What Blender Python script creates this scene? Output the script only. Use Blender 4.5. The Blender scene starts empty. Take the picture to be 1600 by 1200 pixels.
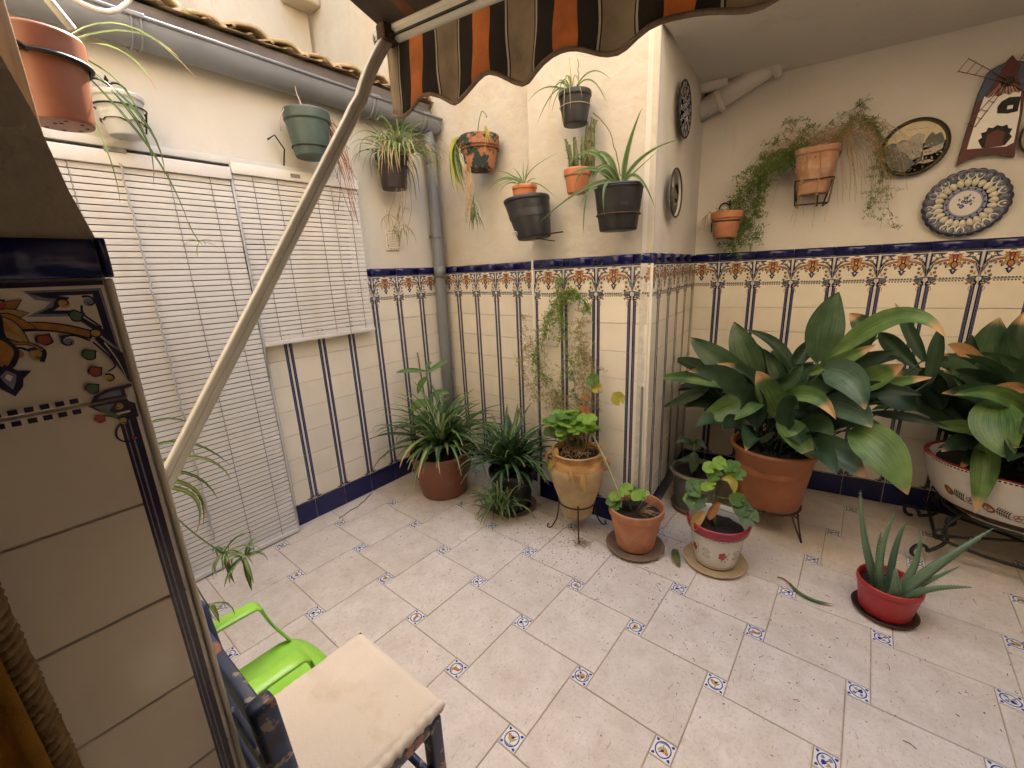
import bpy, bmesh, math, random
from mathutils import Vector, Matrix
random.seed(7)
sc = bpy.context.scene
R_ = math.radians
# ------------------------------------------------------------------ camera
cam_d = bpy.data.cameras.new('camera'); cam = bpy.data.objects.new('camera', cam_d)
sc.collection.objects.link(cam); sc.camera = cam
Rv = Vector((0.78486897, 0.61817742, -0.0428646)); Uv = Vector((-0.12470226, 0.22532959, 0.96626907)); Fv = Vector((-0.60698439, 0.7530493, -0.25394232))
m = Matrix((Rv, Uv, -Fv)).transposed().to_4x4(); m.translation = Vector((2.50291723, -2.08384297, 1.45334149))
cam.matrix_world = m
cam_d.sensor_width = 36; cam_d.lens = 664.62 / 1600 * 36; cam_d.clip_start = 0.05; cam_d.clip_end = 200
# ------------------------------------------------------------------ world, sun, exposure
SUN_EL, SUN_AZ = 50, -30          # azimuth clockwise from +Y (north) to the sun
w = bpy.data.worlds.new('World'); sc.world = w; w.use_nodes = True
nt = w.node_tree; bg = nt.nodes['Background']
sky = nt.nodes.new('ShaderNodeTexSky'); sky.sky_type = 'NISHITA'; sky.sun_disc = False
sky.sun_elevation = R_(SUN_EL); sky.sun_rotation = R_(SUN_AZ); sky.dust_density = 3.0; sky.air_density = 1.0; sky.ozone_density = 0.6
nt.links.new(sky.outputs[0], bg.inputs[0]); bg.inputs[1].default_value = 0.15
sd = bpy.data.lights.new('sun', 'SUN'); sd.energy = 2.2; sd.angle = R_(0.5); sd.color = (1, .93, .82)
so = bpy.data.objects.new('sun', sd); sc.collection.objects.link(so)
sdir = Vector((math.sin(R_(SUN_AZ)) * math.cos(R_(SUN_EL)), math.cos(R_(SUN_AZ)) * math.cos(R_(SUN_EL)), math.sin(R_(SUN_EL))))
so.rotation_euler = sdir.to_track_quat('Z', 'Y').to_euler()
vs = sc.view_settings; vs.view_transform = 'Standard'; vs.look = 'None'; vs.gamma = 1; vs.use_curve_mapping = False
vs.exposure = 3.55
try:
    vs.use_white_balance = True; vs.white_balance_temperature = 7050; vs.white_balance_tint = 12
except Exception as e: print('wb', e)
sc.render.engine = 'CYCLES'
sc.cycles.max_bounces = 5; sc.cycles.diffuse_bounces = 3; sc.cycles.glossy_bounces = 2; sc.cycles.transmission_bounces = 3
# ------------------------------------------------------------------ materials
MATS = {}
def pm(name, col, rough=.6, var=.12, scale=12, bump=0, bscale=40, metal=0, spec=.5, col2=None, coat=0, rnd=0, space='Object', detail=5, thr=None, emit=None):
    if name in MATS: return MATS[name]
    ma = bpy.data.materials.new(name); ma.use_nodes = True; n = ma.node_tree.nodes; l = ma.node_tree.links
    b = n['Principled BSDF']; b.inputs['Roughness'].default_value = rough; b.inputs['Metallic'].default_value = metal
    b.inputs['Specular IOR Level'].default_value = spec; b.inputs['Coat Weight'].default_value = coat; b.inputs['Coat Roughness'].default_value = .08
    if space == 'World':
        co = n.new('ShaderNodeNewGeometry').outputs['Position']
    else:
        co = n.new('ShaderNodeTexCoord').outputs['Object']
    oi = n.new('ShaderNodeObjectInfo')
    ad = n.new('ShaderNodeVectorMath'); ad.operation = 'ADD'; l.new(co, ad.inputs[0])
    cv = n.new('ShaderNodeCombineXYZ'); mu = n.new('ShaderNodeMath'); mu.operation = 'MULTIPLY'; mu.inputs[1].default_value = 37 if space != 'World' else 0
    l.new(oi.outputs['Random'], mu.inputs[0]); 
    for i in range(3): l.new(mu.outputs[0], cv.inputs[i])
    l.new(cv.outputs[0], ad.inputs[1])
    no = n.new('ShaderNodeTexNoise'); no.inputs['Scale'].default_value = scale; no.inputs['Detail'].default_value = detail; no.inputs['Roughness'].default_value = .62
    l.new(ad.outputs[0], no.inputs['Vector'])
    mx = n.new('ShaderNodeMix'); mx.data_type = 'RGBA'
    c1 = tuple(max(0, c * (1 - var)) for c in col) + (1,)
    c2 = tuple(min(1, c * (1 + var)) for c in (col2 or col)) + (1,)
    mx.inputs[6].default_value = c1; mx.inputs[7].default_value = c2
    rm = n.new('ShaderNodeMapRange'); lo, hi = thr or (.32, .68); rm.inputs[1].default_value = lo; rm.inputs[2].default_value = hi
    l.new(no.outputs['Fac'], rm.inputs[0]); l.new(rm.outputs[0], mx.inputs[0])
    out = mx.outputs[2]
    if rnd:
        hs = n.new('ShaderNodeHueSaturation'); r2 = n.new('ShaderNodeMapRange'); r2.inputs[3].default_value = 1 - rnd; r2.inputs[4].default_value = 1 + rnd
        l.new(oi.outputs['Random'], r2.inputs[0]); l.new(r2.outputs[0], hs.inputs['Value']); l.new(out, hs.inputs['Color']); out = hs.outputs[0]
    l.new(out, b.inputs['Base Color'])
    if bump:
        nb = n.new('ShaderNodeTexNoise'); nb.inputs['Scale'].default_value = bscale; nb.inputs['Detail'].default_value = 4
        l.new(ad.outputs[0], nb.inputs['Vector'])
        bp = n.new('ShaderNodeBump'); bp.inputs['Strength'].default_value = min(1, bump); bp.inputs['Distance'].default_value = .004 * max(1, bump)
        l.new(nb.outputs['Fac'], bp.inputs['Height']); l.new(bp.outputs[0], b.inputs['Normal'])
    MATS[name] = ma; return ma
def nodes_of(ma): return ma.node_tree.nodes, ma.node_tree.links, ma.node_tree.nodes['Principled BSDF']
def add_layer(ma, col, thr, scale=5, detail=6, space='World', stretch=(1, 1, 1), seedv=0., rough=None, amount=1., dist=0.):
    """one more blotchy layer (stain, dirt, moss) mixed over the base colour"""
    n, l, b = nodes_of(ma)
    src = b.inputs['Base Color'].links[0].from_socket
    co = n.new('ShaderNodeNewGeometry').outputs['Position'] if space == 'World' else n.new('ShaderNodeTexCoord').outputs['Object']
    mp = n.new('ShaderNodeMapping'); mp.inputs['Scale'].default_value = stretch; mp.inputs['Location'].default_value = (seedv, seedv * 1.7, seedv * .3)
    l.new(co, mp.inputs[0])
    no = n.new('ShaderNodeTexNoise'); no.inputs['Scale'].default_value = scale; no.inputs['Detail'].default_value = detail; no.inputs['Roughness'].default_value = .65; no.inputs['Distortion'].default_value = dist
    l.new(mp.outputs[0], no.inputs['Vector'])
    rm = n.new('ShaderNodeMapRange'); rm.inputs[1].default_value = thr[0]; rm.inputs[2].default_value = thr[1]; rm.inputs[4].default_value = amount
    l.new(no.outputs['Fac'], rm.inputs[0])
    mx = n.new('ShaderNodeMix'); mx.data_type = 'RGBA'; mx.inputs[7].default_value = tuple(col) + (1,)
    l.new(rm.outputs[0], mx.inputs[0]); l.new(src, mx.inputs[6]); l.new(mx.outputs[2], b.inputs['Base Color'])
    if rough is not None:
        mr = n.new('ShaderNodeMix'); mr.data_type = 'FLOAT'; mr.inputs[2].default_value = b.inputs['Roughness'].default_value; mr.inputs[3].default_value = rough
        l.new(rm.outputs[0], mr.inputs[0]); l.new(mr.outputs[0], b.inputs['Roughness'])
    return ma
plaster = pm('lime_plaster', (.52, .475, .40), .9, .07, 1.6, 1.6, 16, space='World', spec=.2)
add_layer(plaster, (.48, .34, .18), (.55, .74), 2.2, 6, seedv=3.1, amount=.5)
add_layer(plaster, (.44, .37, .28), (.60, .74), 6, 9, seedv=9.1, amount=.6)
add_layer(plaster, (.50, .40, .26), (.56, .70), 1.6, 8, stretch=(2.5, 2.5, .5), seedv=19.1, amount=.45)
def crack_layer(ma, scale=2.3, seedv=2.0, wid=.006, col=(.22, .18, .14), mask=(.55, .62)):
    n, l, b = nodes_of(ma); src = b.inputs['Base Color'].links[0].from_socket
    g = n.new('ShaderNodeNewGeometry'); mp = n.new('ShaderNodeMapping'); mp.inputs['Location'].default_value = (seedv,) * 3; l.new(g.outputs['Position'], mp.inputs[0])
    nz = n.new('ShaderNodeTexNoise'); nz.inputs['Scale'].default_value = 5; nz.inputs['Detail'].default_value = 6; l.new(mp.outputs[0], nz.inputs['Vector'])
    av = n.new('ShaderNodeVectorMath'); av.operation = 'SCALE'; av.inputs['Scale'].default_value = .25; l.new(nz.outputs['Color'], av.inputs[0])
    ad = n.new('ShaderNodeVectorMath'); l.new(mp.outputs[0], ad.inputs[0]); l.new(av.outputs[0], ad.inputs[1])
    vo = n.new('ShaderNodeTexVoronoi'); vo.feature = 'DISTANCE_TO_EDGE'; vo.inputs['Scale'].default_value = scale; l.new(ad.outputs[0], vo.inputs['Vector'])
    r1 = n.new('ShaderNodeMapRange'); r1.inputs[1].default_value = 0; r1.inputs[2].default_value = wid; r1.inputs[3].default_value = 1; r1.inputs[4].default_value = 0; l.new(vo.outputs['Distance'], r1.inputs[0])
    n2 = n.new('ShaderNodeTexNoise'); n2.inputs['Scale'].default_value = 1.3; l.new(mp.outputs[0], n2.inputs['Vector'])
    r2 = n.new('ShaderNodeMapRange'); r2.inputs[1].default_value = mask[0]; r2.inputs[2].default_value = mask[1]; r2.inputs[4].default_value = .7; l.new(n2.outputs['Fac'], r2.inputs[0])
    mu = n.new('ShaderNodeMath'); mu.operation = 'MULTIPLY'; l.new(r1.outputs[0], mu.inputs[0]); l.new(r2.outputs[0], mu.inputs[1])
    mx = n.new('ShaderNodeMix'); mx.data_type = 'RGBA'; mx.inputs[7].default_value = tuple(col) + (1,)
    l.new(mu.outputs[0], mx.inputs[0]); l.new(src, mx.inputs[6]); l.new(mx.outputs[2], b.inputs['Base Color'])
crack_layer(plaster, 1.1, 2.6, .002, (.36, .29, .2), (.56, .66))
plaster_white = pm('white_plaster', (.60, .565, .50), .9, .05, 2, .6, 18, space='World', spec=.2)
add_layer(plaster_white, (.50, .42, .32), (.58, .78), 1.7, 6, seedv=5.1, amount=.5)
add_layer(plaster_white, (.35, .31, .26), (.66, .76), 14, 8, seedv=1.1, amount=.35)
add_layer(plaster_white, (.50, .38, .20), (.58, .72), 1.9, 7, seedv=15.1, stretch=(2.6, 2.6, .4), amount=.4)
crack_layer(plaster_white, 1.0, 7.0, .0016, (.36, .3, .24), (.54, .66))
plaster_pillar = pm('rough_pillar_plaster', (.40, .35, .27), .95, .12, 9, 1.0, 70, space='World', spec=.15)
outer_wall = pm('ochre_render', (.50, .44, .34), .95, .08, 1.5, 1.2, 12, space='World', spec=.1)  # ochre is the render's own colour, on facade and upper walls
add_layer(outer_wall, (.44, .34, .21), (.48, .68), 1.6, 9, seedv=2.2, stretch=(1, 1, .5), amount=.7)
add_layer(outer_wall, (.30, .26, .20), (.56, .7), 3.1, 9, seedv=6.2, stretch=(1, 1, .25), amount=.6)
cream = pm('cream_glaze', (.73, .665, .545), .16, .035, 6, .08, 60, rnd=.035, spec=.5)
add_layer(cream, (.56, .44, .27), (.54, .76), 2.3, 7, seedv=2.7, stretch=(1.5, 1.5, .6), amount=.35)
navy = pm('navy_glaze', (.007, .009, .075), .1, .15, 20, .12, 12, spec=.5)
ink = pm('ink_navy', (.018, .016, .055), .18, .25, 160)
inkg = pm('ink_grey_blue', (.20, .22, .32), .18, .2, 120)
inko = pm('ink_orange', (.42, .19, .06), .18, .25, 120)
inky = pm('ink_yellow', (.48, .32, .12), .18, .2, 120)
inkr = pm('ink_red', (.36, .08, .05), .18, .2, 120)
inkgr = pm('ink_green', (.10, .18, .10), .18, .2, 120)
inkw = pm('ink_white', (.72, .70, .66), .18, .05, 60)
inkb = pm('ink_blue', (.025, .04, .24), .18, .25, 160)
grout = pm('wall_grout', (.55, .51, .44), .9, .15, 30, .3, 90, space='World')
floor_grout = pm('floor_grout', (.40, .30, .19), .95, .25, 14, .4, 90, space='World')
trim = pm('ivory_trim', (.70, .66, .56), .3, .05, 8, .1, 30, space='World')
# floor stoneware: beige marbled, speckled and scratched
stone = pm('beige_stoneware', (.60, .51, .41), .42, .05, 9, .3, 140, spec=.4, col2=(.65, .57, .48), rnd=.03)
add_layer(stone, (.42, .31, .20), (.52, .70), 85, 5, space='World', seedv=21.4, amount=.42, dist=.4)
add_layer(stone, (.34, .25, .16), (.56, .78), 3.1, 8, space='World', seedv=31.4, amount=.3)
add_layer(stone, (.40, .29, .18), (.57, .74), 10, 8, space='World', seedv=4.4, amount=.4, rough=.6)
add_layer(stone, (.24, .18, .12), (.645, .70), 150, 3, space='World', seedv=1.4, amount=.7, dist=.6)
add_layer(stone, (.22, .16, .11), (.655, .71), 120, 2, space='World', stretch=(1, .25, 1), seedv=8.4, amount=.5, dist=.8)
add_layer(stone, (.36, .25, .15), (.60, .72), 34, 6, space='World', seedv=3.4, amount=.4, dist=.6)
add_layer(stone, (.42, .33, .22), (.60, .8), 2.0, 7, space='World', seedv=12.4, amount=.3)
terracotta = pm('terracotta', (.42, .17, .085), .82, .14, 7, .35, 90, col2=(.48, .20, .10))
add_layer(terracotta, (.52, .38, .28), (.56, .75), 9, 7, space='Object', seedv=1, amount=.55)
terra_dull = pm('weathered_terracotta', (.34, .16, .09), .9, .18, 8, .5, 60, col2=(.42, .24, .15))
add_layer(terra_dull, (.45, .36, .28), (.54, .72), 12, 7, space='Object', seedv=2, amount=.6)
add_layer(terra_dull, (.10, .08, .06), (.62, .74), 7, 7, space='Object', seedv=5, amount=.6)
brown_plastic = pm('brown_plastic', (.22, .075, .038), .42, .08, 6, .05, 60)
add_layer(brown_plastic, (.36, .22, .15), (.58, .8), 8, 7, space='Object', seedv=2, amount=.4)
orange_plastic = pm('orange_brown_plastic', (.46, .16, .07), .45, .08, 6, .05, 60)
black_plastic = pm('black_plastic', (.012, .012, .013), .45, .25, 9, .1, 60)
add_layer(black_plastic, (.08, .07, .06), (.55, .8), 26, 8, space='Object', seedv=3, amount=.3)
green_plastic = pm('dark_green_plastic', (.045, .075, .066), .42, .15, 9, .08, 60)
add_layer(green_plastic, (.13, .15, .13), (.55, .78), 7, 7, space='Object', seedv=3, stretch=(1, 1, 4), amount=.6)
red_plastic = pm('red_plastic', (.42, .03, .03), .38, .08, 6, .04, 40)
add_layer(red_plastic, (.50, .25, .2), (.66, .8), 20, 7, space='Object', amount=.4)
lime_plastic = pm('lime_plastic', (.28, .60, .06), .35, .05, 5, .04, 40)
add_layer(lime_plastic, (.30, .33, .14), (.60, .74), 9, 8, space='Object', seedv=3, stretch=(3, .6, 1), amount=.6)
iron = pm('black_iron', (.018, .016, .015), .55, .3, 30, .3, 80, metal=.3)
rust_iron = pm('rusty_iron', (.07, .035, .022), .8, .4, 30, .5, 120, metal=.2)
soil = pm('dark_soil', (.018, .012, .009), .95, .5, 60, 1, 90)
gutter_m = pm('grey_pvc', (.19, .20, .215), .35, .08, 4, .05, 30)
add_layer(gutter_m, (.22, .20, .18), (.55, .8), 5, 7, space='World', stretch=(1, .3, 1), amount=.5)
alu = pm('dull_aluminium', (.56, .55, .50), .5, .08, 8, .1, 30, metal=.1)
blind_m = pm('white_blind_slat', (.66, .63, .58), .4, .03, 6, .03, 30, rnd=.03)
add_layer(blind_m, (.56, .45, .30), (.50, .72), 1.3, 6, seedv=5.3, stretch=(2, 2, .5), amount=.45)
add_layer(blind_m, (.40, .36, .30), (.58, .76), 9, 7, seedv=8.3, amount=.35)
cord_m = pm('braided_cord', (.42, .40, .38), .8, .35, 160, .5, 160)
bracket_m = pm('dull_zinc', (.22, .21, .20), .5, .2, 30, metal=.5)
roof_m = pm('mossy_roof_clay', (.42, .29, .17), .95, .2, 9, .6, 50, rnd=.15)
add_layer(roof_m, (.27, .25, .09), (.46, .66), 11, 7, space='World', amount=.75)
dark_wood = pm('dark_eave_board', (.13, .11, .10), .8, .2, 8, .3, 40)
honey_wood = pm('honey_wood', (.16, .09, .035), .5, .2, 6, .2, 30)
add_layer(honey_wood, (.10, .05, .02), (.5, .7), 5, 6, space='Object', stretch=(12, 12, .6), amount=.7)
fab_brown = pm('awning_taupe', (.34, .27, .19), .95, .14, 9, .4, 240)
fab_dark = pm('awning_black', (.035, .028, .025), .95, .2, 9, .4, 240)
fab_orange = pm('awning_orange', (.58, .21, .07), .95, .14, 9, .4, 240)
fab_white = pm('awning_white_line', (.50, .46, .38), .95, .1, 9, .3, 240)
def translucent(ma, fac):
    n, l, b = nodes_of(ma); tr = n.new('ShaderNodeBsdfTranslucent'); l.new(b.inputs['Base Color'].links[0].from_socket, tr.inputs[0]); ms = n.new('ShaderNodeMixShader'); ms.inputs[0].default_value = fac
    l.new(b.outputs[0], ms.inputs[1]); l.new(tr.outputs[0], ms.inputs[2]); l.new(ms.outputs[0], n['Material Output'].inputs[0])
for f_ in (fab_brown, fab_orange): add_layer(f_, (.08, .06, .045), (.5, .72), 5, 8, space='World', seedv=2, amount=.55)
for f_ in (fab_brown, fab_orange, fab_dark, fab_white): translucent(f_, .35)
blue_paint = pm('chipped_blue_paint', (.022, .032, .07), .4, .2, 9, .15, 40)
add_layer(blue_paint, (.03, .075, .24), (.50, .62), 5, 5, space='World', seedv=4, amount=.8)
add_layer(blue_paint, (.30, .26, .22), (.585, .605), 26, 6, space='World', seedv=6, amount=.9)
add_layer(blue_paint, (.32, .13, .05), (.63, .65), 14, 7, space='World', seedv=16, amount=.9)
rush = pm('rush_seat', (.30, .20, .09), .9, .3, 40, .7, 90)
cushion_m = pm('cream_cushion', (.68, .59, .47), .85, .05, 5, .25, 140)
add_layer(cushion_m, (.50, .36, .19), (.52, .70), 7, 5, space='Object', seedv=1.2, amount=.5)
add_layer(cushion_m, (.40, .33, .25), (.68, .71), 90, 3, space='Object', seedv=4, amount=.5)
curtain_m = pm('ochre_curtain', (.40, .20, .03), .9, .25, 14, .5, 120)
rope_m = pm('twisted_rope_trim', (.20, .13, .06), .9, .3, 60, .7, 160)
opal = pm('milky_plastic', (.62, .62, .58), .3, .05, 8)
nodes_of(opal)[2].inputs['Transmission Weight'].default_value = .25
glaze_white = pm('painted_white_glaze', (.70, .66, .58), .22, .05, 12, .08, 30)
add_layer(glaze_white, (.40, .32, .22), (.60, .78), 8, 7, space='Object', amount=.4)
crimson = pm('crimson_glaze', (.30, .02, .035), .22, .15, 16)
honey_glaze = pm('honey_glaze', (.36, .17, .05), .25, .15, 10, .1, 20, col2=(.50, .27, .10))
raw_clay = pm('ochre_raw_clay', (.44, .29, .16), .85, .14, 6, .4, 40, col2=(.50, .36, .18))
add_layer(raw_clay, (.28, .27, .08), (.5, .68), 5, 6, space='Object', seedv=2, amount=.5)
add_layer(raw_clay, (.55, .45, .33), (.56, .72), 9, 6, space='Object', seedv=7, amount=.5)
saucer_m = pm('dusty_saucer', (.22, .14, .09), .85, .2, 12, .3, 50)
straw_saucer = pm('ochre_saucer', (.42, .30, .16), .8, .15, 12, .3, 50)
stem_m = pm('woody_stem', (.16, .11, .055), .9, .3, 30, .4, 80)
green_stem = pm('green_stem', (.13, .19, .06), .7, .2, 20)
dry_m = pm('dry_straw', (.42, .27, .13), .9, .3, 30)
dead_leaf = pm('dead_brown_leaf', (.30, .13, .04), .85, .3, 16)
room_dark = pm('dim_room', (.07, .055, .04), .95, .1, 3, space='World')
ply_door = pm('dark_door', (.10, .06, .035), .6, .2, 5)
def leaf_mat(name, c1, c2, tip=None, tipc=(.50, .27, .11), stripe=None, stripew=.18, veins=46, rough=.42, trans=.2, edge=None, vstr=.6, spot=0):
    if name in MATS: return MATS[name]
    ma = bpy.data.materials.new(name); ma.use_nodes = True; n = ma.node_tree.nodes; l = ma.node_tree.links; b = n['Principled BSDF']
    uv = n.new('ShaderNodeTexCoord'); sep = n.new('ShaderNodeSeparateXYZ'); l.new(uv.outputs['UV'], sep.inputs[0])
    no = n.new('ShaderNodeTexNoise'); no.inputs['Scale'].default_value = 9; no.inputs['Detail'].default_value = 5
    oi = n.new('ShaderNodeObjectInfo'); g = n.new('ShaderNodeNewGeometry'); l.new(g.outputs['Position'], no.inputs['Vector'])
    # parallel veins along the blade
    mp = n.new('ShaderNodeMapping'); mp.inputs['Scale'].default_value = (veins, 1.2, 1); l.new(uv.outputs['UV'], mp.inputs[0])
    nv = n.new('ShaderNodeTexNoise'); nv.inputs['Scale'].default_value = 1; nv.inputs['Detail'].default_value = 2; l.new(mp.outputs[0], nv.inputs['Vector'])
    ma1 = n.new('ShaderNodeMath'); ma1.operation = 'MULTIPLY_ADD'; ma1.inputs[1].default_value = vstr * 1.4; l.new(nv.outputs['Fac'], ma1.inputs[0]); l.new(no.outputs['Fac'], ma1.inputs[2])
    rm = n.new('ShaderNodeMapRange'); rm.inputs[1].default_value = .42 + vstr * .5; rm.inputs[2].default_value = .58 + vstr * .95; l.new(ma1.outputs[0], rm.inputs[0])
    mx = n.new('ShaderNodeMix'); mx.data_type = 'RGBA'; mx.inputs[6].default_value = c1 + (1,); mx.inputs[7].default_value = c2 + (1,); l.new(rm.outputs[0], mx.inputs[0])
    out = mx.outputs[2]
    if stripe:
        a = n.new('ShaderNodeMath'); a.operation = 'SUBTRACT'; a.inputs[1].default_value = .5; l.new(sep.outputs['X'], a.inputs[0])
        ab = n.new('ShaderNodeMath'); ab.operation = 'ABSOLUTE'; l.new(a.outputs[0], ab.inputs[0])
        r2 = n.new('ShaderNodeMapRange'); r2.inputs[1].default_value = stripew * .6; r2.inputs[2].default_value = stripew * 1.4
        if edge: r2.inputs[3].default_value = 0; r2.inputs[4].default_value = 1
        else: r2.inputs[3].default_value = 1; r2.inputs[4].default_value = 0
        l.new(ab.outputs[0], r2.inputs[0])
        m2 = n.new('ShaderNodeMix'); m2.data_type = 'RGBA'; m2.inputs[7].default_value = stripe + (1,); l.new(r2.outputs[0], m2.inputs[0]); l.new(out, m2.inputs[6]); out = m2.outputs[2]
    if tip:
        t = n.new('ShaderNodeMath'); t.operation = 'MULTIPLY_ADD'; t.inputs[1].default_value = .22; l.new(nv.outputs['Fac'], t.inputs[0]); l.new(sep.outputs['Y'], t.inputs[2])
        r3 = n.new('ShaderNodeMapRange'); r3.inputs[1].default_value = 1.07 - tip; r3.inputs[2].default_value = 1.16 - tip; l.new(t.outputs[0], r3.inputs[0])
        m3 = n.new('ShaderNodeMix'); m3.data_type = 'RGBA'; m3.inputs[7].default_value = tipc + (1,); l.new(r3.outputs[0], m3.inputs[0]); l.new(out, m3.inputs[6]); out = m3.outputs[2]
    l.new(out, b.inputs['Base Color']); b.inputs['Roughness'].default_value = rough; b.inputs['Specular IOR Level'].default_value = .5
    bp = n.new('ShaderNodeBump'); bp.inputs['Strength'].default_value = .6; bp.inputs['Distance'].default_value = .0025; l.new(nv.outputs['Fac'], bp.inputs['Height']); l.new(bp.outputs[0], b.inputs['Normal'])
    tr = n.new('ShaderNodeBsdfTranslucent'); l.new(out, tr.inputs[0]); ms = n.new('ShaderNodeMixShader'); ms.inputs[0].default_value = trans
    l.new(b.outputs[0], ms.inputs[1]); l.new(tr.outputs[0], ms.inputs[2]); l.new(ms.outputs[0], n['Material Output'].inputs[0])
    MATS[name] = ma; return ma
ASP = {}
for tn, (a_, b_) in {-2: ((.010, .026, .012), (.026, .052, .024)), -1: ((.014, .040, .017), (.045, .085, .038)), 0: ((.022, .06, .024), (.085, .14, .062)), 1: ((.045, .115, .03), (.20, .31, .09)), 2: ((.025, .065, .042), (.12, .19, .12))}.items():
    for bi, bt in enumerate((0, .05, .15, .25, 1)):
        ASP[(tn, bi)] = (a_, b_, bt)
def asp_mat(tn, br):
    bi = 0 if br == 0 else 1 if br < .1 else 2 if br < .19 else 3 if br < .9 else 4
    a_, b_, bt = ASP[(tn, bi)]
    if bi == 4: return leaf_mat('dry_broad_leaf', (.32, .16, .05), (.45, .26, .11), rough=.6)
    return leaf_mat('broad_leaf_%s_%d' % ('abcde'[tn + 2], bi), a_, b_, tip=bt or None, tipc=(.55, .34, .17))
spider_m = leaf_mat('spider_leaf', (.035, .09, .022), (.08, .16, .04), tip=.04, stripe=(.26, .34, .12), stripew=.12, rough=.4, trans=.3)
spider_dark = leaf_mat('dark_spider_leaf', (.02, .055, .018), (.05, .11, .035), tip=.03, stripe=(.10, .19, .06), stripew=.13, rough=.4, trans=.25)
spider_pale = leaf_mat('pale_spider_leaf', (.16, .24, .06), (.27, .34, .11), tip=.1, stripe=(.42, .44, .22), stripew=.14, rough=.45, trans=.35)
spider_var = leaf_mat('white_edged_leaf', (.06, .13, .03), (.13, .21, .055), tip=.03, stripe=(.40, .46, .24), stripew=.38, edge=True, rough=.35, trans=.3)
agave_m = leaf_mat('grey_green_strap_leaf', (.07, .14, .05), (.14, .22, .08), stripe=(.34, .42, .20), stripew=.42, edge=True, rough=.35, trans=.3)
yellow_leaf = leaf_mat('yellowed_leaf', (.34, .30, .04), (.48, .42, .08), rough=.5, trans=.3)
geran = leaf_mat('geranium_leaf', (.055, .13, .02), (.13, .25, .04), veins=8, rough=.6, trans=.3)
geran_br = leaf_mat('bright_geranium_leaf', (.17, .33, .03), (.32, .50, .07), veins=8, rough=.6, trans=.4)
geran_dk = leaf_mat('dull_geranium_leaf', (.05, .10, .035), (.11, .18, .07), veins=8, rough=.6, trans=.25)
fern_m = leaf_mat('fern_needle', (.06, .12, .02), (.14, .22, .05), rough=.6, trans=.35)
fern_y = leaf_mat('yellowing_fern_needle', (.16, .18, .04), (.30, .28, .09), rough=.6, trans=.35)
aloe_m = leaf_mat('aloe_leaf', (.07, .13, .07), (.13, .20, .11), veins=5, rough=.35, trans=.06)
cactus_m = pm('cactus_skin', (.09, .11, .035), .7, .35, 60, .4, 80)
succ_dry = pm('reddish_succulent', (.15, .12, .05), .8, .4, 60, .4, 80)
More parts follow.
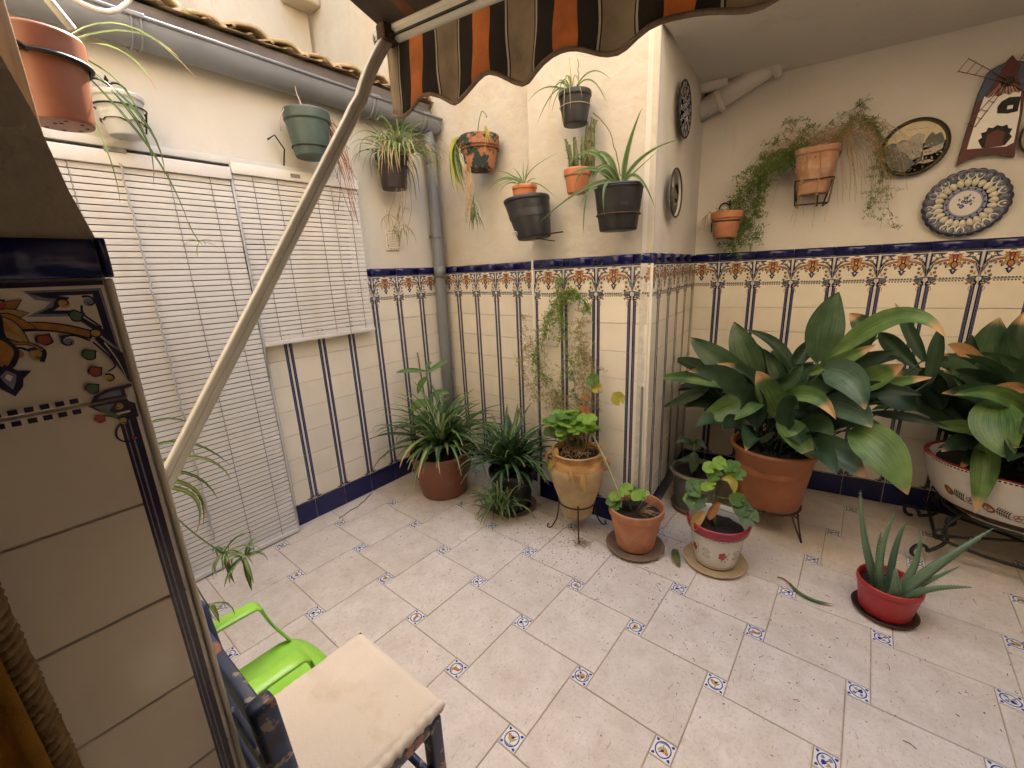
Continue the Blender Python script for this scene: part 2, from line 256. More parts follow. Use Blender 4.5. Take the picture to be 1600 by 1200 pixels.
# ------------------------------------------------------------------ mesh helpers
class MB:
    def __init__(s): s.v = []; s.f = []; s.m = []; s.uv = []; s.sm = []; s.mats = []
    def mi(s, mat):
        if mat not in s.mats: s.mats.append(mat)
        return s.mats.index(mat)
    def add(s, vs_, fs, mat, smooth=False, uv=None):
        o = len(s.v); s.v += [tuple(q) for q in vs_]; k = s.mi(mat)
        for f in fs:
            s.f.append(tuple(i + o for i in f)); s.m.append(k); s.sm.append(smooth)
            s.uv.append([uv[i] for i in f] if uv else None)
        return s
    def box(s, a, b, mat, ch=0.0):
        x0, y0, z0 = a; x1, y1, z1 = b
        if ch <= 0:
            v = [(x0, y0, z0), (x1, y0, z0), (x1, y1, z0), (x0, y1, z0), (x0, y0, z1), (x1, y0, z1), (x1, y1, z1), (x0, y1, z1)]
            return s.add(v, [(0, 3, 2, 1), (4, 5, 6, 7), (0, 1, 5, 4), (1, 2, 6, 5), (2, 3, 7, 6), (3, 0, 4, 7)], mat)
        bm = bmesh.new(); bmesh.ops.create_cube(bm, size=1)
        for q in bm.verts: q.co = Vector(((x0 + x1) / 2 + q.co.x * (x1 - x0), (y0 + y1) / 2 + q.co.y * (y1 - y0), (z0 + z1) / 2 + q.co.z * (z1 - z0)))
        bmesh.ops.bevel(bm, geom=bm.edges[:], offset=ch, segments=2, affect='EDGES', profile=.6)
        bm.verts.index_update(); r = s.add([q.co[:] for q in bm.verts], [[q.index for q in f.verts] for f in bm.faces], mat, True); bm.free(); return r
    def obox(s, P, ax, sz, mat, ch=0):
        """box centred at P, axes ax (3 vectors), full sizes sz"""
        t = MB(); t.box([-q / 2 for q in sz], [q / 2 for q in sz], mat, ch)
        A = [Vector(a).normalized() for a in ax]; P = Vector(P)
        s.add([tuple(P + A[0] * q[0] + A[1] * q[1] + A[2] * q[2]) for q in t.v], t.f, mat, ch > 0); return s
    def beam(s, p, q, wd, th, mat, up=(0, 0, 1), ch=0):
        p = Vector(p); q = Vector(q); d = (q - p).normalized(); u = Vector(up); sd_ = d.cross(u).normalized(); u2 = sd_.cross(d)
        return s.obox((p + q) / 2, (d, sd_, u2), ((q - p).length, wd, th), mat, ch)
    def tube(s, pts, r, mat, seg=8, caps=True, smooth=True, closed=False):
        pts = [Vector(p) for p in pts]; n = len(pts); rr = r if isinstance(r, (list, tuple)) else [r] * n
        V = []; F = []; pu = None
        for i, p in enumerate(pts):
            if closed: d = pts[(i + 1) % n] - pts[i - 1]
            else: d = pts[min(i + 1, n - 1)] - pts[max(i - 1, 0)]
            d = d.normalized() if d.length > 0 else Vector((0, 0, 1))
            if pu is None: pu = d.cross(Vector((.12, .31, .94))).normalized(); 
            a = (pu - d * pu.dot(d)).normalized(); pu = a; b = d.cross(a)
            for k in range(seg):
                t = 2 * math.pi * k / seg; V.append(tuple(p + (a * math.cos(t) + b * math.sin(t)) * rr[i]))
        for i in range(n if closed else n - 1):
            j = (i + 1) % n
            for k in range(seg): F.append((i * seg + k, i * seg + (k + 1) % seg, j * seg + (k + 1) % seg, j * seg + k))
        if caps and not closed: F += [tuple(range(seg))[::-1], tuple((n - 1) * seg + k for k in range(seg))]
        return s.add(V, F, mat, smooth)
    def lathe(s, prof, c, mat, seg=36, sx=1, sy=1, smooth=True, lean=(0, 0), sq=0, wob=0, mats=None):
        """profile [(r,z)...] revolved about c; sq>0 squares the section"""
        V = []; F = []; cx, cy, cz = c
        for j, (r, z) in enumerate(prof):
            for k in range(seg):
                t = 2 * math.pi * k / seg; ct, st = math.cos(t), math.sin(t)
                rr = r
                if sq: rr = r / ((abs(ct) ** sq + abs(st) ** sq) ** (1 / sq))
                if wob: rr *= 1 + wob * math.sin(3 * t + z * 9) * .5 + wob * .4 * math.sin(7 * t + z * 23)
                V.append((cx + ct * rr * sx + lean[0] * z, cy + st * rr * sy + lean[1] * z, cz + z))
        n = len(prof)
        for j in range(n - 1):
            fs = [(j * seg + k, j * seg + (k + 1) % seg, (j + 1) * seg + (k + 1) % seg, (j + 1) * seg + k) for k in range(seg)]
            F.append((fs, mats[j] if mats else mat))
        o = len(s.v); s.v += V
        for fs, mt in F:
            k_ = s.mi(mt)
            for f in fs: s.f.append(tuple(i + o for i in f)); s.m.append(k_); s.sm.append(smooth); s.uv.append(None)
        return s
    def disc(s, c, r, mat, seg=24, sx=1, sy=1, n=None, nz=0.0, rnd=None):
        """flat or slightly lumpy disc in xy"""
        V = [tuple(c)]; rng = rnd or random
        rings = 4
        for j in range(1, rings + 1):
            for k in range(seg):
                t = 2 * math.pi * k / seg; q = r * j / rings
                V.append((c[0] + math.cos(t) * q * sx, c[1] + math.sin(t) * q * sy, c[2] + (rng.uniform(-nz, nz) if nz else 0)))
        F = [(0, 1 + k, 1 + (k + 1) % seg) for k in range(seg)]
        for j in range(rings - 1):
            for k in range(seg): F.append((1 + j * seg + k, 1 + (j + 1) * seg + k, 1 + (j + 1) * seg + (k + 1) % seg, 1 + j * seg + (k + 1) % seg))
        return s.add(V, F, mat, True)
    def ribbon(s, pts, wid, nrm, mat, fold=.15, cross=3, smooth=True, wprof=None, wave=0, rng=random):
        """leaf blade along pts; nrm = face normal hint"""
        pts = [Vector(p) for p in pts]; n = len(pts); N = Vector(nrm).normalized(); V = []; UV = []; F = []
        ph = rng.uniform(0, 6)
        for i, p in enumerate(pts):
            d = (pts[min(i + 1, n - 1)] - pts[max(i - 1, 0)]).normalized(); sd_ = d.cross(N)
            if sd_.length < .05: sd_ = d.cross(Vector((1, 0, .1)))
            sd_.normalize(); up = sd_.cross(d).normalized(); t = i / (n - 1)
            w_ = wid * (wprof(t) if wprof else math.sin(math.pi * min(1, (t * .92 + .06))) ** .7) / 2
            for c in range(cross):
                q = c / (cross - 1) * 2 - 1
                wv = wave * wid * math.sin(ph + t * 9 + q * 2.2) * abs(q)
                V.append(tuple(p + sd_ * w_ * q + up * (abs(q) ** 1.5 * w_ * fold * 2 - w_ * fold + wv))); UV.append((c / (cross - 1), t))
        for i in range(n - 1):
            for c in range(cross - 1):
                a = i * cross + c; F.append((a, a + 1, a + cross + 1, a + cross))
        return s.add(V, F, mat, smooth, UV)
    def mesh(s, name, org=(0, 0, 0)):
        me = bpy.data.meshes.new(name)
        ox, oy, oz = org
        me.from_pydata([(a - ox, b - oy, c - oz) for a, b, c in s.v], [], s.f)
        for mt in s.mats: me.materials.append(mt)
        me.polygons.foreach_set('material_index', s.m); me.polygons.foreach_set('use_smooth', s.sm)
        if any(s.uv):
            ul = me.uv_layers.new(name='UVMap'); arr = []
            for p, u in zip(s.f, s.uv):
                for i in range(len(p)): arr += list(u[i]) if u else [.5, .5]
            ul.data.foreach_set('uv', arr)
        me.update(); return me
def link(o, parent=None):
    sc.collection.objects.link(o)
    if parent is not None: o.parent = parent
    return o
ORG = {}
def thing(name, label, cat, loc=(0, 0, 0), rz=0, group=None, kind=None):
    o = bpy.data.objects.new(name, None); o.empty_display_size = .05; link(o); o.location = loc; o.rotation_euler = (0, 0, rz)
    if label: o['label'] = label; o['category'] = cat
    if group: o['group'] = group
    if kind: o['kind'] = kind
    ORG[o.name] = Vector(loc); return o
def part(mb, name, parent, label=None, kind=None, local=False):
    """mesh built in world coordinates, linked under its thing"""
    org = (0, 0, 0) if local else ORG[parent.name]
    o = bpy.data.objects.new(name, mb.mesh(name, org)); link(o, parent); ORG[o.name] = ORG[parent.name]
    if label: o['label'] = label
    if kind: o['kind'] = kind
    return o
def single(mb, name, label=None, cat=None, kind=None, group=None, loc=(0, 0, 0)):
    o = bpy.data.objects.new(name, mb.mesh(name, loc)); link(o); o.location = loc; ORG[o.name] = Vector(loc)
    if label: o['label'] = label
    if cat: o['category'] = cat
    if kind: o['kind'] = kind
    if group: o['group'] = group
    return o
def bez(a, b, c, n=8, d=None):
    a, b, c = Vector(a), Vector(b), Vector(c); out = []
    if d is not None:
        d = Vector(d)
        for i in range(n + 1):
            t = i / n; out.append(a * (1 - t) ** 3 + b * 3 * t * (1 - t) ** 2 + c * 3 * t * t * (1 - t) + d * t ** 3)
        return out
    for i in range(n + 1):
        t = i / n; out.append(a * (1 - t) ** 2 + b * 2 * t * (1 - t) + c * t * t)
    return out
def thru(a, b, c, n=8):
    a, b, c = Vector(a), Vector(b), Vector(c); return bez(a, b * 2 - (a + c) / 2, c, n)
ASPI_A=[
((2.151, 0.48, 0.81), (2.07, 0.47, 0.988), (1.997, 0.52, 1.136), 0.146, (-0.02, -0.97, 0.23), 0, 0),
((2.139, 0.46, 0.813), (1.946, 0.42, 0.944), (1.797, 0.42, 1.053), 0.135, (0.14, -0.95, 0.27), 0.06, 0),
((2.163, 0.42, 0.79), (1.94, 0.34, 0.844), (1.637, 0.3, 0.824), 0.091, (-0.08, -0.9, 0.42), 0.03, 1),
((1.962, 0.55, 0.789), (1.782, 0.6, 0.856), (1.647, 0.62, 0.872), 0.086, (0.44, -0.76, 0.49), 0, -1),
((1.928, 0.4, 0.8), (1.829, 0.34, 0.726), (1.691, 0.33, 0.645), 0.062, (0.4, -0.84, 0.35), 0, 0),
((2.212, 0.38, 0.8), (2.075, 0.27, 0.725), (1.92, 0.22, 0.633), 0.14, (0.19, -0.89, 0.41), 0.03, 1),
((2.288, 0.4, 0.64), (2.23, 0.3, 0.823), (2.167, 0.26, 0.929), 0.121, (-0.12, -0.95, 0.3), 0.22, 1),
((2.256, 0.5, 0.784), (2.219, 0.52, 0.891), (2.148, 0.55, 0.992), 0.075, (-0.08, -0.82, 0.57), 0, 0),
((2.305, 0.5, 0.86), (2.216, 0.52, 1.012), (2.061, 0.5, 1.099), 0.064, (0.29, -0.83, 0.48), 0, -1),
((2.404, 0.48, 0.958), (2.409, 0.46, 1.142), (2.439, 0.5, 1.296), 0.154, (0.24, -0.95, 0.21), 0, 0),
((2.598, 0.55, 1.072), (2.547, 0.58, 1.136), (2.492, 0.6, 1.185), 0.087, (-0.14, -0.91, 0.4), 0.2, 0),
((2.431, 0.46, 0.955), (2.642, 0.36, 1.194), (2.808, 0.3, 1.129), 0.085, (0.09, -0.88, 0.47), 0.15, 1),
((2.369, 0.4, 0.906), (2.502, 0.35, 1.007), (2.602, 0.33, 1.082), 0.059, (0.26, -0.94, 0.21), 0.2, 1),
((2.294, 0.5, 0.91), (2.336, 0.55, 0.996), (2.38, 0.58, 1.067), 0.073, (0.12, -0.88, 0.45), 0, -1),
((2.425, 0.38, 0.938), (2.525, 0.28, 0.929), (2.599, 0.22, 0.814), 0.137, (-0.0, -0.95, 0.3), 0.05, 2),
((2.532, 0.4, 0.856), (2.623, 0.34, 0.939), (2.702, 0.3, 1.007), 0.102, (-0.07, -0.97, 0.25), 0.3, 1),
((2.58, 0.42, 0.842), (2.691, 0.36, 0.914), (2.799, 0.34, 0.954), 0.05, (0.19, -0.82, 0.54), 0.35, 1),
((2.277, 0.38, 0.775), (2.401, 0.28, 0.833), (2.505, 0.24, 0.746), 0.078, (0.07, -0.92, 0.38), 0.2, 1),
((2.291, 0.34, 0.677), (2.365, 0.25, 0.629), (2.445, 0.22, 0.544), 0.123, (0.29, -0.8, 0.53), 0.15, 1),
((2.438, 0.32, 0.635), (2.539, 0.22, 0.583), (2.644, 0.18, 0.519), 0.128, (0.2, -0.75, 0.63), 0.18, 2),
((2.565, 0.3, 0.693), (2.675, 0.18, 0.653), (2.775, 0.14, 0.498), 0.163, (-0.06, -0.87, 0.5), 0.03, 1),
((2.45, 0.36, 0.797), (2.553, 0.27, 0.792), (2.631, 0.22, 0.738), 0.126, (0.05, -0.89, 0.45), 0.03, 2),
((2.64, 0.5, 0.875), (2.719, 0.45, 0.824), (2.781, 0.4, 0.788), 0.111, (-0.29, -0.89, 0.36), 0, -1),
((2.632, 0.5, 0.724), (2.769, 0.5, 0.726), (2.909, 0.5, 0.703), 0.041, (0.12, -0.95, 0.29), 0, -2),
((2.825, 0.6, 0.869), (2.827, 0.62, 1.022), (2.826, 0.64, 1.137), 0.059, (-0.37, -0.84, 0.4), 0.0, -1),
((2.794, 0.6, 0.972), (2.727, 0.62, 1.1), (2.655, 0.64, 1.236), 0.051, (-0.22, -0.91, 0.36), 0.12, -1),
((2.618, 0.58, 1.099), (2.687, 0.6, 1.024), (2.79, 0.6, 0.926), 0.076, (-0.08, -0.95, 0.32), 0, -1),
((2.178, 0.42, 0.792), (2.277, 0.38, 0.85), (2.347, 0.38, 0.956), 0.084, (0.39, -0.87, 0.3), 0, 0),
((2.323, 0.5, 0.688), (2.181, 0.5, 0.626), (1.987, 0.5, 0.599), 0.078, (0.06, -0.92, 0.39), 0.0, -2),
((2.265, 0.52, 0.815), (2.373, 0.5, 0.748), (2.484, 0.46, 0.726), 0.099, (0.13, -0.91, 0.38), 0.0, -2),
((2.351, 0.5, 0.692), (2.464, 0.5, 0.66), (2.549, 0.46, 0.704), 0.085, (-0.07, -0.82, 0.57), 0.0, -2),
((2.274, 0.5, 0.751), (2.305, 0.5, 0.86), (2.392, 0.5, 0.937), 0.113, (-0.05, -0.89, 0.46), 0.0, -1),
((2.468, 0.52, 0.842), (2.555, 0.52, 0.949), (2.683, 0.52, 1.028), 0.093, (0.25, -0.94, 0.23), 0.0, -1),
((2.153, 0.5, 0.583), (2.051, 0.5, 0.641), (1.911, 0.5, 0.689), 0.102, (-0.14, -0.91, 0.4), 0.0, -2),
((2.386, 0.42, 0.687), (2.289, 0.4, 0.71), (2.228, 0.36, 0.659), 0.099, (0.23, -0.83, 0.51), 0.0, -1),
((2.526, 0.5, 0.982), (2.554, 0.5, 1.046), (2.611, 0.5, 1.139), 0.079, (-0.19, -0.93, 0.3), 0.0, -1),
((2.339, 0.45, 0.841), (2.411, 0.4, 0.83), (2.525, 0.38, 0.819), 0.113, (-0.17, -0.89, 0.43), 0.0, 0),
((2.127, 0.42, 0.677), (2.2, 0.4, 0.748), (2.288, 0.38, 0.75), 0.101, (-0.18, -0.83, 0.54), 0.0, 0)]
ASPI_B=[
((3.094, 0.85, 0.798), (3.036, 0.85, 0.963), (3.044, 0.88, 1.153), 0.188, (0.09, -0.83, 0.55), 0.08, 0),
((3.155, 0.85, 0.823), (3.118, 0.85, 1.015), (3.119, 0.9, 1.176), 0.129, (-0.03, -0.84, 0.54), 0.1, -1),
((3.023, 0.8, 0.832), (2.971, 0.8, 0.96), (2.962, 0.82, 1.076), 0.085, (-0.44, -0.86, 0.27), 0, -1),
((3.048, 0.7, 0.79), (2.947, 0.66, 0.907), (2.87, 0.64, 1.011), 0.105, (0.15, -0.85, 0.51), 0, 0),
((3.023, 0.78, 0.914), (2.94, 0.76, 1.002), (2.876, 0.76, 1.033), 0.066, (-0.18, -0.83, 0.53), 1, 0),
((3.096, 0.75, 0.716), (3.021, 0.7, 0.856), (2.973, 0.7, 0.967), 0.122, (-0.08, -0.84, 0.54), 0, -1),
((3.139, 0.6, 0.783), (3.028, 0.52, 0.869), (2.895, 0.5, 0.852), 0.07, (-0.32, -0.9, 0.29), 0.02, 1),
((3.055, 0.58, 0.824), (3.036, 0.46, 0.741), (3.086, 0.4, 0.63), 0.16, (-0.23, -0.92, 0.32), 0.03, 1),
((3.044, 0.66, 0.678), (2.955, 0.6, 0.68), (2.856, 0.58, 0.689), 0.07, (-0.2, -0.77, 0.61), 0.02, 1),
((3.043, 0.6, 0.631), (3.042, 0.5, 0.531), (3.032, 0.44, 0.348), 0.089, (-0.3, -0.9, 0.32), 0.12, 1),
((3.11, 0.74, 0.596), (3.007, 0.72, 0.574), (2.913, 0.7, 0.533), 0.061, (-0.43, -0.84, 0.34), 0, -1),
((3.135, 0.62, 0.876), (3.067, 0.6, 0.883), (3.011, 0.58, 0.863), 0.049, (-0.0, -0.93, 0.37), 1, 0),
((3.028, 0.62, 0.62), (3.003, 0.58, 0.551), (2.977, 0.55, 0.502), 0.041, (-0.31, -0.89, 0.35), 0.3, 0),
((3.13, 0.75, 0.722), (3.118, 0.7, 0.854), (3.108, 0.66, 0.977), 0.113, (0.12, -0.91, 0.4), 0, 0),
((3.166, 0.8, 0.683), (3.097, 0.8, 0.733), (3.032, 0.8, 0.754), 0.12, (-0.38, -0.89, 0.25), 0, -2),
((3.129, 0.85, 0.595), (3.072, 0.85, 0.682), (2.982, 0.85, 0.7), 0.112, (-0.44, -0.85, 0.3), 0, -2),
((3.195, 0.8, 0.626), (3.155, 0.8, 0.743), (3.096, 0.8, 0.857), 0.106, (-0.09, -0.95, 0.31), 0, -2),
((2.916, 0.85, 0.688), (2.865, 0.88, 0.809), (2.82, 0.9, 0.884), 0.118, (-0.38, -0.84, 0.39), 0, -2),
((3.003, 0.85, 0.568), (2.923, 0.88, 0.664), (2.856, 0.9, 0.803), 0.098, (-0.25, -0.76, 0.6), 0, -2),
((3.211, 0.8, 0.753), (3.209, 0.75, 0.912), (3.196, 0.7, 1.113), 0.139, (-0.43, -0.82, 0.38), 0, 0),
((3.197, 0.7, 0.72), (3.212, 0.6, 0.81), (3.287, 0.55, 0.784), 0.132, (-0.06, -0.91, 0.42), 0.05, 1),
((3.169, 0.6, 0.659), (3.182, 0.5, 0.669), (3.224, 0.45, 0.559), 0.13, (0.09, -0.87, 0.49), 0.05, 1)]
# ------------------------------------------------------------------ tile art (flat printed ornament, layered 0.03 mm apart)
ROW0, RH = .1329, .1483; TOP = ROW0 + 9 * RH; CAP = TOP + .047; TW = .2
def smooth_poly(P, n=4):
    P = [Vector((p[0], p[1])) for p in P]; out = []; L = len(P)
    for i in range(L - 1):
        p0, p1, p2, p3 = P[max(i - 1, 0)], P[i], P[i + 1], P[min(i + 2, L - 1)]
        for k in range(n):
            t = k / n
            out.append(.5 * ((2 * p1) + (p2 - p0) * t + (2 * p0 - 5 * p1 + 4 * p2 - p3) * t * t + (3 * p1 - p0 - 3 * p2 + p3) * t ** 3))
    out.append(P[-1]); return [(q.x, q.y) for q in out]
def leafshape(x, y, r, a=0):
    pts = []
    for k, q in enumerate((1.2, .85, .98, .86, .8, .62, .8, .86, .98, .85, 1.2)):
        t = a + 2 * math.pi * k / 10; pts.append((x + r * q * math.cos(t), y + r * q * math.sin(t)))
    return smooth_poly(pts, 3)[:-1]
def circ(x, y, r, n=12, sy=1): return [(x + r * math.cos(2 * math.pi * k / n), y + r * sy * math.sin(2 * math.pi * k / n)) for k in range(n)]
class Art:
    """2-D drawing in millimetres; shapes list of (material, polygon)"""
    def __init__(s, mirror=None): s.sh = []; s.mirror = mirror
    def poly(s, mat, P):
        s.sh.append((mat, [tuple(p) for p in P]))
        if s.mirror is not None: s.sh.append((mat, [(2 * s.mirror - p[0], p[1]) for p in P][::-1]))
    def stroke(s, mat, P, w, taper=False, sm=True, closed=False):
        if sm: P = smooth_poly(P)
        P = [Vector(p) for p in P]; n = len(P); L = []; Rr = []
        for i in range(n):
            d = (P[(i + 1) % n] - P[i - 1]) if closed else (P[min(i + 1, n - 1)] - P[max(i - 1, 0)])
            if d.length < 1e-6: d = Vector((1, 0))
            d.normalize(); q = Vector((-d.y, d.x)); h = w * .6 * ((1 - .75 * i / (n - 1)) if taper else 1)
            L.append(P[i] + q * h); Rr.append(P[i] - q * h)
        quads = []
        for i in range(n if closed else n - 1):
            j = (i + 1) % n; quads.append([tuple(L[i]), tuple(Rr[i]), tuple(Rr[j]), tuple(L[j])])
        s.sh.append((mat, quads, 'strip'))
        if s.mirror is not None: s.sh.append((mat, [[(2 * s.mirror - x, y) for x, y in q][::-1] for q in quads], 'strip'))
    def curl(s, mat, x, y, r, a0, turn=1, w=2.2, fill=None):
        pts = [(x + r * (1 - k / 14) * math.cos(a0 + turn * k * .42), y + r * (1 - k / 14) * math.sin(a0 + turn * k * .42)) for k in range(13)]
        if fill: s.poly(fill, circ(x, y, r * .62))
        s.stroke(mat, pts, w, taper=True, sm=False)
def clip(P, lo, hi):
    for lim, sg in ((lo, 1), (hi, -1)):
        out = []
        for i in range(len(P)):
            a, b = P[i - 1], P[i]; ia = (a[0] - lim) * sg >= 0; ib = (b[0] - lim) * sg >= 0
            if ia != ib:
                t = (lim - a[0]) / (b[0] - a[0]); out.append((lim, a[1] + t * (b[1] - a[1])))
            if ib: out.append(b)
        P = out
        if len(P) < 3: return []
    return P
def apply_art(mb, art, lo=0, hi=200, depth=0.0, fn=None):
    """fn maps (x mm, y mm, layer offset) to 3-D; default: tile front (local -y)"""
    if fn is None: fn = lambda x, y, o: ((x - lo) / 1000, -depth - o, y / 1000)
    lay = 0
    for s in art.sh:
        lay += 1; off = .00008 + lay * .00003
        polys = s[1] if len(s) == 3 else [s[1]]
        for P in polys:
            P = clip(P, lo, hi)
            if len(P) >= 3: mb.add([fn(x, y, off) for x, y in P], [tuple(range(len(P)))], s[0])
def stripes(A, y0, y1):
    for x0, x1, mt in ((177, 185.6, ink), (187.4, 194.4, ink), (195.4, 198.3, inkw)):
        A.poly(mt, [(x0, y0), (x1, y0), (x1, y1), (x0, y1)])
    A.poly(inkg, [(180.2, y0), (181.6, y0), (181.6, y1), (180.2, y1)]); A.poly(inkg, [(185.6, y0), (187.4, y0), (187.4, y1), (185.6, y1)])
def art_shaft():
    A = Art(100); stripes(A, 0, 148); return A
def dots(A, y0, y1, xs):
    for x in xs: A.poly(ink, [(100 + x, y0), (100 + x + 7.5, y0), (100 + x + 7.5, y1), (100 + x, y1)])
def art_capital():
    A = Art(100); stripes(A, 0, 122)
    dots(A, 138.5, 144.5, [2.5 + 12.2 * k for k in range(4)])
    A.poly(ink, [(153, 146), (197, 146), (197, 120), (192, 118), (180, 118), (176, 122), (170, 128), (160, 138)])
    A.poly(inkg, [(158, 143), (178, 143), (170, 134), (163, 138)])
    A.poly(inkw, [(176, 127), (190, 128), (190, 130.5), (176, 130)])
    A.stroke(inkgr, [(164, 140), (170, 131), (178, 124), (184, 122)], 4.5)
    A.curl(ink, 181, 138, 7, 0, 1, 2, inky)
    A.curl(ink, 181, 118, 7, 2.4, -1, 2, inky)
    A.poly(inkr, leafshape(160, 127, 6.5, .6)); A.stroke(ink, [(165, 130), (172, 127)], 1.2)
    A.stroke(ink, [(178, 116), (172, 108), (171, 98), (177, 91), (186, 90)], 1.6)
    A.curl(ink, 187, 93, 4.5, -1.5, 1, 1.6, inkr)
    A.poly(inkw, [(196, 139), (200, 137), (200, 148.3), (190, 148.3), (191, 143)])
    return A
def art_foot():
    A = Art(100); stripes(A, 20, 148)
    dots(A, 2, 6, [1.5 + 6 * k for k in range(9)])
    A.poly(ink, [(160, 4), (197, 4), (197, 26), (188, 27), (184, 20), (172, 14), (160, 12)])
    A.curl(ink, 174, 20, 8, 0, 1, 2.4, inkg); A.curl(ink, 164, 11, 6, 1, 1, 2, inkr); A.curl(ink, 180, 36, 6, 3, 1, 1.8, inky)
    A.stroke(ink, [(176, 28), (174, 40), (180, 50)], 1.6); A.poly(inkgr, leafshape(156, 14, 4.5)); A.poly(inkw, [(184, 8), (193, 8), (193, 14), (187, 14)])
    return A
def art_arch():
    A = Art(100)
    A.poly(ink, [(100, 140.5), (199, 140.5), (199, 146.5), (100, 146.5)])
    A.poly(inkgr, [(100, 134), (114, 134), (107, 140), (100, 140)])
    # spandrel: pale blue outline, navy band, cream field
    sp = [(131, 137), (195, 137), (197, 56), (181, 84), (163, 106), (127, 109), (143, 117), (150, 124), (138, 127)]
    A.poly(inkg, sp)
    A.poly(ink, [(134, 134.5), (192.5, 134.5), (194.5, 64), (179, 88), (162, 109), (136, 111.5), (150, 118), (158, 126), (145, 129)])
    A.poly(cream, [(157, 130), (186, 130), (187, 88), (178, 97), (164, 113), (150, 114), (160, 121), (166, 128)])
    A.curl(ink, 160, 121, 8, 3.6, -1, 2.2, inky); A.curl(ink, 181, 121, 8, 2.2, -1, 2.4, inkg)
    A.stroke(ink, [(174, 118), (173, 108), (180, 98), (186, 90)], 1.8)
    A.poly(ink, leafshape(166, 106, 8, .3)); A.poly(inkgr, leafshape(166, 106, 6, .3))
    # orange arch band and rust fan in the middle
    A.stroke(ink, [(100, 101), (118, 99), (138, 97), (158, 91), (176, 82)], 9)
    A.stroke(inko, [(100, 102), (118, 100), (138, 97.5), (158, 91), (174, 83)], 6)
    A.poly(ink, circ(179, 84, 5.5)); A.poly(inky, circ(179, 84, 4.2))
    def drop(cx, cy, ang, L, W, m1, m2=None, e=1.2):
        def shp(g):
            P = []
            for k in range(13):
                t = k / 12; P.append((L * t - g * (1 - 2 * t), (W + g) * math.sin(math.pi * t ** .7)))
            for k in range(11, 0, -1):
                t = k / 12; P.append((L * t - g * (1 - 2 * t), -(W + g) * math.sin(math.pi * t ** .7)))
            c_, s_ = math.cos(ang), math.sin(ang); return [(cx + x * c_ - y * s_, cy + x * s_ + y * c_) for x, y in P]
        A.poly(ink, shp(e)); A.poly(m1, shp(-.1))
        if m2: 
            L, W = L * .6, W * .5; A.poly(m2, shp(0))
    for ang, L, W, m1, m2 in ((.55, 30, 6.5, inko, inky), (.05, 28, 6.5, inky, inko), (-.5, 34, 7.5, inko, inkr), (-1.0, 40, 8.5, inky, inko)): drop(102, 112, ang, L, W, m1, m2)
    A.curl(ink, 112, 122, 7, 1, 1, 2, inkr); A.curl(ink, 126, 66, 9, 2.4, -1, 2.4, inky); A.curl(ink, 112, 70, 8, .4, 1, 2.2, inko)
    A.stroke(ink, [(102, 92), (112, 82), (122, 80), (132, 70), (128, 58)], 3.4); A.stroke(inko, [(102, 92), (112, 82), (122, 80), (131, 71)], 2)
    A.poly(ink, smooth_poly([(100, 128), (106, 124), (110, 112), (108, 90), (114, 74), (108, 58), (100, 52)])); A.poly(inkr, smooth_poly([(100, 126), (104, 121), (107, 111), (104.5, 96), (100, 90)])); A.poly(inko, smooth_poly([(100, 88), (106, 84), (110, 74), (105, 62), (100, 56)]))
    A.poly(inkw, [(100, 104), (103, 99), (100, 92)])
    A.poly(ink, [(100, 60), (108, 52), (118, 50), (110, 42), (108, 34), (100, 24)]); A.poly(inkg, [(100, 54), (106, 48), (104, 40), (100, 32)]); A.poly(inkw, [(100, 50), (103, 46), (100, 41)])
    A.poly(ink, leafshape(135, 82, 7.8, .9)); A.poly(inkr, leafshape(135, 82, 6, .9))
    A.curl(ink, 154, 77, 7.5, 1.5, 1, 2.4, inkg); A.stroke(ink, [(148, 84), (160, 84), (172, 76)], 1.8)
    # column springing on the right
    A.poly(ink, [(176, 78), (184, 60), (192, 34), (197, 18), (198.5, 18), (198.5, 56), (190, 66), (181, 80)])
    A.stroke(inkw, [(184, 72), (191, 50), (195, 26)], 1.4, taper=True)
    A.stroke(ink, [(174, 74), (184, 56), (188, 42), (180, 36)], 1.4)
    for lx, ly, lm in ((167, 59, inkgr), (168, 38, inkr), (161, 18, inkgr)):
        A.poly(ink, leafshape(lx, ly, 7.6, .5)); A.poly(lm, leafshape(lx, ly, 6, .5))
    A.curl(ink, 179, 27, 6.5, 2, -1, 2, inky)
    A.poly(ink, [(156, 1), (161, 9), (172, 14), (198, 17), (198, 13), (190, 11), (190, 1)]); A.poly(inkg, [(163, 4), (167, 8), (176, 11), (186, 11), (186, 4)])
    dots(A, 4, 10, [2.5 + 12.2 * k for k in range(4)])
    A.poly(inkw, [(191, 0), (200, 0), (200, 12), (194, 10)])
    return A
ARTS = {'shaft': art_shaft(), 'capital': art_capital(), 'foot': art_foot(), 'arch': art_arch(), None: Art()}
def slab(mb, w_, h_, mat, depth=.007, ch=.0012, g=.0016, bull=0):
    """tile body: front at y=0, chamfered edges, back at +depth"""
    x0, x1, z0, z1 = g, w_ - g, g, h_ - g
    V = [(x0 + ch, 0, z0 + ch), (x1 - ch, 0, z0 + ch), (x1 - ch, 0, z1 - ch), (x0 + ch, 0, z1 - ch), (x0, ch, z0), (x1, ch, z0), (x1, ch, z1), (x0, ch, z1), (x0, depth, z0), (x1, depth, z0), (x1, depth, z1), (x0, depth, z1)]
    F = [(0, 1, 2, 3)]
    for o in (0, 4):
        for k in range(4): F.append((o + k, o + 4 + k, o + 4 + (k + 1) % 4, o + (k + 1) % 4))
    mb.add(V, F, mat)
TC = {}
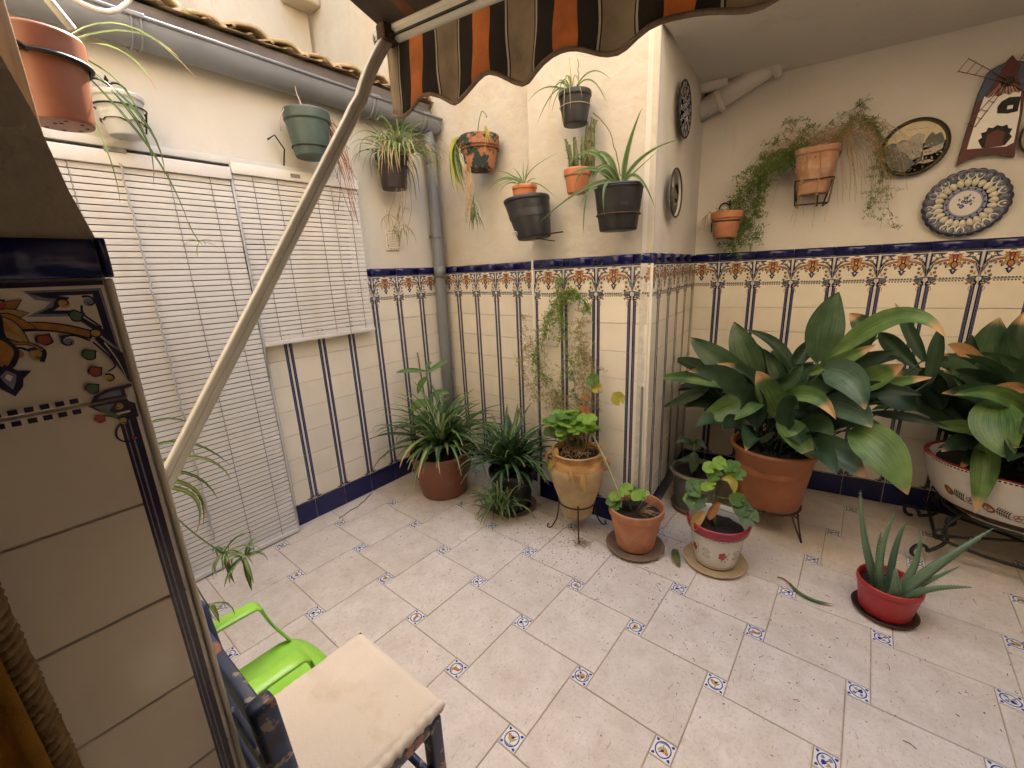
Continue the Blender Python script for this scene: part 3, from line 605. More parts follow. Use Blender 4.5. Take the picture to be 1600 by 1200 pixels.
def tile_mesh(kind, lo=0, hi=200):
    key = (kind, round(lo), round(hi))
    if key not in TC:
        mb = MB(); W = (hi - lo) / 1000
        if kind == 'cap':   # rounded navy coping
            h_ = CAP - TOP; V = []; F = []; g = .001
            prof = [(.007, .001), (-.002, .001), (-.004, .004), (-.0045, h_ * .5), (-.004, h_ - .010), (-.001, h_ - .003), (.008, h_)]
            for x in (g, W - g): V += [(x, y, z) for y, z in prof]
            n = len(prof); F = [(k, n + k, n + k + 1, k + 1) for k in range(n - 1)] + [tuple(range(n)), tuple(range(2 * n - 1, n - 1, -1))]
            mb.add(V, F, navy, True)
        elif kind == 'skirt': slab(mb, W, ROW0 - .001, navy, ch=.0015)
        else:
            slab(mb, W, RH, cream); apply_art(mb, ARTS[kind], lo + 1.6, hi - 1.6, fn=lambda x, y, o: ((x - lo) / 1000, -o, y / 1000))
        TC[key] = mb.mesh(kind + '_tile')
    return TC[key]
def wall_tiles(root, cols, skip=None, smax=None):
    """cols: list of (u position, lo, hi) pieces of a 200 mm tile"""
    rng = random.Random(11)
    for u, lo, hi in cols:
        rows = [('skirt', 0, 'skirting_tile'), ('foot', ROW0, 'wall_tile')] + [('shaft', ROW0 + k * RH, 'wall_tile') for k in range(1, 7)] + [('capital', ROW0 + 7 * RH, 'wall_tile'), ('arch', ROW0 + 8 * RH, 'border_tile'), ('cap', TOP, 'coping_tile')]
        for kind, z, nm in rows:
            if skip and skip(u, z): continue
            o = bpy.data.objects.new(nm, tile_mesh(kind, lo, hi)); link(o, root)
            o.location = (u, rng.uniform(-.0005, .0005), z); o.rotation_euler = (rng.uniform(-.002, .002), 0, rng.uniform(-.002, .002))
def spans(u0, first, u1):
    """columns from u0 to u1 with tile joints at first + k*0.2"""
    out = []; k = math.floor((u0 - first) / TW)
    while first + k * TW < u1 - 1e-6:
        a = first + k * TW; b = a + TW; lo = max(0, u0 - a); hi = min(TW, u1 - a)
        if hi - lo > .006: out.append((a + lo, lo * 1000, hi * 1000))
        k += 1
    return out
def wall_body(mb, u0, u1, z0, z1, th, mat=None, y0=.008, low=True):
    # plaster above the coping, grout bed behind the tiles
    if low and z0 < TOP:
        mb.box((u0, .005, z0), (u1, th, CAP - .004), grout); mb.box((u0, y0, CAP - .004), (u1, th, z1), mat or plaster)
    else: mb.box((u0, y0, z0), (u1, th, z1), mat or plaster)
# ------------------------------------------------------------------ floor
fx, fy, fa, fb, ft = 1.5588, -.9104, .3273, .0671, -.0158
fl = MB(); fl.box((-.6, -6.2, -.12), (5.2, 1.7, -.0035), floor_grout)
floor = single(fl, 'floor', kind='structure')
def floor_tile(w_, mat, art=None, g=.0018):
    mb = MB(); ch = .0016; z = 0; h = w_ / 2; d = .0055
    a = h - g - ch; b = h - g
    V = [(-a, -a, 0), (a, -a, 0), (a, a, 0), (-a, a, 0), (-b, -b, -ch), (b, -b, -ch), (b, b, -ch), (-b, b, -ch), (-b, -b, -d), (b, -b, -d), (b, b, -d), (-b, b, -d)]
    F = [(0, 1, 2, 3)]
    for o in (0, 4):
        for k in range(4): F.append((o + k, o + 4 + k, o + 4 + (k + 1) % 4, o + (k + 1) % 4))
    mb.add(V, F, mat)
    if art: apply_art(mb, art, -100, 100, fn=lambda x, y, o: (x / 1000, y / 1000, o))
    return mb.mesh('inset_tile' if art else 'floor_tile')
def inset_art(v):
    A = Art(); R0 = 23
    ring = circ(0, 0, R0, 20, 1.08); A.stroke(inkb, ring, 3.2, sm=False, closed=True)
    nb0 = 0
    for sx_ in (-1, 1):
        for sy_ in (-1, 1):
            A.stroke(inkb, [(25 * sx_, 19 * sy_), (20 * sx_, 24 * sy_), (27 * sx_, 26 * sy_), (24 * sx_, 20 * sy_)], 3); A.poly(inkb, circ(22.5 * sx_, 23 * sy_, 3))
    n0 = len(A.sh)
    if v == 0:    # bird
        A.stroke(inkg, [(-15, -12), (0, -16), (14, -11)], 3); A.poly(inky, smooth_poly([(-12, 2), (-4, 8), (6, 4), (12, 8), (8, -3), (0, -8), (-8, -5), (-12, 2)])); A.poly(ink, [(-4, 4), (6, 10), (10, 16), (4, 4), (0, -2)]); A.poly(inko, circ(-10, 5, 4)); A.stroke(ink, [(2, -7), (2, -13)], 1.4)
    elif v == 1:  # running hare
        A.poly(inko, smooth_poly([(-14, -4), (-10, 4), (0, 6), (8, 8), (13, 3), (8, -2), (10, -10), (4, -4), (-6, -4), (-12, -11), (-14, -4)])); A.poly(inky, circ(10, 7, 4.4)); A.stroke(inko, [(9, 9), (5, 16)], 2.4); A.stroke(inkg, [(-14, -13), (0, -15), (14, -12)], 2.6); A.stroke(ink, [(-10, 3), (0, 5), (9, 8)], 1)
    elif v == 2:  # jug / fruit
        A.poly(inky, circ(0, -1, 9)); A.poly(inko, circ(-3, -3, 5.5)); A.poly(inkb, circ(7, 8, 3.5)); A.poly(inkgr, leafshape(-8, 9, 5)); A.stroke(ink, [(-10, -12), (2, -14), (12, -10)], 2); A.stroke(inkb, [(-14, 0), (-8, 5), (0, 12)], 1.6)
    else:         # blue flower spray
        A.stroke(ink, [(-8, -12), (-2, -2), (8, 10)], 1.8); A.poly(inkb, leafshape(-6, -4, 6.5)); A.poly(inkg, leafshape(7, 8, 5.5)); A.poly(inky, leafshape(4, -6, 4.5)); A.poly(inkg, leafshape(-8, 8, 4.5)); A.stroke(inkgr, [(0, -12), (8, -8), (12, -12)], 1.6)
    for q in range(n0, len(A.sh)):
        sh = A.sh[q]; g = lambda P: [(x * 1.28, y * 1.28) for x, y in P]
        A.sh[q] = (sh[0], [g(P) for P in sh[1]], 'strip') if len(sh) == 3 else (sh[0], g(sh[1]))
    return A
inset_w = pm('inset_white_glaze', (.70, .67, .61), .3, .05, 30, rnd=.05)
big_t = floor_tile(fa, stone); insets = [floor_tile(fb, inset_w, inset_art(v)) for v in range(4)]
rng = random.Random(3); cf, sf = math.cos(ft), math.sin(ft)
for k in range(-8, 12):
    for mm in range(-9, 12):
        X = k * fa + mm * fb; Y = -k * fb + mm * fa
        px_, py_ = fx + cf * X - sf * Y, fy + sf * X + cf * Y
        if -.1 < px_ < 4.1 and -2.6 < py_ < 1.3:
            o = bpy.data.objects.new('inset_tile', insets[rng.randrange(4)]); link(o, floor); o.location = (px_, py_, rng.uniform(-.0004, .0002)); o.rotation_euler = (0, 0, ft + rng.choice((0, 0, math.pi / 2, math.pi)))
        # big tile sits between insets: its centre is offset by half of both pitches
        X += (fa + fb) / 2; Y += (fa - fb) / 2
        px_, py_ = fx + cf * X - sf * Y, fy + sf * X + cf * Y
        if -.25 < px_ < 4.4 and -2.9 < py_ < 1.45:
            o = bpy.data.objects.new('floor_tile', big_t); link(o, floor); o.location = (px_, py_, rng.uniform(-.0006, .0002)); o.rotation_euler = (rng.uniform(-.0012, .0012), rng.uniform(-.0012, .0012), ft + rng.choice((0, 1, 2, 3)) * math.pi / 2)
# ------------------------------------------------------------------ walls
PI2 = math.pi / 2
ORDER = []
# left wall (plane x = 0); local x runs along world y
lw = thing('left_wall', 'white plastered left wall with blinds over its door and window, column tiles below', 'wall', (0, 0, 0), PI2)
mb = MB()
for (u0, u1, z0, z1) in ((-3.6, -2.15, 0, 2.6), (-2.15, -1.13, 2.02, 2.6), (-1.13, -.52, 0, 1.2), (-1.13, -.52, 2.0, 2.6), (-.52, .26, 0, 2.6)):
    if z0 < TOP and z1 > CAP: wall_body(mb, u0, u1, z0, z1, .3, plaster_white)
    elif z0 < TOP: mb.box((u0, .005, z0), (u1, .3, z1), grout)
    else: mb.box((u0, .008, z0), (u1, .3, z1), plaster_white)
part(mb, 'masonry', lw, local=True)
j = MB(); j.box((-1.131, -.003, .14), (-1.118, .02, 1.17), trim, .003); part(j, 'edge_trim', lw, local=True)
wall_tiles(lw, spans(-1.118, -.398, .232 - .01), skip=lambda u, z: z > 1.15 and u < -.62)
bk = MB(); bk.box((-2.15, .12, 0), (-1.13, .16, 2.02), ply_door); part(bk, 'door', lw, local=True)
bk = MB(); bk.box((-1.13, .12, 1.2), (-.52, .16, 2.0), pm('window_dark', (.05, .06, .07), .15)); part(bk, 'window', lw, local=True)
# back wall in the left recess
bw = thing('back_wall', 'ochre stained plaster wall behind the spider plants, tiled with blue columns below, left of the pier', 'wall', (0, .232, 0), -.0846)
mb = MB(); wall_body(mb, 0, 1.15, 0, 4.6, .3); mb.box((-1.8, .008, 0), (-.001, .3, 4.6), outer_wall); part(mb, 'masonry', bw, local=True)
wall_tiles(bw, spans(.0, -.025, 1.005))
# pier
pw = thing('pier', 'protruding plastered pier between the two wall recesses, four black pots hanging on its face', 'wall', (0, 0, 0), 0)
mb = MB()
mb.box((1.008, .005, 0), (1.7135, .03, CAP - .004), grout); mb.box((1.008, .03, 0), (1.69, .30, CAP - .004), grout); mb.box((1.008, .008, CAP - .004), (1.7145, .03, 4.6), plaster); mb.box((1.008, .03, CAP - .004), (1.69, .30, 4.6), plaster); part(mb, 'masonry', pw, local=True)
wall_tiles(pw, spans(1.0233, 1.0233, 1.712))
t = MB(); t.box((1.006, -.002, 0), (1.021, .02, CAP), trim, .003); part(t, 'corner_trim', pw, local=True)
t = MB(); t.box((1.7125, -.002, 0), (1.7255, .008, TOP), trim, .004); t.box((1.7125, -.005, TOP + .001), (1.7285, .009, CAP - .001), navy, .003); part(t, 'corner_trim', pw, local=True)
# pier side return
sw = thing('pier_side_wall', 'shaded narrow side wall with two small plates, between pier edge and the roofed corner', 'wall', (1.724, 0, 0), PI2 + .0816)
mb = MB(); mb.box((.002, .005, 0), (1.1, .06, CAP - .004), grout); mb.box((.011, .008, CAP - .004), (1.1, .06, 2.6), plaster_white); part(mb, 'masonry', sw, local=True)
wall_tiles(sw, spans(.004, .1209, .976))
# right rear wall
rw = thing('right_wall', 'shaded white wall hung with plates and a windmill, tiled behind the broad leaved plants', 'wall', (1.724, .978, 0), .1113)
mb = MB(); wall_body(mb, -.3, 3.2, 0, 4.6, .3, plaster_white); part(mb, 'masonry', rw, local=True)
wall_tiles(rw, spans(-.078, .066, 2.2))
# right end wall (outside the frame), house behind the camera
ew = thing('end_wall', 'plain plastered wall closing the courtyard on the right', 'wall', (4.05, 0, 0), -PI2)
mb = MB(); mb.box((-1.6, .008, 0), (.1, .3, 4.6), plaster_white); mb.box((.1, .008, 2.3), (3.6, .3, 4.6), plaster_white); part(mb, 'masonry', ew, local=True)
mb = MB(); mb.box((.1, .02, 0), (3.6, .06, 2.3), ply_door); part(mb, 'added_dark_panel', ew, local=True)  # unseen dark panel, added to cut the light bounced onto the pillar
hb = MB()
hb.box((-.3, -2.75, 0), (1.45, -2.25, 6.4), outer_wall); hb.box((1.45, -2.75, 2.62), (4.1, -2.2, 6.4), outer_wall)
house = thing('house', 'house wall on the camera side with its porch opening', 'building', (0, -2.5, 0)); hb.box((2.98, -2.6, 0), (4.1, -1.98, 2.6), outer_wall); part(hb, 'facade', house)  # right-hand block is unseen, added to keep light off the pillar face
r_ = MB(); r_.box((-.6, -6.2, 0), (-.3, -2.75, 2.7), room_dark); r_.box((4.1, -6.2, 0), (4.3, -2.2, 2.7), room_dark); r_.box((-.6, -6.4, 0), (4.3, -6.2, 2.7), room_dark); r_.box((-.6, -6.4, 2.7), (4.3, -2.76, 2.9), room_dark)
part(r_, 'porch_room', house)
# ceiling over the right recess with sloping pipe
c_ = MB(); c_.box((1.64, .012, 2.465), (4.05, 1.6, 2.62), plaster_white); c_.box((1.726, .012, 2.44), (4.04, .16, 2.4655), plaster_white)
single(c_, 'porch_ceiling', kind='structure')
p_ = MB(); p_.tube([(1.60, .915, 2.325), (1.82, .93, 2.42), (2.16, .955, 2.56)], .056, plaster_white, 20)
p_.tube([(1.72, .92, 2.365), (1.75, .923, 2.378)], .064, plaster_white, 20); p_.tube([(1.985, .943, 2.476), (2.02, .946, 2.49)], .066, plaster_white, 20)
p_.tube([(1.60, .86, 2.45), (1.78, .90, 2.46)], .035, plaster_white, 14)
single(p_, 'waste_pipe', 'white painted waste pipe slanting up through the ceiling of the roofed corner', 'pipe', loc=(1.6, .915, 2.32))
# ------------------------------------------------------------------ foreground pillar
pl = thing('tiled_pillar', 'dark foreground pillar with large arch tile and navy coping at left edge', 'pillar', (1.78, -1.972, 0), PI2)
mb = MB(); mb.box((-.62, .005, 0), (.002, .26, CAP - .004), grout)
# rough plaster above the coping, leaning back from the corner
pr = [(.004, CAP - .004), (-.008, 1.565), (-.019, 1.643), (-.031, 1.694), (-.075, 1.90), (-.16, 2.2), (-.24, 2.7), (-.62, 2.7), (-.62, CAP - .004)]
Vv = [(a, .003, b) for a, b in pr] + [(a, .26, b) for a, b in pr]; n_ = len(pr)
mb.add(Vv, [tuple(range(n_))[::-1], tuple(range(n_, 2 * n_))] + [(k, (k + 1) % n_, n_ + (k + 1) % n_, n_ + k) for k in range(n_)], plaster_pillar)
part(mb, 'masonry', pl, local=True)
wall_tiles(pl, spans(-.6, 0, 0))
t = MB(); t.box((.001, -.0005, 0), (.009, .02, TOP), trim, .003); part(t, 'corner_trim', pl, local=True)
t = MB(); t.box((.001, -.004, TOP + .001), (.0105, .02, CAP), navy, .003); part(t, 'coping_tile', pl, local=True)
# ------------------------------------------------------------------ roof, gutter, downpipe, upper walls
rf = thing('tiled_roof', 'mossy clay tiled roof edge above the grey gutter', 'roof', (0, -1.5, 2.6))
barrel = []
for up in (1, -1):
    mb = MB(); V = []; F = []; sg = 8; L = 5
    for jx in range(L + 1):
        x = .052 - jx * .3; z = 2.60 + jx * .3 * .3
        for s_ in range(sg + 1):
            t = math.pi * s_ / sg; rr = (.086 - .012 * jx / L) * up
            for off in (0, .014):
                V.append((x + .006 * math.sin(s_ * 1.7), -math.cos(t) * (abs(rr) - off * up), z + math.sin(t) * (rr - off * up) * (.36 if up > 0 else .22) + .022 - (off * .8 if up > 0 else 0)))
    st = (sg + 1) * 2
    for jx in range(L):
        for s_ in range(sg):
            a = jx * st + s_ * 2; F += [(a, a + 2, a + st + 2, a + st), (a + 1, a + st + 1, a + st + 3, a + 3)]
    for s_ in range(sg): a = s_ * 2; F.append((a, a + 1, a + 3, a + 2))
    mb.add(V, F, roof_m, True); barrel.append(mb.mesh('roof_tile', (0, 0, 0)))
rg = random.Random(5)
for k in range(19):
    for q in (0, 1):
        o = bpy.data.objects.new('roof_tile', barrel[q]); link(o, rf); o.location = (rg.uniform(-.015, .015), -1.6 + k * .182 + q * .091 + 0.0 - 0.0 - 0.0, -2.6 + rg.uniform(-.004, .006)); o.location.y -= .02
        o.rotation_euler = (0, 0, rg.uniform(-.02, .02))
rb = MB(); rb.add([(.02, -3.3, 2.585), (.02, .24, 2.585), (-1.5, .24, 3.03), (-1.5, -3.3, 3.03), (.02, -3.3, 2.6), (.02, .24, 2.6), (-1.5, .24, 3.045), (-1.5, -3.3, 3.045)], [(0, 3, 2, 1), (4, 5, 6, 7), (0, 1, 5, 4), (1, 2, 6, 5), (2, 3, 7, 6), (3, 0, 4, 7)], dark_wood)
part(rb, 'roof_deck', rf)
rb = MB(); rb.box((-.01, -3.3, 2.47), (.028, .2, 2.584), dark_wood); part(rb, 'eave_board', rf)
gt = thing('gutter', 'grey half round gutter under the roof tiles', 'gutter', (.03, -1.5, 2.5))
mb = MB(); V = []; F = []; ys = [-3.3, -2.4, -1.5, -.6, .05, .21]
for iy, y in enumerate(ys):
    zc = 2.508 - (y + 3.3) * .009
    for s_ in range(13):
        t = math.pi * (1 + s_ / 12)
        for r0 in (.072, .069): V.append((.072 - r0 * math.cos(t) * -1 * -1, y, zc + r0 * 1.22 * math.sin(t)))
st = 26
for iy in range(len(ys) - 1):
    for s_ in range(12):
        a = iy * st + s_ * 2; F += [(a, a + 2, a + st + 2, a + st), (a + 1, a + st + 1, a + st + 3, a + 3)]
mb.add(V, F, gutter_m, True)
part(mb, 'channel', gt)
lp = MB(); lp.tube([(.145, -3.3, 2.510), (.145, .21, 2.479)], .0085, gutter_m, 10); part(lp, 'lip', gt)
for y in (-2.3, -1.43, -.33, .06):
    cl = MB(); zc = 2.508 - (y + 3.3) * .009
    for dy in (0, .03):
        cl.tube([(.072 + .076 * math.cos(math.pi * (1 + k / 12)), y + dy, zc + .076 * 1.22 * math.sin(math.pi * (1 + k / 12))) for k in range(13)], .005, gutter_m, 6)
    cl.box((.13, y - .012, zc - .006), (.158, y + .042, zc + .012), gutter_m, .004); part(cl, 'clip', gt)
ec = MB(); V = [(.072 + .072 * math.cos(math.pi * (1 + k / 12)), .212, 2.478 + .088 * math.sin(math.pi * (1 + k / 12))) for k in range(13)]
ec.add(V + [(a, b + .004, c) for a, b, c in V], [tuple(range(13)), tuple(range(25, 12, -1))], opal); part(ec, 'end_cap', gt)
dp = thing('downpipe', 'grey downpipe running down the corner beside the clay plaque', 'pipe', (.07, .15, 0))
mb = MB(); mb.tube([(.072, .13, 2.40), (.068, .145, 2.33), (.066, .148, 2.28), (.062, .15, 1.6), (.05, .15, .9), (.045, .15, .001)], .039, gutter_m, 24); part(mb, 'shaft', dp)
for a, b, r in ((2.20, 2.28, .043), (1.44, 1.52, .043)):
    mb = MB(); mb.tube([(.062, .149, a), (.063, .149, b)], r, gutter_m, 24); part(mb, 'sleeve', dp)
mb = MB(); mb.tube([(.061, .149, 1.715), (.061, .149, 1.735)], .0435, bracket_m, 24); mb.beam((.03, .2, 1.725), (.03, .11, 1.725), .01, .02, bracket_m); part(mb, 'clamp', dp)
uw = thing('neighbour_building', 'ochre rendered upper walls rising behind the tiled roof', 'building', (-1.7, 0, 0))
mb = MB(); mb.box((-2.0, -6, 2.2), (-1.55, .33, 7.5), outer_wall); part(mb, 'side_wall', uw)
mb = MB(); mb.box((-1.548, .1, 3.70), (-1.36, .36, 3.95), outer_wall, .02); part(mb, 'corbel', uw)
# loose cable over the gutter
cb = MB(); cb.tube(bez((.3, -1.90, 2.62), (.3, -1.60, 2.36), (.3, -1.50, 2.26), 14, (.3, -1.36, 2.72)), .0085, pm('white_cable', (.60, .56, .48), .5), 8)
single(cb, 'cable', 'white cable looping down in front of the gutter at the top left', 'cable', loc=(.2, -1.5, 2.45))
# ------------------------------------------------------------------ blinds
def blind(name, label, y0, y1, z0, z1, x, nslat, cords, rail, group=None):
    t = thing(name, label, 'blind', (x, (y0 + y1) / 2, z0), 0, group)
    mb = MB(); mb.box((x - .012, y0 - .004, z1), (x + .018, y1 + .004, z1 + rail), blind_m, .002); part(mb, 'head_rail', t)
    p = (z1 - z0) / nslat; sl = MB(); h = p * .86; c = 2.6
    pr = [(-.002, 0), (.0006, h * .02), (.0010, h * .5), (.0006, h * .98), (-.002, h)]
    V = [(a, y, b) for y in (y0 - (y0 + y1) / 2, y1 - (y0 + y1) / 2) for a, b in pr]; n = len(pr)
    sl.add(V, [(k, k + 1, n + k + 1, n + k)[::-1] for k in range(n - 1)] + [tuple(range(n)), tuple(range(2 * n - 1, n - 1, -1)), (0, n, 2 * n - 1, n - 1)], blind_m, False)
    me = sl.mesh('slat'); rg = random.Random(2)
    for k in range(nslat):
        o = bpy.data.objects.new('slat', me); link(o, t); o.location = (rg.uniform(-.0008, .0008), rg.uniform(-.0012, .0012), k * p + p * .06); o.rotation_euler = (rg.uniform(-.0012, .0012), 0, 0)
    for y in cords:
        cm = MB(); V = [(x + .0052 + .0008 * math.sin(k), y + (.0022 if k % 2 else -.0022), z0 + (z1 - z0) * k / (nslat * 2)) for k in range(nslat * 2 + 1)]
        cm.tube(V, .0014, pm('ladder_string', (.20, .18, .17), .9), 5, smooth=False); part(cm, 'cord', t)
    bm_ = MB(); bm_.box((x - .006, y0 - .003, z0 - .022), (x + .014, y1 + .003, z0), blind_m, .002); part(bm_, 'bottom_rail', t)
    return t
d1 = blind('door_blind', 'tall white slatted blind covering the door and reaching the floor', -2.14, -1.152, .03, 1.945, .05, 74, (-2.0, -1.72, -1.40, -1.24), .055)
pc = MB(); pc.tube([(.068, -1.56 + .004 * math.sin(k * 2.1) , 1.955 - k * .03) for k in range(60)], .0042, cord_m, 6, smooth=False); part(pc, 'pull_cord', d1)
bb = MB(); bb.box((.05, -1.60, 1.995), (.075, -1.53, 2.012), bracket_m); part(bb, 'bracket', d1)
d2 = blind('window_blind', 'short white slatted blind over the window, hanging above the blue column tiles', -1.138, -.462, 1.145, 1.975, .052, 33, (-1.05, -.93, -.72, -.52), .05)
pc = MB(); pc.tube([(.068, -.635, 1.98), (.067, -.632, 1.5), (.068, -.634, 1.12)], .0025, fab_white, 6); part(pc, 'pull_cord', d2)
bb = MB(); bb.box((.05, -.86, 1.992), (.073, -.81, 2.01), bracket_m); part(bb, 'bracket', d2)
sb = MB(); sb.box((-.006, -2.15, 2.018), (.045, -.43, 2.05), alu, .003); single(sb, 'blind_shelf', 'narrow grey metal ledge above both white blinds', 'ledge', loc=(0, -1.3, 2.03))
hs = MB(); hs.tube([(.055, -1.146, 2.0), (.06, -1.145, 1.6), (.06, -1.146, 1.15), (.05, -1.148, .95)], .006, pm('pale_hose', (.40, .40, .41), .5), 8); single(hs, 'drain_hose', 'thin grey hose hanging in the gap between the two blinds', 'hose', loc=(.05, -1.14, 1.5))
# tile plaque with handwritten text
pq = thing('wall_plaque', 'small cream tile plaque with brown flowered border and handwritten lines', 'plaque', (.004, -.198, 1.69))
mb = MB(); mb.box((-.006, -.250, 1.632), (.006, -.146, 1.762), cream, .002)
A = Art(); A.stroke(inko, [(12, 10), (52, 7), (92, 10), (97, 30), (95, 65), (97, 100), (88, 120), (52, 123), (14, 120), (8, 100), (10, 65), (8, 30), (12, 10)], 2.6)
for q in ((12, 30), (95, 32), (30, 8), (72, 8), (10, 98), (95, 96), (32, 122), (74, 122), (52, 6)): A.poly(ink, leafshape(q[0], q[1], 4.2))
for q in ((52, 123), (9, 64), (96, 64)): A.poly(inkr, leafshape(q[0], q[1], 4))
rg = random.Random(9)
for ln in range(9):
    y = 108 - ln * 10.5; x = 20 + rg.uniform(0, 6)
    while x < 84 - rg.uniform(0, 8):
        L = rg.uniform(5, 13); A.stroke(inkg if ln else ink, [(x, y), (x + L * .3, y + 2.4), (x + L * .55, y - 1), (x + L, y + 1.5)], 1.3); x += L + 3
apply_art(mb, A, 0, 110, fn=lambda x, y, o: (.006 + .0003 + o, -.250 + x / 1000, 1.632 + y / 1000)); part(mb, 'tile', pq)
# ------------------------------------------------------------------ awning
aw = thing('awning', 'retractable awning with taupe, black and orange striped scalloped valance', 'awning', (1.27, -1.09, 2.17))
BZ = lambda x: 2.171 - .085 * (x - 1.25)
fb_ = MB()
xs = []; ph = 1.656; Pd = .2555
bands = []
k = -3; 
def stripe_at(x):
    t = ((x - ph + Pd / 2) % Pd) - Pd / 2; a = abs(t)
    return fab_orange if a < .030 else fab_dark if a < .078 else fab_white if a < .083 else fab_dark if a < .0865 else fab_brown
edges = sorted({round(v, 5) for kk in range(-3, 12) for b in (-.0865, -.083, -.078, -.03, .03, .078, .083, .0865, .1) for v in [ph + kk * Pd + b] if 1.262 < v < 3.9} | {1.262, 3.9})
X = [edges[0]]
for a in edges[1:]:
    n_ = max(1, int((a - X[-1]) / .02)); b0 = X[-1]
    X += [b0 + (a - b0) * (q + 1) / n_ for q in range(n_)]
def bot(x): return 1.958 - .056 * (x - 1.27) + .017 * math.sin(2 * math.pi * (x - 1.40) / .2475 + .75) + .006 * math.sin(x * 31)
def vy(x, t): return -1.09 + .010 * math.sin(x * 25.4 + 1) * t + .005 * math.sin(x * 47) * t - .012 * t
NR = 9; V = []
for x in X:
    for r in range(NR + 1):
        t = r / NR; V.append((x + .004 * math.sin(x * 30 + r * .8) * t, vy(x, t), (BZ(x) - .012) * (1 - t) + bot(x) * t))
for i in range(len(X) - 1):
    mt = stripe_at((X[i] + X[i + 1]) / 2)
    fb_.add([], [], mt); k_ = fb_.mi(mt)
    for r in range(NR):
        a = i * (NR + 1) + r; fb_.f.append((a, a + NR + 1, a + NR + 2, a + 1)); fb_.m.append(k_); fb_.sm.append(True); fb_.uv.append(None)
fb_.v = V
va = part(fb_, 'valance', aw); so_ = va.modifiers.new('thick', 'SOLIDIFY'); so_.thickness = .0012
hem = MB(); hem.tube([(x, vy(x, 1), bot(x)) for x in X], .0055, pm('hem_tape', (.17, .115, .08), .9, .2, 40, .4, 200), 8)
hem.tube([(1.262, vy(1.262, t / 8), (BZ(1.262) - .02) * (1 - t / 8) + bot(1.262) * t / 8) for t in range(9)], .0025, fab_brown, 6); part(hem, 'hem', aw)
cn = MB(); nX = 66
for i in range(nX):
    x0 = 1.262 + 2.64 * i / nX; x1 = 1.262 + 2.64 * (i + 1) / nX
    mt = stripe_at((x0 + x1) / 2); 
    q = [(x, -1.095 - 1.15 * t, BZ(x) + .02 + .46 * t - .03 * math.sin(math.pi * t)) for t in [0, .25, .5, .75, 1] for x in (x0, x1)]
    cn.add(q, [(2 * a, 2 * a + 1, 2 * a + 3, 2 * a + 2) for a in range(4)], pm('shaded_canopy_cloth', (.05, .035, .025), .95, .3, 9, .3, 240) if mt != fab_orange else pm('shaded_canopy_orange', (.12, .045, .02), .95, .3, 9, .3, 200), True)  # darkened copies of the stripe cloth, underside shade put into the colour
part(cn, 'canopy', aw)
br = MB(); br.tube([(1.235, -1.09, BZ(1.235)), (3.9, -1.09, BZ(3.9))], .027, alu, 20); br.beam((1.24, -1.112, BZ(1.24) + .006), (3.9, -1.112, BZ(3.9) + .006), .012, .01, alu); br.beam((1.24, -1.116, BZ(1.24) - .014), (3.9, -1.116, BZ(3.9) - .014), .006, .005, iron); part(br, 'front_bar', aw)
ec = MB(); ec.tube([(1.232, -1.09, BZ(1.235)), (1.240, -1.09, BZ(1.24))], .029, gutter_m, 20); part(ec, 'end_cap', aw)
ar = MB()
AX = 1.3; path = bez((AX, -1.115, 2.150), (AX, -1.19, 2.06), (AX, -1.235, 1.96), 6) + [Vector((AX, -1.262, 1.925)), Vector((AX, -1.285, 1.889)), Vector((AX + .002, -1.32, 1.84)), Vector((AX, -1.6, 1.432)), Vector((AX, -1.96, .915))]
V = []; F = []
for i, p in enumerate(path):
    d = (path[min(i + 1, len(path) - 1)] - path[max(i - 1, 0)]).normalized(); u = Vector((1, 0, 0)); q = d.cross(u)
    for a, b in ((-1, -.8), (-.8, -1), (.8, -1), (1, -.8), (1, -.15), (.82, -.05), (.82, .05), (1, .15), (1, .8), (.8, 1), (-.8, 1), (-1, .8)): V.append(tuple(p + u * a * .012 + q * b * .0165))
for i in range(len(path) - 1):
    for k in range(12): F.append((i * 12 + k, i * 12 + (k + 1) % 12, (i + 1) * 12 + (k + 1) % 12, (i + 1) * 12 + k))
F += [tuple(range(12))[::-1], tuple(len(path) * 12 - 12 + k for k in range(12))]
ar.add(V, F, alu); part(ar, 'arm', aw)
hj = MB(); hj.box((1.285, -1.145, 2.135), (1.325, -1.085, 2.18), rust_iron, .006); hj.tube([(1.275, -1.12, 2.15), (1.335, -1.12, 2.15)], .008, iron, 10); part(hj, 'hinge', aw)
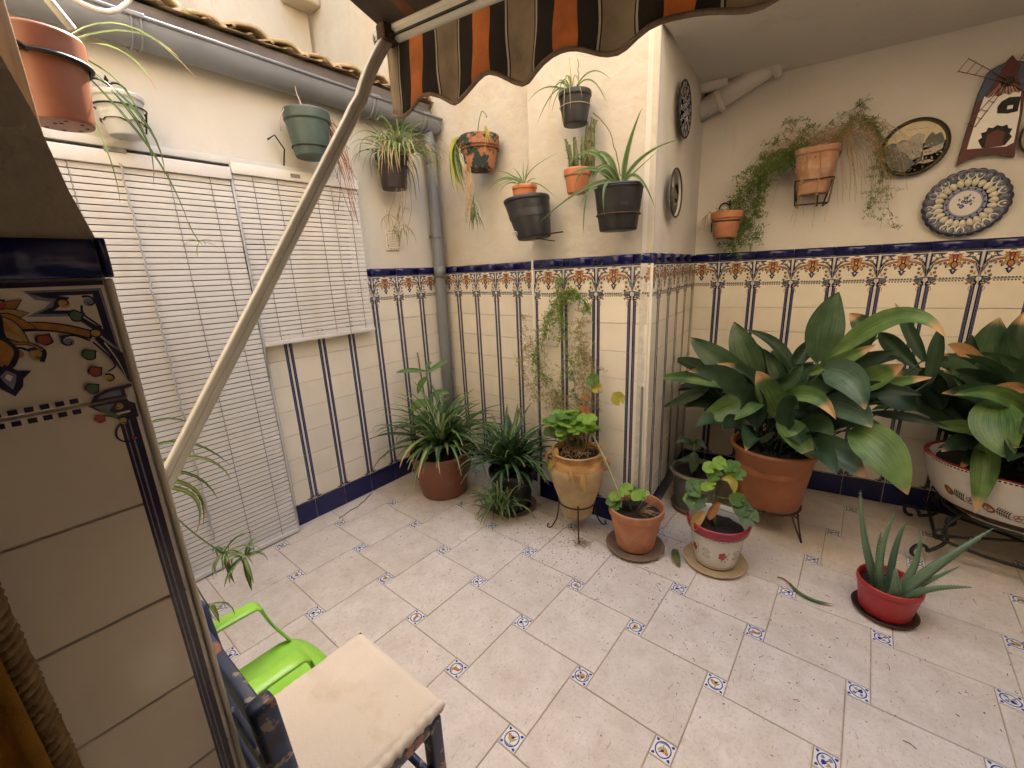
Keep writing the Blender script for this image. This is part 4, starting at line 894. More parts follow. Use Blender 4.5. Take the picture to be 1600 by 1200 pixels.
# ------------------------------------------------------------------ pots
def pot_prof(rb_, rt, h, rim=.03, lip=.012, wall=.006, base_in=True):
    e = (rt - lip - rb_) / (h - rim); return [(0, .002), (rb_ * .94, 0), (rb_ * .97, .0004), (rb_, .004), (rb_ + e * .010, .010), (rb_ + e * (h - rim) * .5, (h - rim) * .5), (rt - lip - e * .008, h - rim - .008), (rt - lip, h - rim), (rt - lip * .4, h - rim + .0008), (rt - lip * .2, h - rim + .003), (rt - lip * .15, h - rim + .007), (rt - .0005, h - .010), (rt, h - .006), (rt - .002, h), (rt - wall, h), (rt - wall - .002, h - .006), (rt - wall - lip * .6, h - rim * 1.2), ((rt - wall - lip) * .96, h * .5)]
def make_pot(name, label, cat, c, rb_, rt, h, mat, rim=.03, lip=.012, soil_z=None, group=None, rz=0, sq=0, lean=(0, 0), seg=40, body=None, wob=.004, wall=.006, soilmat=None):
    t = thing(name, label, cat, c, 0, group)
    mb = MB(); prof = body or pot_prof(rb_, rt, h, rim, lip, wall)
    mb.lathe(prof, c, mat, seg, sq=sq, lean=lean, wob=wob); part(mb, 'pot', t)
    sz = soil_z if soil_z is not None else h - rim
    so__ = MB(); so__.disc((c[0] + lean[0] * sz, c[1] + lean[1] * sz, c[2] + sz), (rt - lip - wall) * (.97 if not sq else 1.0), soilmat or soil, 24, nz=.006, rnd=random.Random(1)); part(so__, 'soil', t, kind='stuff')
    return t
def ring(t, c, r, mat, name='wall_bracket', wallp=None, rod=.0035, arms=True, extra=None):
    mb = MB(); mb.tube([(c[0] + r * math.cos(2 * math.pi * k / 28), c[1] + r * math.sin(2 * math.pi * k / 28), c[2]) for k in range(28)], rod, mat, 6, closed=True)
    if wallp is not None: mb.tube([wallp, (wallp[0] * .3 + c[0] * .7, wallp[1] * .3 + c[1] * .7, c[2])], rod, mat, 6)
    if extra:
        for p in extra: mb.tube(p, rod, mat, 6)
    return part(mb, name, t)
def grass(mb, o, n, L, mat, wid=.012, el=(30, 85), g=.9, rng=None, az=(0, 360), spread=.02, seg=8, mats=None, up=(0, 0, 1), floor_z=None, back=None):
    rng = rng or random
    for i in range(n):
        a = R_(rng.uniform(*az)); e = R_(rng.uniform(*el)); l_ = rng.uniform(*L); gg = g * rng.uniform(.7, 1.35)
        s0 = Vector(o) + Vector((rng.uniform(-spread, spread), rng.uniform(-spread, spread), 0)); d = Vector((math.cos(a), math.sin(a), 0)); sw_ = rng.uniform(-.12, .12); pts = []
        sd_ = Vector((-d.y, d.x, 0))
        x_ = 0; z_ = 0; ang = e
        for k in range(seg + 1):
            pts.append(s0 + d * x_ + Vector((0, 0, z_)) + sd_ * sw_ * l_ * (k / seg) ** 2)
            st_ = l_ / seg; x_ += math.cos(ang) * st_; z_ += math.sin(ang) * st_; ang -= gg * (2.6 / seg) * (.5 + k / seg) ; ang = max(ang, -1.5)
        if floor_z is not None:
            for p in pts:
                if p.z < floor_z: p.z = floor_z + rng.uniform(.001, .012)
        if back:
            for p in pts: back(p)
        nn = sd_.cross(pts[-1] - pts[0]); nn = nn if nn.z > 0 else -nn
        mb.ribbon(pts, wid * rng.uniform(.7, 1.2), nn + Vector((0, 0, .3)), rng.choice(mats) if mats else mat, fold=.28, cross=3, wprof=lambda t: min(1, (1.03 - t) * 1.9) ** .8 * (.55 + .45 * min(1, t * 4)))
    return mb
def strap(mb, pts, wid, nrm, mat, fold=.25, **k):
    mb.ribbon(pts, wid, nrm, mat, fold=fold, cross=5, wprof=lambda t: min(1, (1.02 - t) * 1.6) ** .75 * (.6 + .4 * min(1, t * 3)), **k)
VIEW = (.25, -.9, .3)
# --- floor: brown pot with big spider plant in the corner
def notin(xm, ym):     # keep foliage off the two corner walls
    def f(p):
        p.x = max(p.x, .02); p.y = min(p.y, .20 - .085 * p.x)
    return f
rg = random.Random(21)
t = make_pot('potted_spider_plant', 'big spider plant spilling over a tall brown pot in the corner by the downpipe', 'potted plant', (.42, -.30, 0), .150, .215, .31, brown_plastic, .035, .012, group='spider plants standing on the floor')
mb = grass(MB(), (.42, -.30, .31), 165, (.28, .58), None, .028, (28, 90), .60, rg, spread=.06, mats=[spider_m, spider_m, spider_dark, spider_m, spider_pale], floor_z=.02, back=notin(0, 0), seg=9); part(mb, 'foliage', t, kind='stuff')
# --- climber with pointed leaves behind it
t = thing('leafy_climber', 'thin young plant with a few pointed green leaves in front of the downpipe', 'plant', (.22, -.16, .25))
mb = MB(); mb.tube(bez((.25, -.18, .25), (.20, -.16, .52), (.19, -.17, .80), 8), .005, green_stem, 6); mb.tube([(.16, -.165, .3), (.13, -.17, .70), (.11, -.17, .93)], .006, stem_m, 6); part(mb, 'stem', t)
for a, b, c, wd in (((.19, -.17, .80), (.13, -.26, .82), (.07, -.34, .815), .036), ((.195, -.17, .79), (.23, -.10, .83), (.27, -.03, .86), .036), ((.19, -.17, .76), (.15, -.20, .71), (.13, -.22, .64), .045), ((.2, -.17, .62), (.26, -.13, .645), (.32, -.09, .64), .045), ((.2, -.17, .56), (.12, -.22, .56), (.08, -.26, .50), .07), ((.2, -.17, .48), (.13, -.2, .45), (.10, -.25, .39), .08), ((.19, -.17, .81), (.17, -.13, .845), (.17, -.10, .85), .03)):
    mb = MB(); mb.ribbon(thru(a, b, c, 7), wd, (.6, -.6, .5), leaf_mat('climber_leaf', (.06, .14, .025), (.12, .23, .045), veins=6, rough=.5), fold=.12, cross=5); part(mb, 'leaf', t)
# --- black pot with spider plant
t = make_pot('potted_spider_plant', 'dark green spider plant in a black plastic pot left of the clay jar', 'potted plant', (.94, -.19, 0.012), .115, .145, .25, black_plastic, .03, .01, group='spider plants standing on the floor')
mb = grass(MB(), (.94, -.19, .26), 125, (.26, .50), None, .025, (25, 90), .62, rg, spread=.05, mats=[spider_dark, spider_dark, spider_m], floor_z=.02, seg=9, back=lambda p: setattr(p, 'y', min(p.y, .14))); part(mb, 'foliage', t, kind='stuff')
sc_ = MB(); sc_.lathe([(0, 0), (.14, 0), (.155, .014), (.150, .014), (.138, .006), (0, .005)], (.94, -.19, .001), saucer_m); part(sc_, 'saucer', t)
t = thing('spider_plant_offshoot', 'bushy spider plant offshoot resting on the floor tiles in front of the black pot', 'plant', (.97, -.37, .03))
mb = grass(MB(), (.985, -.36, .11), 80, (.11, .21), None, .015, (0, 88), .7, rg, spread=.06, mats=[spider_m, spider_m, spider_pale], floor_z=.004)
mb = grass(mb, (.88, -.33, .05), 26, (.08, .2), None, .009, (0, 60), .75, rg, spread=.05, mats=[spider_dark, spider_m], floor_z=.004); part(mb, 'foliage', t, kind='stuff')
mb = MB(); mb.tube(bez((.95, -.24, .25), (.97, -.33, .24), (.985, -.36, .11), 8), .003, green_stem, 6); part(mb, 'runner', t)
# --- clay jar on iron stand, geranium
JX, JY = 1.40, -.17
JZ = .10
t = thing('clay_jar', 'ochre glazed clay jar with two ears holding a leggy geranium on a wire stand', 'jar', (JX, JY, JZ))
jp = [(0, 0), (.082, 0), (.088, .02), (.095, .07), (.118, .14), (.140, .21), (.150, .27), (.148, .31), (.138, .345), (.128, .36), (.132, .375), (.142, .385), (.140, .392), (.128, .39), (.118, .375), (.125, .34)]
mb = MB(); mb.lathe(jp, (JX, JY, JZ), raw_clay, 48, wob=.01, mats=[raw_clay] * 7 + [honey_glaze] * 8)
o = part(mb, 'body', t)
dr = MB(); rg2 = random.Random(4)   # running glaze edge
for k in range(46):
    a = 2 * math.pi * k / 46; ln = .012 + .05 * max(0, math.sin(a * 5 + 1)) * rg2.uniform(.3, 1) + rg2.uniform(0, .02); wd = .0115
    dz = [0, -ln * .6, -ln]; zz = .335; P = []
    for q, wf in zip(dz, (1.15, .8, .25)):
        z = zz + q - 0.0; r = .1415 if z > .32 else .1492 if z > .29 else .1515 if z > .26 else .1475
        for s_ in (-1, 1): P.append((JX + r * math.cos(a + s_ * wd * wf / .15), JY + r * math.sin(a + s_ * wd * wf / .15), JZ + z))
    dr.add(P, [(0, 1, 3, 2), (2, 3, 5, 4)], honey_glaze, True)
part(dr, 'glaze_drips', t)
for sg_, aa in ((1, -.2), (-1, .2)):
    h_ = MB(); ca, sa = math.cos(.35), math.sin(.35)
    h_.tube([(JX + sg_ * ca * r, JY + sg_ * sa * r, z) for r, z in ((.135, .38), (.165, .395), (.175, .425), (.165, .45), (.138, .462))], .010, honey_glaze, 10); part(h_, 'handle', t)
s_ = MB(); s_.disc((JX, JY, .46), .118, soil, 24, nz=.008, rnd=random.Random(3)); part(s_, 'soil', t, kind='stuff')
tw = MB(); rg2 = random.Random(8)
for k in range(40):
    a = rg2.uniform(0, 6.28); r = rg2.uniform(.02, .1); p = Vector((JX + r * math.cos(a), JY + r * math.sin(a), .465)); q = p + Vector((rg2.uniform(-.08, .08), rg2.uniform(-.06, .06), rg2.uniform(0, .05))); tw.tube(thru(p, (p + q) / 2 + Vector((0, 0, .02)), q, 4), .0016, dry_m, 4)
part(tw, 'dry_twigs', t, kind='stuff')
def gleaf(t, c, r, nrm, mat, rng, name='leaf', lobes=6):
    """rounded, scalloped geranium leaf"""
    mb = MB(); N = Vector(nrm).normalized(); u = N.cross(Vector((.3, .9, .2))).normalized(); v = N.cross(u); n = 26; ph = rng.uniform(0, 6)
    V = [tuple(Vector(c) - N * r * .15)]; UV = [(.5, .5)]
    for rr_, dz in ((.55, .0), (1, .06)):
        for k in range(n):
            a = 2 * math.pi * k / n; q = r * rr_ * (1 + .10 * abs(math.sin(a * lobes / 2 + ph)) - .06 + (.05 * math.sin(a * 13) if rr_ == 1 else 0))
            if abs(a - math.pi) < .16: q *= .45
            V.append(tuple(Vector(c) + u * q * math.cos(a) + v * q * math.sin(a) + N * r * (dz + .10 * math.sin(a * 3 + ph) * rr_))); UV.append((.5 + .5 * rr_ * math.cos(a), .5 + .5 * rr_ * math.sin(a)))
    F = [(0, 1 + k, 1 + (k + 1) % n) for k in range(n)] + [(1 + k, 1 + n + k, 1 + n + (k + 1) % n, 1 + (k + 1) % n) for k in range(n)]
    mb.add(V, F, mat, True, UV); return part(mb, name, t)
rg2 = random.Random(12)
st = MB()
for a, b, c, r in (((JX, JY, .42), (JX + .01, JY, .55), (JX - .05, JY - .02, .62), .006), ((JX + .02, JY, .42), (JX + .03, JY + .02, .58), (JX - .09, JY, .60), .005), ((JX - .03, JY, .42), (JX - .07, JY, .50), (JX - .08, JY - .04, .58), .004), ((JX + .03, JY + .03, .42), (JX + .06, JY + .06, .75), (JX + .03, JY + .1, 1.0), .005)): st.tube(thru(a, b, c, 6), r, stem_m, 6)
st.tube([(JX + .035, JY + .02, .41), (JX + .035, JY + .02, .66)], .006, honey_wood, 6)
st.tube(thru((JX + .03, JY + .03, .66), (JX + .17, JY - .0, .47), (JX + .29, JY - .04, .27), 8), [.0045, .005, .0055, .006, .006, .0055, .005, .004, .003], pm('pale_stem', (.36, .34, .20), .7, .2, 20), 6); part(st, 'stem', t)
for k in range(42):
    a = rg2.uniform(0, 6.28); r = math.sqrt(rg2.uniform(0, 1)); c = (JX - .035 + .155 * r * math.cos(a), JY - .02 + .09 * r * math.sin(a), .69 - .05 * r * r + rg2.uniform(-.03, .02))
    gleaf(t, c, rg2.uniform(.026, .040), (rg2.uniform(-.4, .4), rg2.uniform(-.7, .1), 1), geran_br if rg2.random() < .7 else geran, rg2)
for k in range(9):
    c = (JX - .11 + rg2.uniform(-.06, .10), JY - .03, .585 + rg2.uniform(-.03, .03)); gleaf(t, c, rg2.uniform(.024, .034), (rg2.uniform(-.4, .4), -.7, .8), rg2.choice((geran, geran_dk, geran_br)), rg2)
for c, r, nn, mt in (((JX + .07, JY + .05, .885), .036, (0, -1, .5), geran), ((JX + .09, JY + .05, .845), .03, (.3, -1, .5), yellow_leaf), ((JX + .21, JY + .06, .80), .036, (.3, -1, .2), yellow_leaf), ((JX + .03, JY + .06, .70), .03, (0, -1, .3), dead_leaf), ((JX - .0, JY + .06, .70), .026, (0, -1, .3), dead_leaf), ((JX + .01, JY + .08, .77), .02, (0, -1, .3), dead_leaf)): gleaf(t, c, r, nn, mt, rg2)
for c, e, wd in (((JX - .07, JY - .10, .52), (JX - .06, JY - .13, .46), .035), ((JX + .11, JY - .12, .425), (JX + .125, JY - .15, .33), .045), ((JX + .05, JY - .145, .43), (JX + .05, JY - .16, .37), .025), ((JX - .10, JY - .10, .44), (JX - .10, JY - .13, .39), .03)):
    mb = MB(); mb.ribbon(thru(c, (Vector(c) + Vector(e)) / 2 + Vector((.01, -.01, .005)), e, 5), wd, VIEW, yellow_leaf if c[0] < JX - .08 else leaf_mat('curled_tan_leaf', (.42, .24, .07), (.55, .34, .13), veins=10, rough=.7, trans=.3), fold=.5, cross=5, wave=.08); part(mb, 'dead_leaf', t)
# fern climbing the wall above the jar
def fern(mb, stems, rng, mats, nl=.012, dens=3, droop=True, spread=.05, thin=.0009, smat=None, every=1):
    for P in stems:
        mb.tube(P, thin, smat or green_stem, 4, caps=False); n = len(P)
        for i in range(1, n):
            if rng.random() > every: continue
            for _ in range(dens):
                b = Vector(P[i]) + (Vector(P[i - 1]) - Vector(P[i])) * rng.random()
                d = Vector((rng.uniform(-1, 1), rng.uniform(-.7, .5), rng.uniform(-.7, .7))).normalized(); L = spread * rng.uniform(.3, 1)
                e = b + d * L + Vector((0, 0, -L * .3)); mb.tube([b, e], thin * .6, smat or green_stem, 3, caps=False, smooth=False)
                for q in range(int(L / .007) + 2):
                    c = b + (e - b) * rng.uniform(.15, 1.05); dd = Vector((rng.uniform(-1, 1), rng.uniform(-1, .4), rng.uniform(-1, 1))).normalized() * nl * rng.uniform(.6, 1.3)
                    sd_ = dd.cross(Vector(VIEW)).normalized() * nl * .13; mt = rng.choice(mats)
                    mb.add([c, c + dd * .5 + sd_, c + dd, c + dd * .5 - sd_], [(0, 1, 2, 3)], mt, False, [(.5, 0), (1, .4), (.5, .8), (0, .4)])
    return mb
def wander(a, pts, n=10, jit=.01, rng=random):
    P = [Vector(a)] + [Vector(p) for p in pts]; out = []
    sm_ = []
    for i in range(len(P) - 1):
        p0, p1, p2, p3 = P[max(i - 1, 0)], P[i], P[i + 1], P[min(i + 2, len(P) - 1)]
        for k in range(n):
            t_ = k / n; sm_.append(.5 * ((2 * p1) + (p2 - p0) * t_ + (2 * p0 - 5 * p1 + 4 * p2 - p3) * t_ * t_ + (3 * p1 - p0 - 3 * p2 + p3) * t_ ** 3) + Vector((rng.uniform(-jit, jit), rng.uniform(-jit, jit) * .5, rng.uniform(-jit, jit))))
    return sm_ + [P[-1]]
t = thing('asparagus_fern', 'wispy half dried asparagus fern climbing the tiles above the clay jar', 'plant', (JX, -.08, .42))
rg2 = random.Random(5); S = []
y_ = -.05
S.append(wander((1.36, -.12, .44), [(1.22, y_, .72), (1.06, y_, .93), (1.12, y_, 1.12), (1.20, y_, 1.28), (1.24, y_, 1.42)], 8, .006, rg2))
S.append(wander((1.38, -.12, .44), [(1.32, y_, .8), (1.25, y_, 1.1), (1.24, y_, 1.30), (1.32, y_, 1.34), (1.41, y_, 1.24)], 8, .006, rg2))
S.append(wander((1.40, -.12, .44), [(1.40, y_, .8), (1.36, y_, 1.08), (1.38, y_, 1.2)], 8, .006, rg2))
S.append(wander((1.40, -.12, .44), [(1.46, y_, .75), (1.44, y_, .95), (1.36, y_, 1.03), (1.33, y_, 1.05)], 8, .006, rg2))
S.append(wander((1.34, -.12, .44), [(1.15, y_, .65), (1.0, y_, .78), (.95, y_, .95), (1.02, y_, 1.05)], 8, .008, rg2))
for k in range(5): x_ = rg2.uniform(1.0, 1.45); S.append(wander((1.38, -.12, .44), [(1.38 * .5 + x_ * .5, y_, .66), (x_, y_, .85), (x_ + rg2.uniform(-.1, .1), y_, rg2.uniform(1.0, 1.25))], 8, .008, rg2))
mb = fern(MB(), S[:2], rg2, [fern_m, fern_m, fern_y, geran_br], .017, 7, spread=.06, every=.9)
mb = fern(mb, S[2:], rg2, [fern_y, dry_m, fern_y, fern_m], .013, 4, spread=.08, smat=dry_m, every=.8)
for k in range(34):
    a = Vector((1.36 + rg2.uniform(-.06, .06), -.12, .43)); e = Vector((rg2.uniform(.9, 1.5), rg2.uniform(-.10, -.02), rg2.uniform(.5, 1.05))); mb.tube(thru(a, (a + e) / 2 + Vector((rg2.uniform(-.08, .08), 0, rg2.uniform(-.02, .08))), e, 6), .0008, dry_m, 3, caps=False)
part(mb, 'foliage', t, kind='stuff')
# wire stand of the jar
t = thing('jar_stand', 'thin rusty wire stand with curled feet under the clay jar', 'plant stand', (JX, JY, 0))
mb = MB(); mb.tube([(JX + .102 * math.cos(2 * math.pi * k / 24), JY + .102 * math.sin(2 * math.pi * k / 24), .178) for k in range(24)], .0045, rust_iron, 6, closed=True); part(mb, 'ring', t)
for a in (-.99, -2.5, .75, 2.2):
    mb = MB(); ca, sa = math.cos(a), math.sin(a); pts = [(JX + ca * r, JY + sa * r, z) for r, z in ((.102, .20), (.104, .14), (.118, .06), (.145, .012), (.16, .004), (.172, .012), (.170, .026), (.160, .026))]
    mb.tube(pts, .0042, rust_iron, 6); part(mb, 'leg', t)
# --- terracotta pot with small geranium
t = make_pot('potted_geranium', 'plain terracotta pot on a dusty saucer with a few small bright geranium leaves', 'potted plant', (1.74, -.146, .016), .095, .142, .235, terracotta, .045, .010, wob=.003, group='geraniums in pots')
sc_ = MB(); sc_.lathe([(0, 0), (.135, 0), (.152, .016), (.147, .018), (.13, .008), (0, .006)], (1.74, -.146, .001), saucer_m); part(sc_, 'saucer', t)
st = MB(); rg2 = random.Random(31)
for e in ((1.66, -.19, .30), (1.69, -.15, .31), (1.76, -.15, .305), (1.655, -.16, .285), (1.72, -.12, .30)): st.tube(thru((1.72, -.14, .19), (1.70, -.15, .25), e, 5), .003, green_stem, 5)
st.tube([(1.735, -.13, .20), (1.80, -.16, .335)], .0018, alu, 6); part(st, 'stem', t)
for c, r, mt in (((1.655, -.20, .30), .04, geran_br), ((1.685, -.15, .325), .038, geran_br), ((1.755, -.16, .315), .040, geran_br), ((1.775, -.14, .315), .032, geran_br), ((1.64, -.22, .275), .036, geran), ((1.665, -.23, .262), .032, geran), ((1.70, -.13, .32), .032, geran), ((1.635, -.19, .285), .03, geran_br)): gleaf(t, c, r, (rg2.uniform(-.25, .25), -.5, 1), mt, rg2)
rd = MB()
for k in range(26):
    a = rg2.uniform(-.9, 1.2); L = rg2.uniform(.05, .12); b = Vector((1.755, -.15, .195)); e = b + Vector((math.cos(a) * L, math.sin(a) * L * .7 - .01, rg2.uniform(.02, .08))); rd.tube(thru(b, (b + e) / 2 + Vector((0, 0, .015)), e, 4), .0011, dry_m, 4)
rd.tube([(1.804 + .008 * math.cos(k * .7), -.16, .343 + .008 * math.sin(k * .7)) for k in range(9)], .0018, alu, 5, closed=True)
part(rd, 'dry_twigs', t, kind='stuff')
# --- grey pot behind
t = make_pot('potted_seedling', 'grey pot with a small dark seedling hidden behind the red rimmed pot', 'potted plant', (1.885, .43, .012), .115, .148, .25, pm('grey_green_pot', (.14, .135, .115), .7, .2, 8, .2, 50), .03, .010)
mb = MB(); mb.lathe([(.149, .228), (.153, .236), (.149, .244)], (1.885, .43, .012), pm('pale_rim', (.30, .26, .2), .7)); part(mb, 'rim_band', t)
sc_ = MB(); sc_.lathe([(0, 0), (.13, 0), (.14, .03), (.134, .03), (.12, .01), (0, .008)], (1.885, .43, .001), saucer_m); part(sc_, 'saucer', t)
st = MB(); st.tube([(1.89, .40, .24), (1.875, .38, .36), (1.87, .38, .44)], .004, green_stem, 6); part(st, 'stem', t)
for a, b, c, wd in (((1.87, .38, .42), (1.83, .35, .46), (1.78, .32, .44), .035), ((1.87, .38, .42), (1.90, .36, .46), (1.95, .34, .43), .04), ((1.87, .38, .38), (1.885, .35, .34), (1.88, .33, .27), .06), ((1.87, .38, .38), (1.84, .36, .34), (1.80, .34, .33), .03)):
    mb = MB(); mb.ribbon(thru(a, b, c, 6), wd, (0, -.8, .6), leaf_mat('seedling_leaf', (.025, .05, .02), (.06, .10, .035), veins=6), cross=5); part(mb, 'leaf', t)
# --- painted pot, red rim
PX, PY = 2.113, -.035
t = thing('painted_pot', 'white pot with crimson rim and painted red flowers, holding a geranium', 'potted plant', (PX, PY, .012), 0, 'geraniums in pots')
pp = [(0, .002), (.092, 0), (.097, .01), (.112, .10), (.124, .185), (.138, .192), (.143, .215), (.144, .232), (.141, .238), (.134, .236), (.128, .21), (.118, .15)]
mb = MB(); mb.lathe(pp, (PX, PY, .012), glaze_white, 48, mats=[saucer_m] * 2 + [glaze_white] * 2 + [crimson] * 5 + [glaze_white] * 3)
def on_pot(rfun, cx, cy, cz):
    return lambda x, y, o: (cx + (rfun(y / 1000) + .0006 + o) * math.cos(x / 1000 / .115 - 1.35), cy + (rfun(y / 1000) + .0006 + o) * math.sin(x / 1000 / .115 - 1.35), cz + y / 1000)
rf_ = lambda z: .097 + (z - .01) / .09 * .015 if z < .10 else .112 + (z - .10) / .085 * .012
A = Art()
for x0 in range(-260, 320, 145):
    for k in range(5):
        a = 2 * math.pi * k / 5; A.poly(inkr, circ(x0 + 11 * math.cos(a), 95 + 13 * math.sin(a), 9.5, 9))
    for k in range(5):
        a = 2 * math.pi * k / 5; A.poly(pm('petal_red', (.50, .05, .06), .25), circ(x0 + 11 * math.cos(a), 95 + 13 * math.sin(a), 6.5, 9))
    A.poly(inkr, circ(x0, 95, 5)); A.stroke(ink, [(x0 - 3, 76), (x0 - 2, 62)], 2.2); A.poly(ink, circ(x0 + 14, 64, 3)); A.poly(ink, circ(x0 + 27, 112, 3)); A.poly(ink, circ(x0 + 26, 78, 3))
    for yy in (78, 108): A.stroke(inkgr, [(x0 + 50, yy), (x0 + 62, yy + 11), (x0 + 78, yy + 8), (x0 + 86, yy - 4), (x0 + 72, yy - 9), (x0 + 58, yy - 6), (x0 + 50, yy)], 2); A.stroke(inkgr, [(x0 + 54, yy), (x0 + 80, yy - 1)], 1.4)
for k in range(70):
    A.poly(inkr if k % 2 else ink, circ(-260 + k * 9.6, 178 + 3 * math.sin(k), 3, 6)); A.poly(ink, circ(-260 + k * 9.6, 20 + 2 * math.sin(k * 2), 2.6, 6))
def apply_curved(mb, A, fn, step=6):
    lay = 0
    for s in A.sh:
        lay += 1; off = .0001 + (lay % 40) * .00002
        for P in (s[1] if len(s) == 3 else [s[1]]):
            mb.add([fn(x, y, off) for x, y in P], [tuple(range(len(P)))], s[0])
apply_curved(mb, A, on_pot(rf_, PX, PY, .012)); part(mb, 'pot', t)
s_ = MB(); s_.disc((PX, PY, .195), .118, soil, 28, nz=.006, rnd=random.Random(6)); part(s_, 'soil', t, kind='stuff')
sc_ = MB(); sc_.lathe([(0, 0), (.125, 0), (.145, .010), (.147, .016), (.140, .016), (.12, .010), (0, .010)], (PX, PY, .001), straw_saucer, 48); part(sc_, 'saucer', t)
st = MB(); P0 = (PX - .01, PY - .0, .20)
main = thru(P0, (PX - .03, PY, .33), (PX - .035, PY + .02, .43), 8); st.tube(main, [.009, .008, .007, .006, .006, .005, .005, .004, .004], green_stem, 7)
rg2 = random.Random(44)
LV = [((PX - .11, PY - .03, .385), .044, geran), ((PX - .125, PY - .02, .395), .034, geran_dk), ((PX - .035, PY, .47), .036, geran), ((PX + .02, PY + .02, .52), .032, geran), ((PX + .045, PY + .02, .525), .03, geran), ((PX - .02, PY + .02, .525), .034, geran_br), ((PX - .06, PY, .50), .032, geran_br), ((PX + .065, PY + .02, .49), .032, geran), ((PX - .04, PY - .03, .425), .026, geran_br), ((PX + .07, PY + .02, .36), .036, geran), ((PX + .10, PY, .33), .042, geran_dk), ((PX + .13, PY - .02, .31), .045, geran_dk), ((PX - .10, PY - .05, .325), .044, geran_dk), ((PX - .075, PY - .05, .335), .038, geran_dk), ((PX - .125, PY - .04, .33), .034, geran_br), ((PX - .06, PY - .03, .41), .026, geran_br), ((PX + .03, PY + .02, .50), .028, geran_br), ((PX - .085, PY - .02, .40), .03, geran)]
for c, r, mt in LV:
    q = main[min(8, max(1, int((c[2] - .2) / .03)))]; st.tube(thru(q, (Vector(q) + Vector(c)) / 2 + Vector((0, 0, -.006)), c, 4), .0022, green_stem, 5); gleaf(t, c, r, (rg2.uniform(-.4, .4), -.75, .8), mt, rg2)
part(st, 'stem', t)
mb = MB(); mb.ribbon(thru((PX + .0, PY, .455), (PX + .045, PY - .01, .46), (PX + .062, PY - .02, .41), 6), .042, (0, -.6, .9), yellow_leaf, fold=.3, cross=5); part(mb, 'yellow_leaf', t)
mb = MB(); mb.ribbon(thru((PX - .045, PY - .08, .30), (PX - .07, PY - .11, .265), (PX - .075, PY - .125, .215), 6), .05, (0, -1, .3), leaf_mat('curled_tan_leaf', (.42, .24, .07), (.55, .34, .13), veins=10, rough=.7, trans=.3), fold=.6, cross=5, wave=.08); part(mb, 'dead_leaf', t)
mb = MB(); mb.ribbon(thru((PX - .0, PY - .0, .33), (PX - .02, PY - .04, .29), (PX - .03, PY - .05, .25), 6), .04, (0, -1, .3), dead_leaf, fold=.6, cross=5); part(mb, 'dead_leaf', t)
# --- big terracotta pot with broad-leaved plant on an iron stand
BX, BY = 2.26, .48
t = thing('potted_cast_iron_plant', 'large orange terracotta pot crowded with broad green leaves, on an iron stand', 'potted plant', (BX, BY, .15), 0, 'broad leaved plants against the right wall')
mb = MB(); mb.lathe([(0, .002), (.148, 0), (.153, .006), (.190, .285), (.198, .292), (.205, .315), (.214, .322), (.216, .332), (.210, .337), (.196, .335), (.190, .31), (.18, .2)], (BX, BY, .15), pm('sienna_pot', (.40, .145, .06), .7, .1, 6, .2, 50, col2=(.46, .18, .09)), 56, wob=.003); part(mb, 'pot', t)
s_ = MB(); s_.disc((BX, BY, .455), .19, soil, 28, nz=.008); part(s_, 'soil', t, kind='stuff')
LEAFP = lambda t_: max(.02, math.sin(math.pi * min(1, .03 + .97 * t_) ** .82) ** .82 if t_ < 1 else .02)
def aspi(t, L, cx, cy, cz, sr, extra=0, seed=1):
    rng = random.Random(seed)
    for (b, m_, e, wd, nn, brn, tone) in L:
        pts = thru(b, m_, e, 13); mb = MB()
        a = rng.uniform(0, 6.28); root = Vector((cx + sr * rng.random() * math.cos(a), cy + sr * rng.random() * math.sin(a), cz))
        bb = Vector(b); d0 = (Vector(m_) - bb).normalized()
        mb.ribbon(pts, wd * 1.02, nn, asp_mat(tone, brn), fold=rng.uniform(.14, .42), cross=9, wave=rng.uniform(.01, .045), rng=rng, wprof=LEAFP)
        pet = bez(root, root * .4 + bb * .6 + Vector((0, 0, -.02)) - d0 * .04, bb + d0 * .01, 6); mb.tube(pet, .0035, asp_mat(-1 if tone > -1 else -2, 0), 6)
        part(mb, 'leaf', t)
def inner_leaves(t, cx, cy, cz, n, seed, Ls, Ws):
    rng = random.Random(seed)
    for k in range(n):
        a = rng.uniform(0, 6.283); el = rng.uniform(.45, 1.4); L = rng.uniform(*Ls) * (.62 if math.sin(a) < -.2 and el < .9 else 1); d = Vector((math.cos(a), math.sin(a), 0))
        root = Vector((cx, cy, cz)) + d * rng.uniform(.02, .12); st = root + (d * math.cos(el) + Vector((0, 0, math.sin(el)))) * rng.uniform(.14, .24)
        md = st + (d * math.cos(el) + Vector((0, 0, math.sin(el)))) * L * .5; e = md + (d * math.cos(el - .9) + Vector((0, 0, math.sin(el - .9)))) * L * .5
        for p in (st, md, e):
            p.z = max(p.z, cz + .03); p.y = min(p.y, .98 + .11 * (p.x - 1.724) - .03)
        nn = Vector((0, 0, 1)) * (1.2 if el < .9 else .3) - Vector((0, .8, 0)) + Vector((rng.uniform(-.5, .5), rng.uniform(-.3, .3), 0))
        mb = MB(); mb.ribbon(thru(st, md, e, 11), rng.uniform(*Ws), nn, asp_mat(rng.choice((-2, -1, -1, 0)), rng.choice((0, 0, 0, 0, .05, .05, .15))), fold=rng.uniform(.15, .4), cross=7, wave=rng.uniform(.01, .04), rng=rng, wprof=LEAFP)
        mb.tube([root, (root + st) / 2 + d * .01, st], .0035, asp_mat(-2, 0), 6); part(mb, 'leaf', t)
aspi(t, ASPI_A, BX, BY, .455, .13); inner_leaves(t, BX, BY, .455, 46, 5, (.30, .52), (.10, .14))
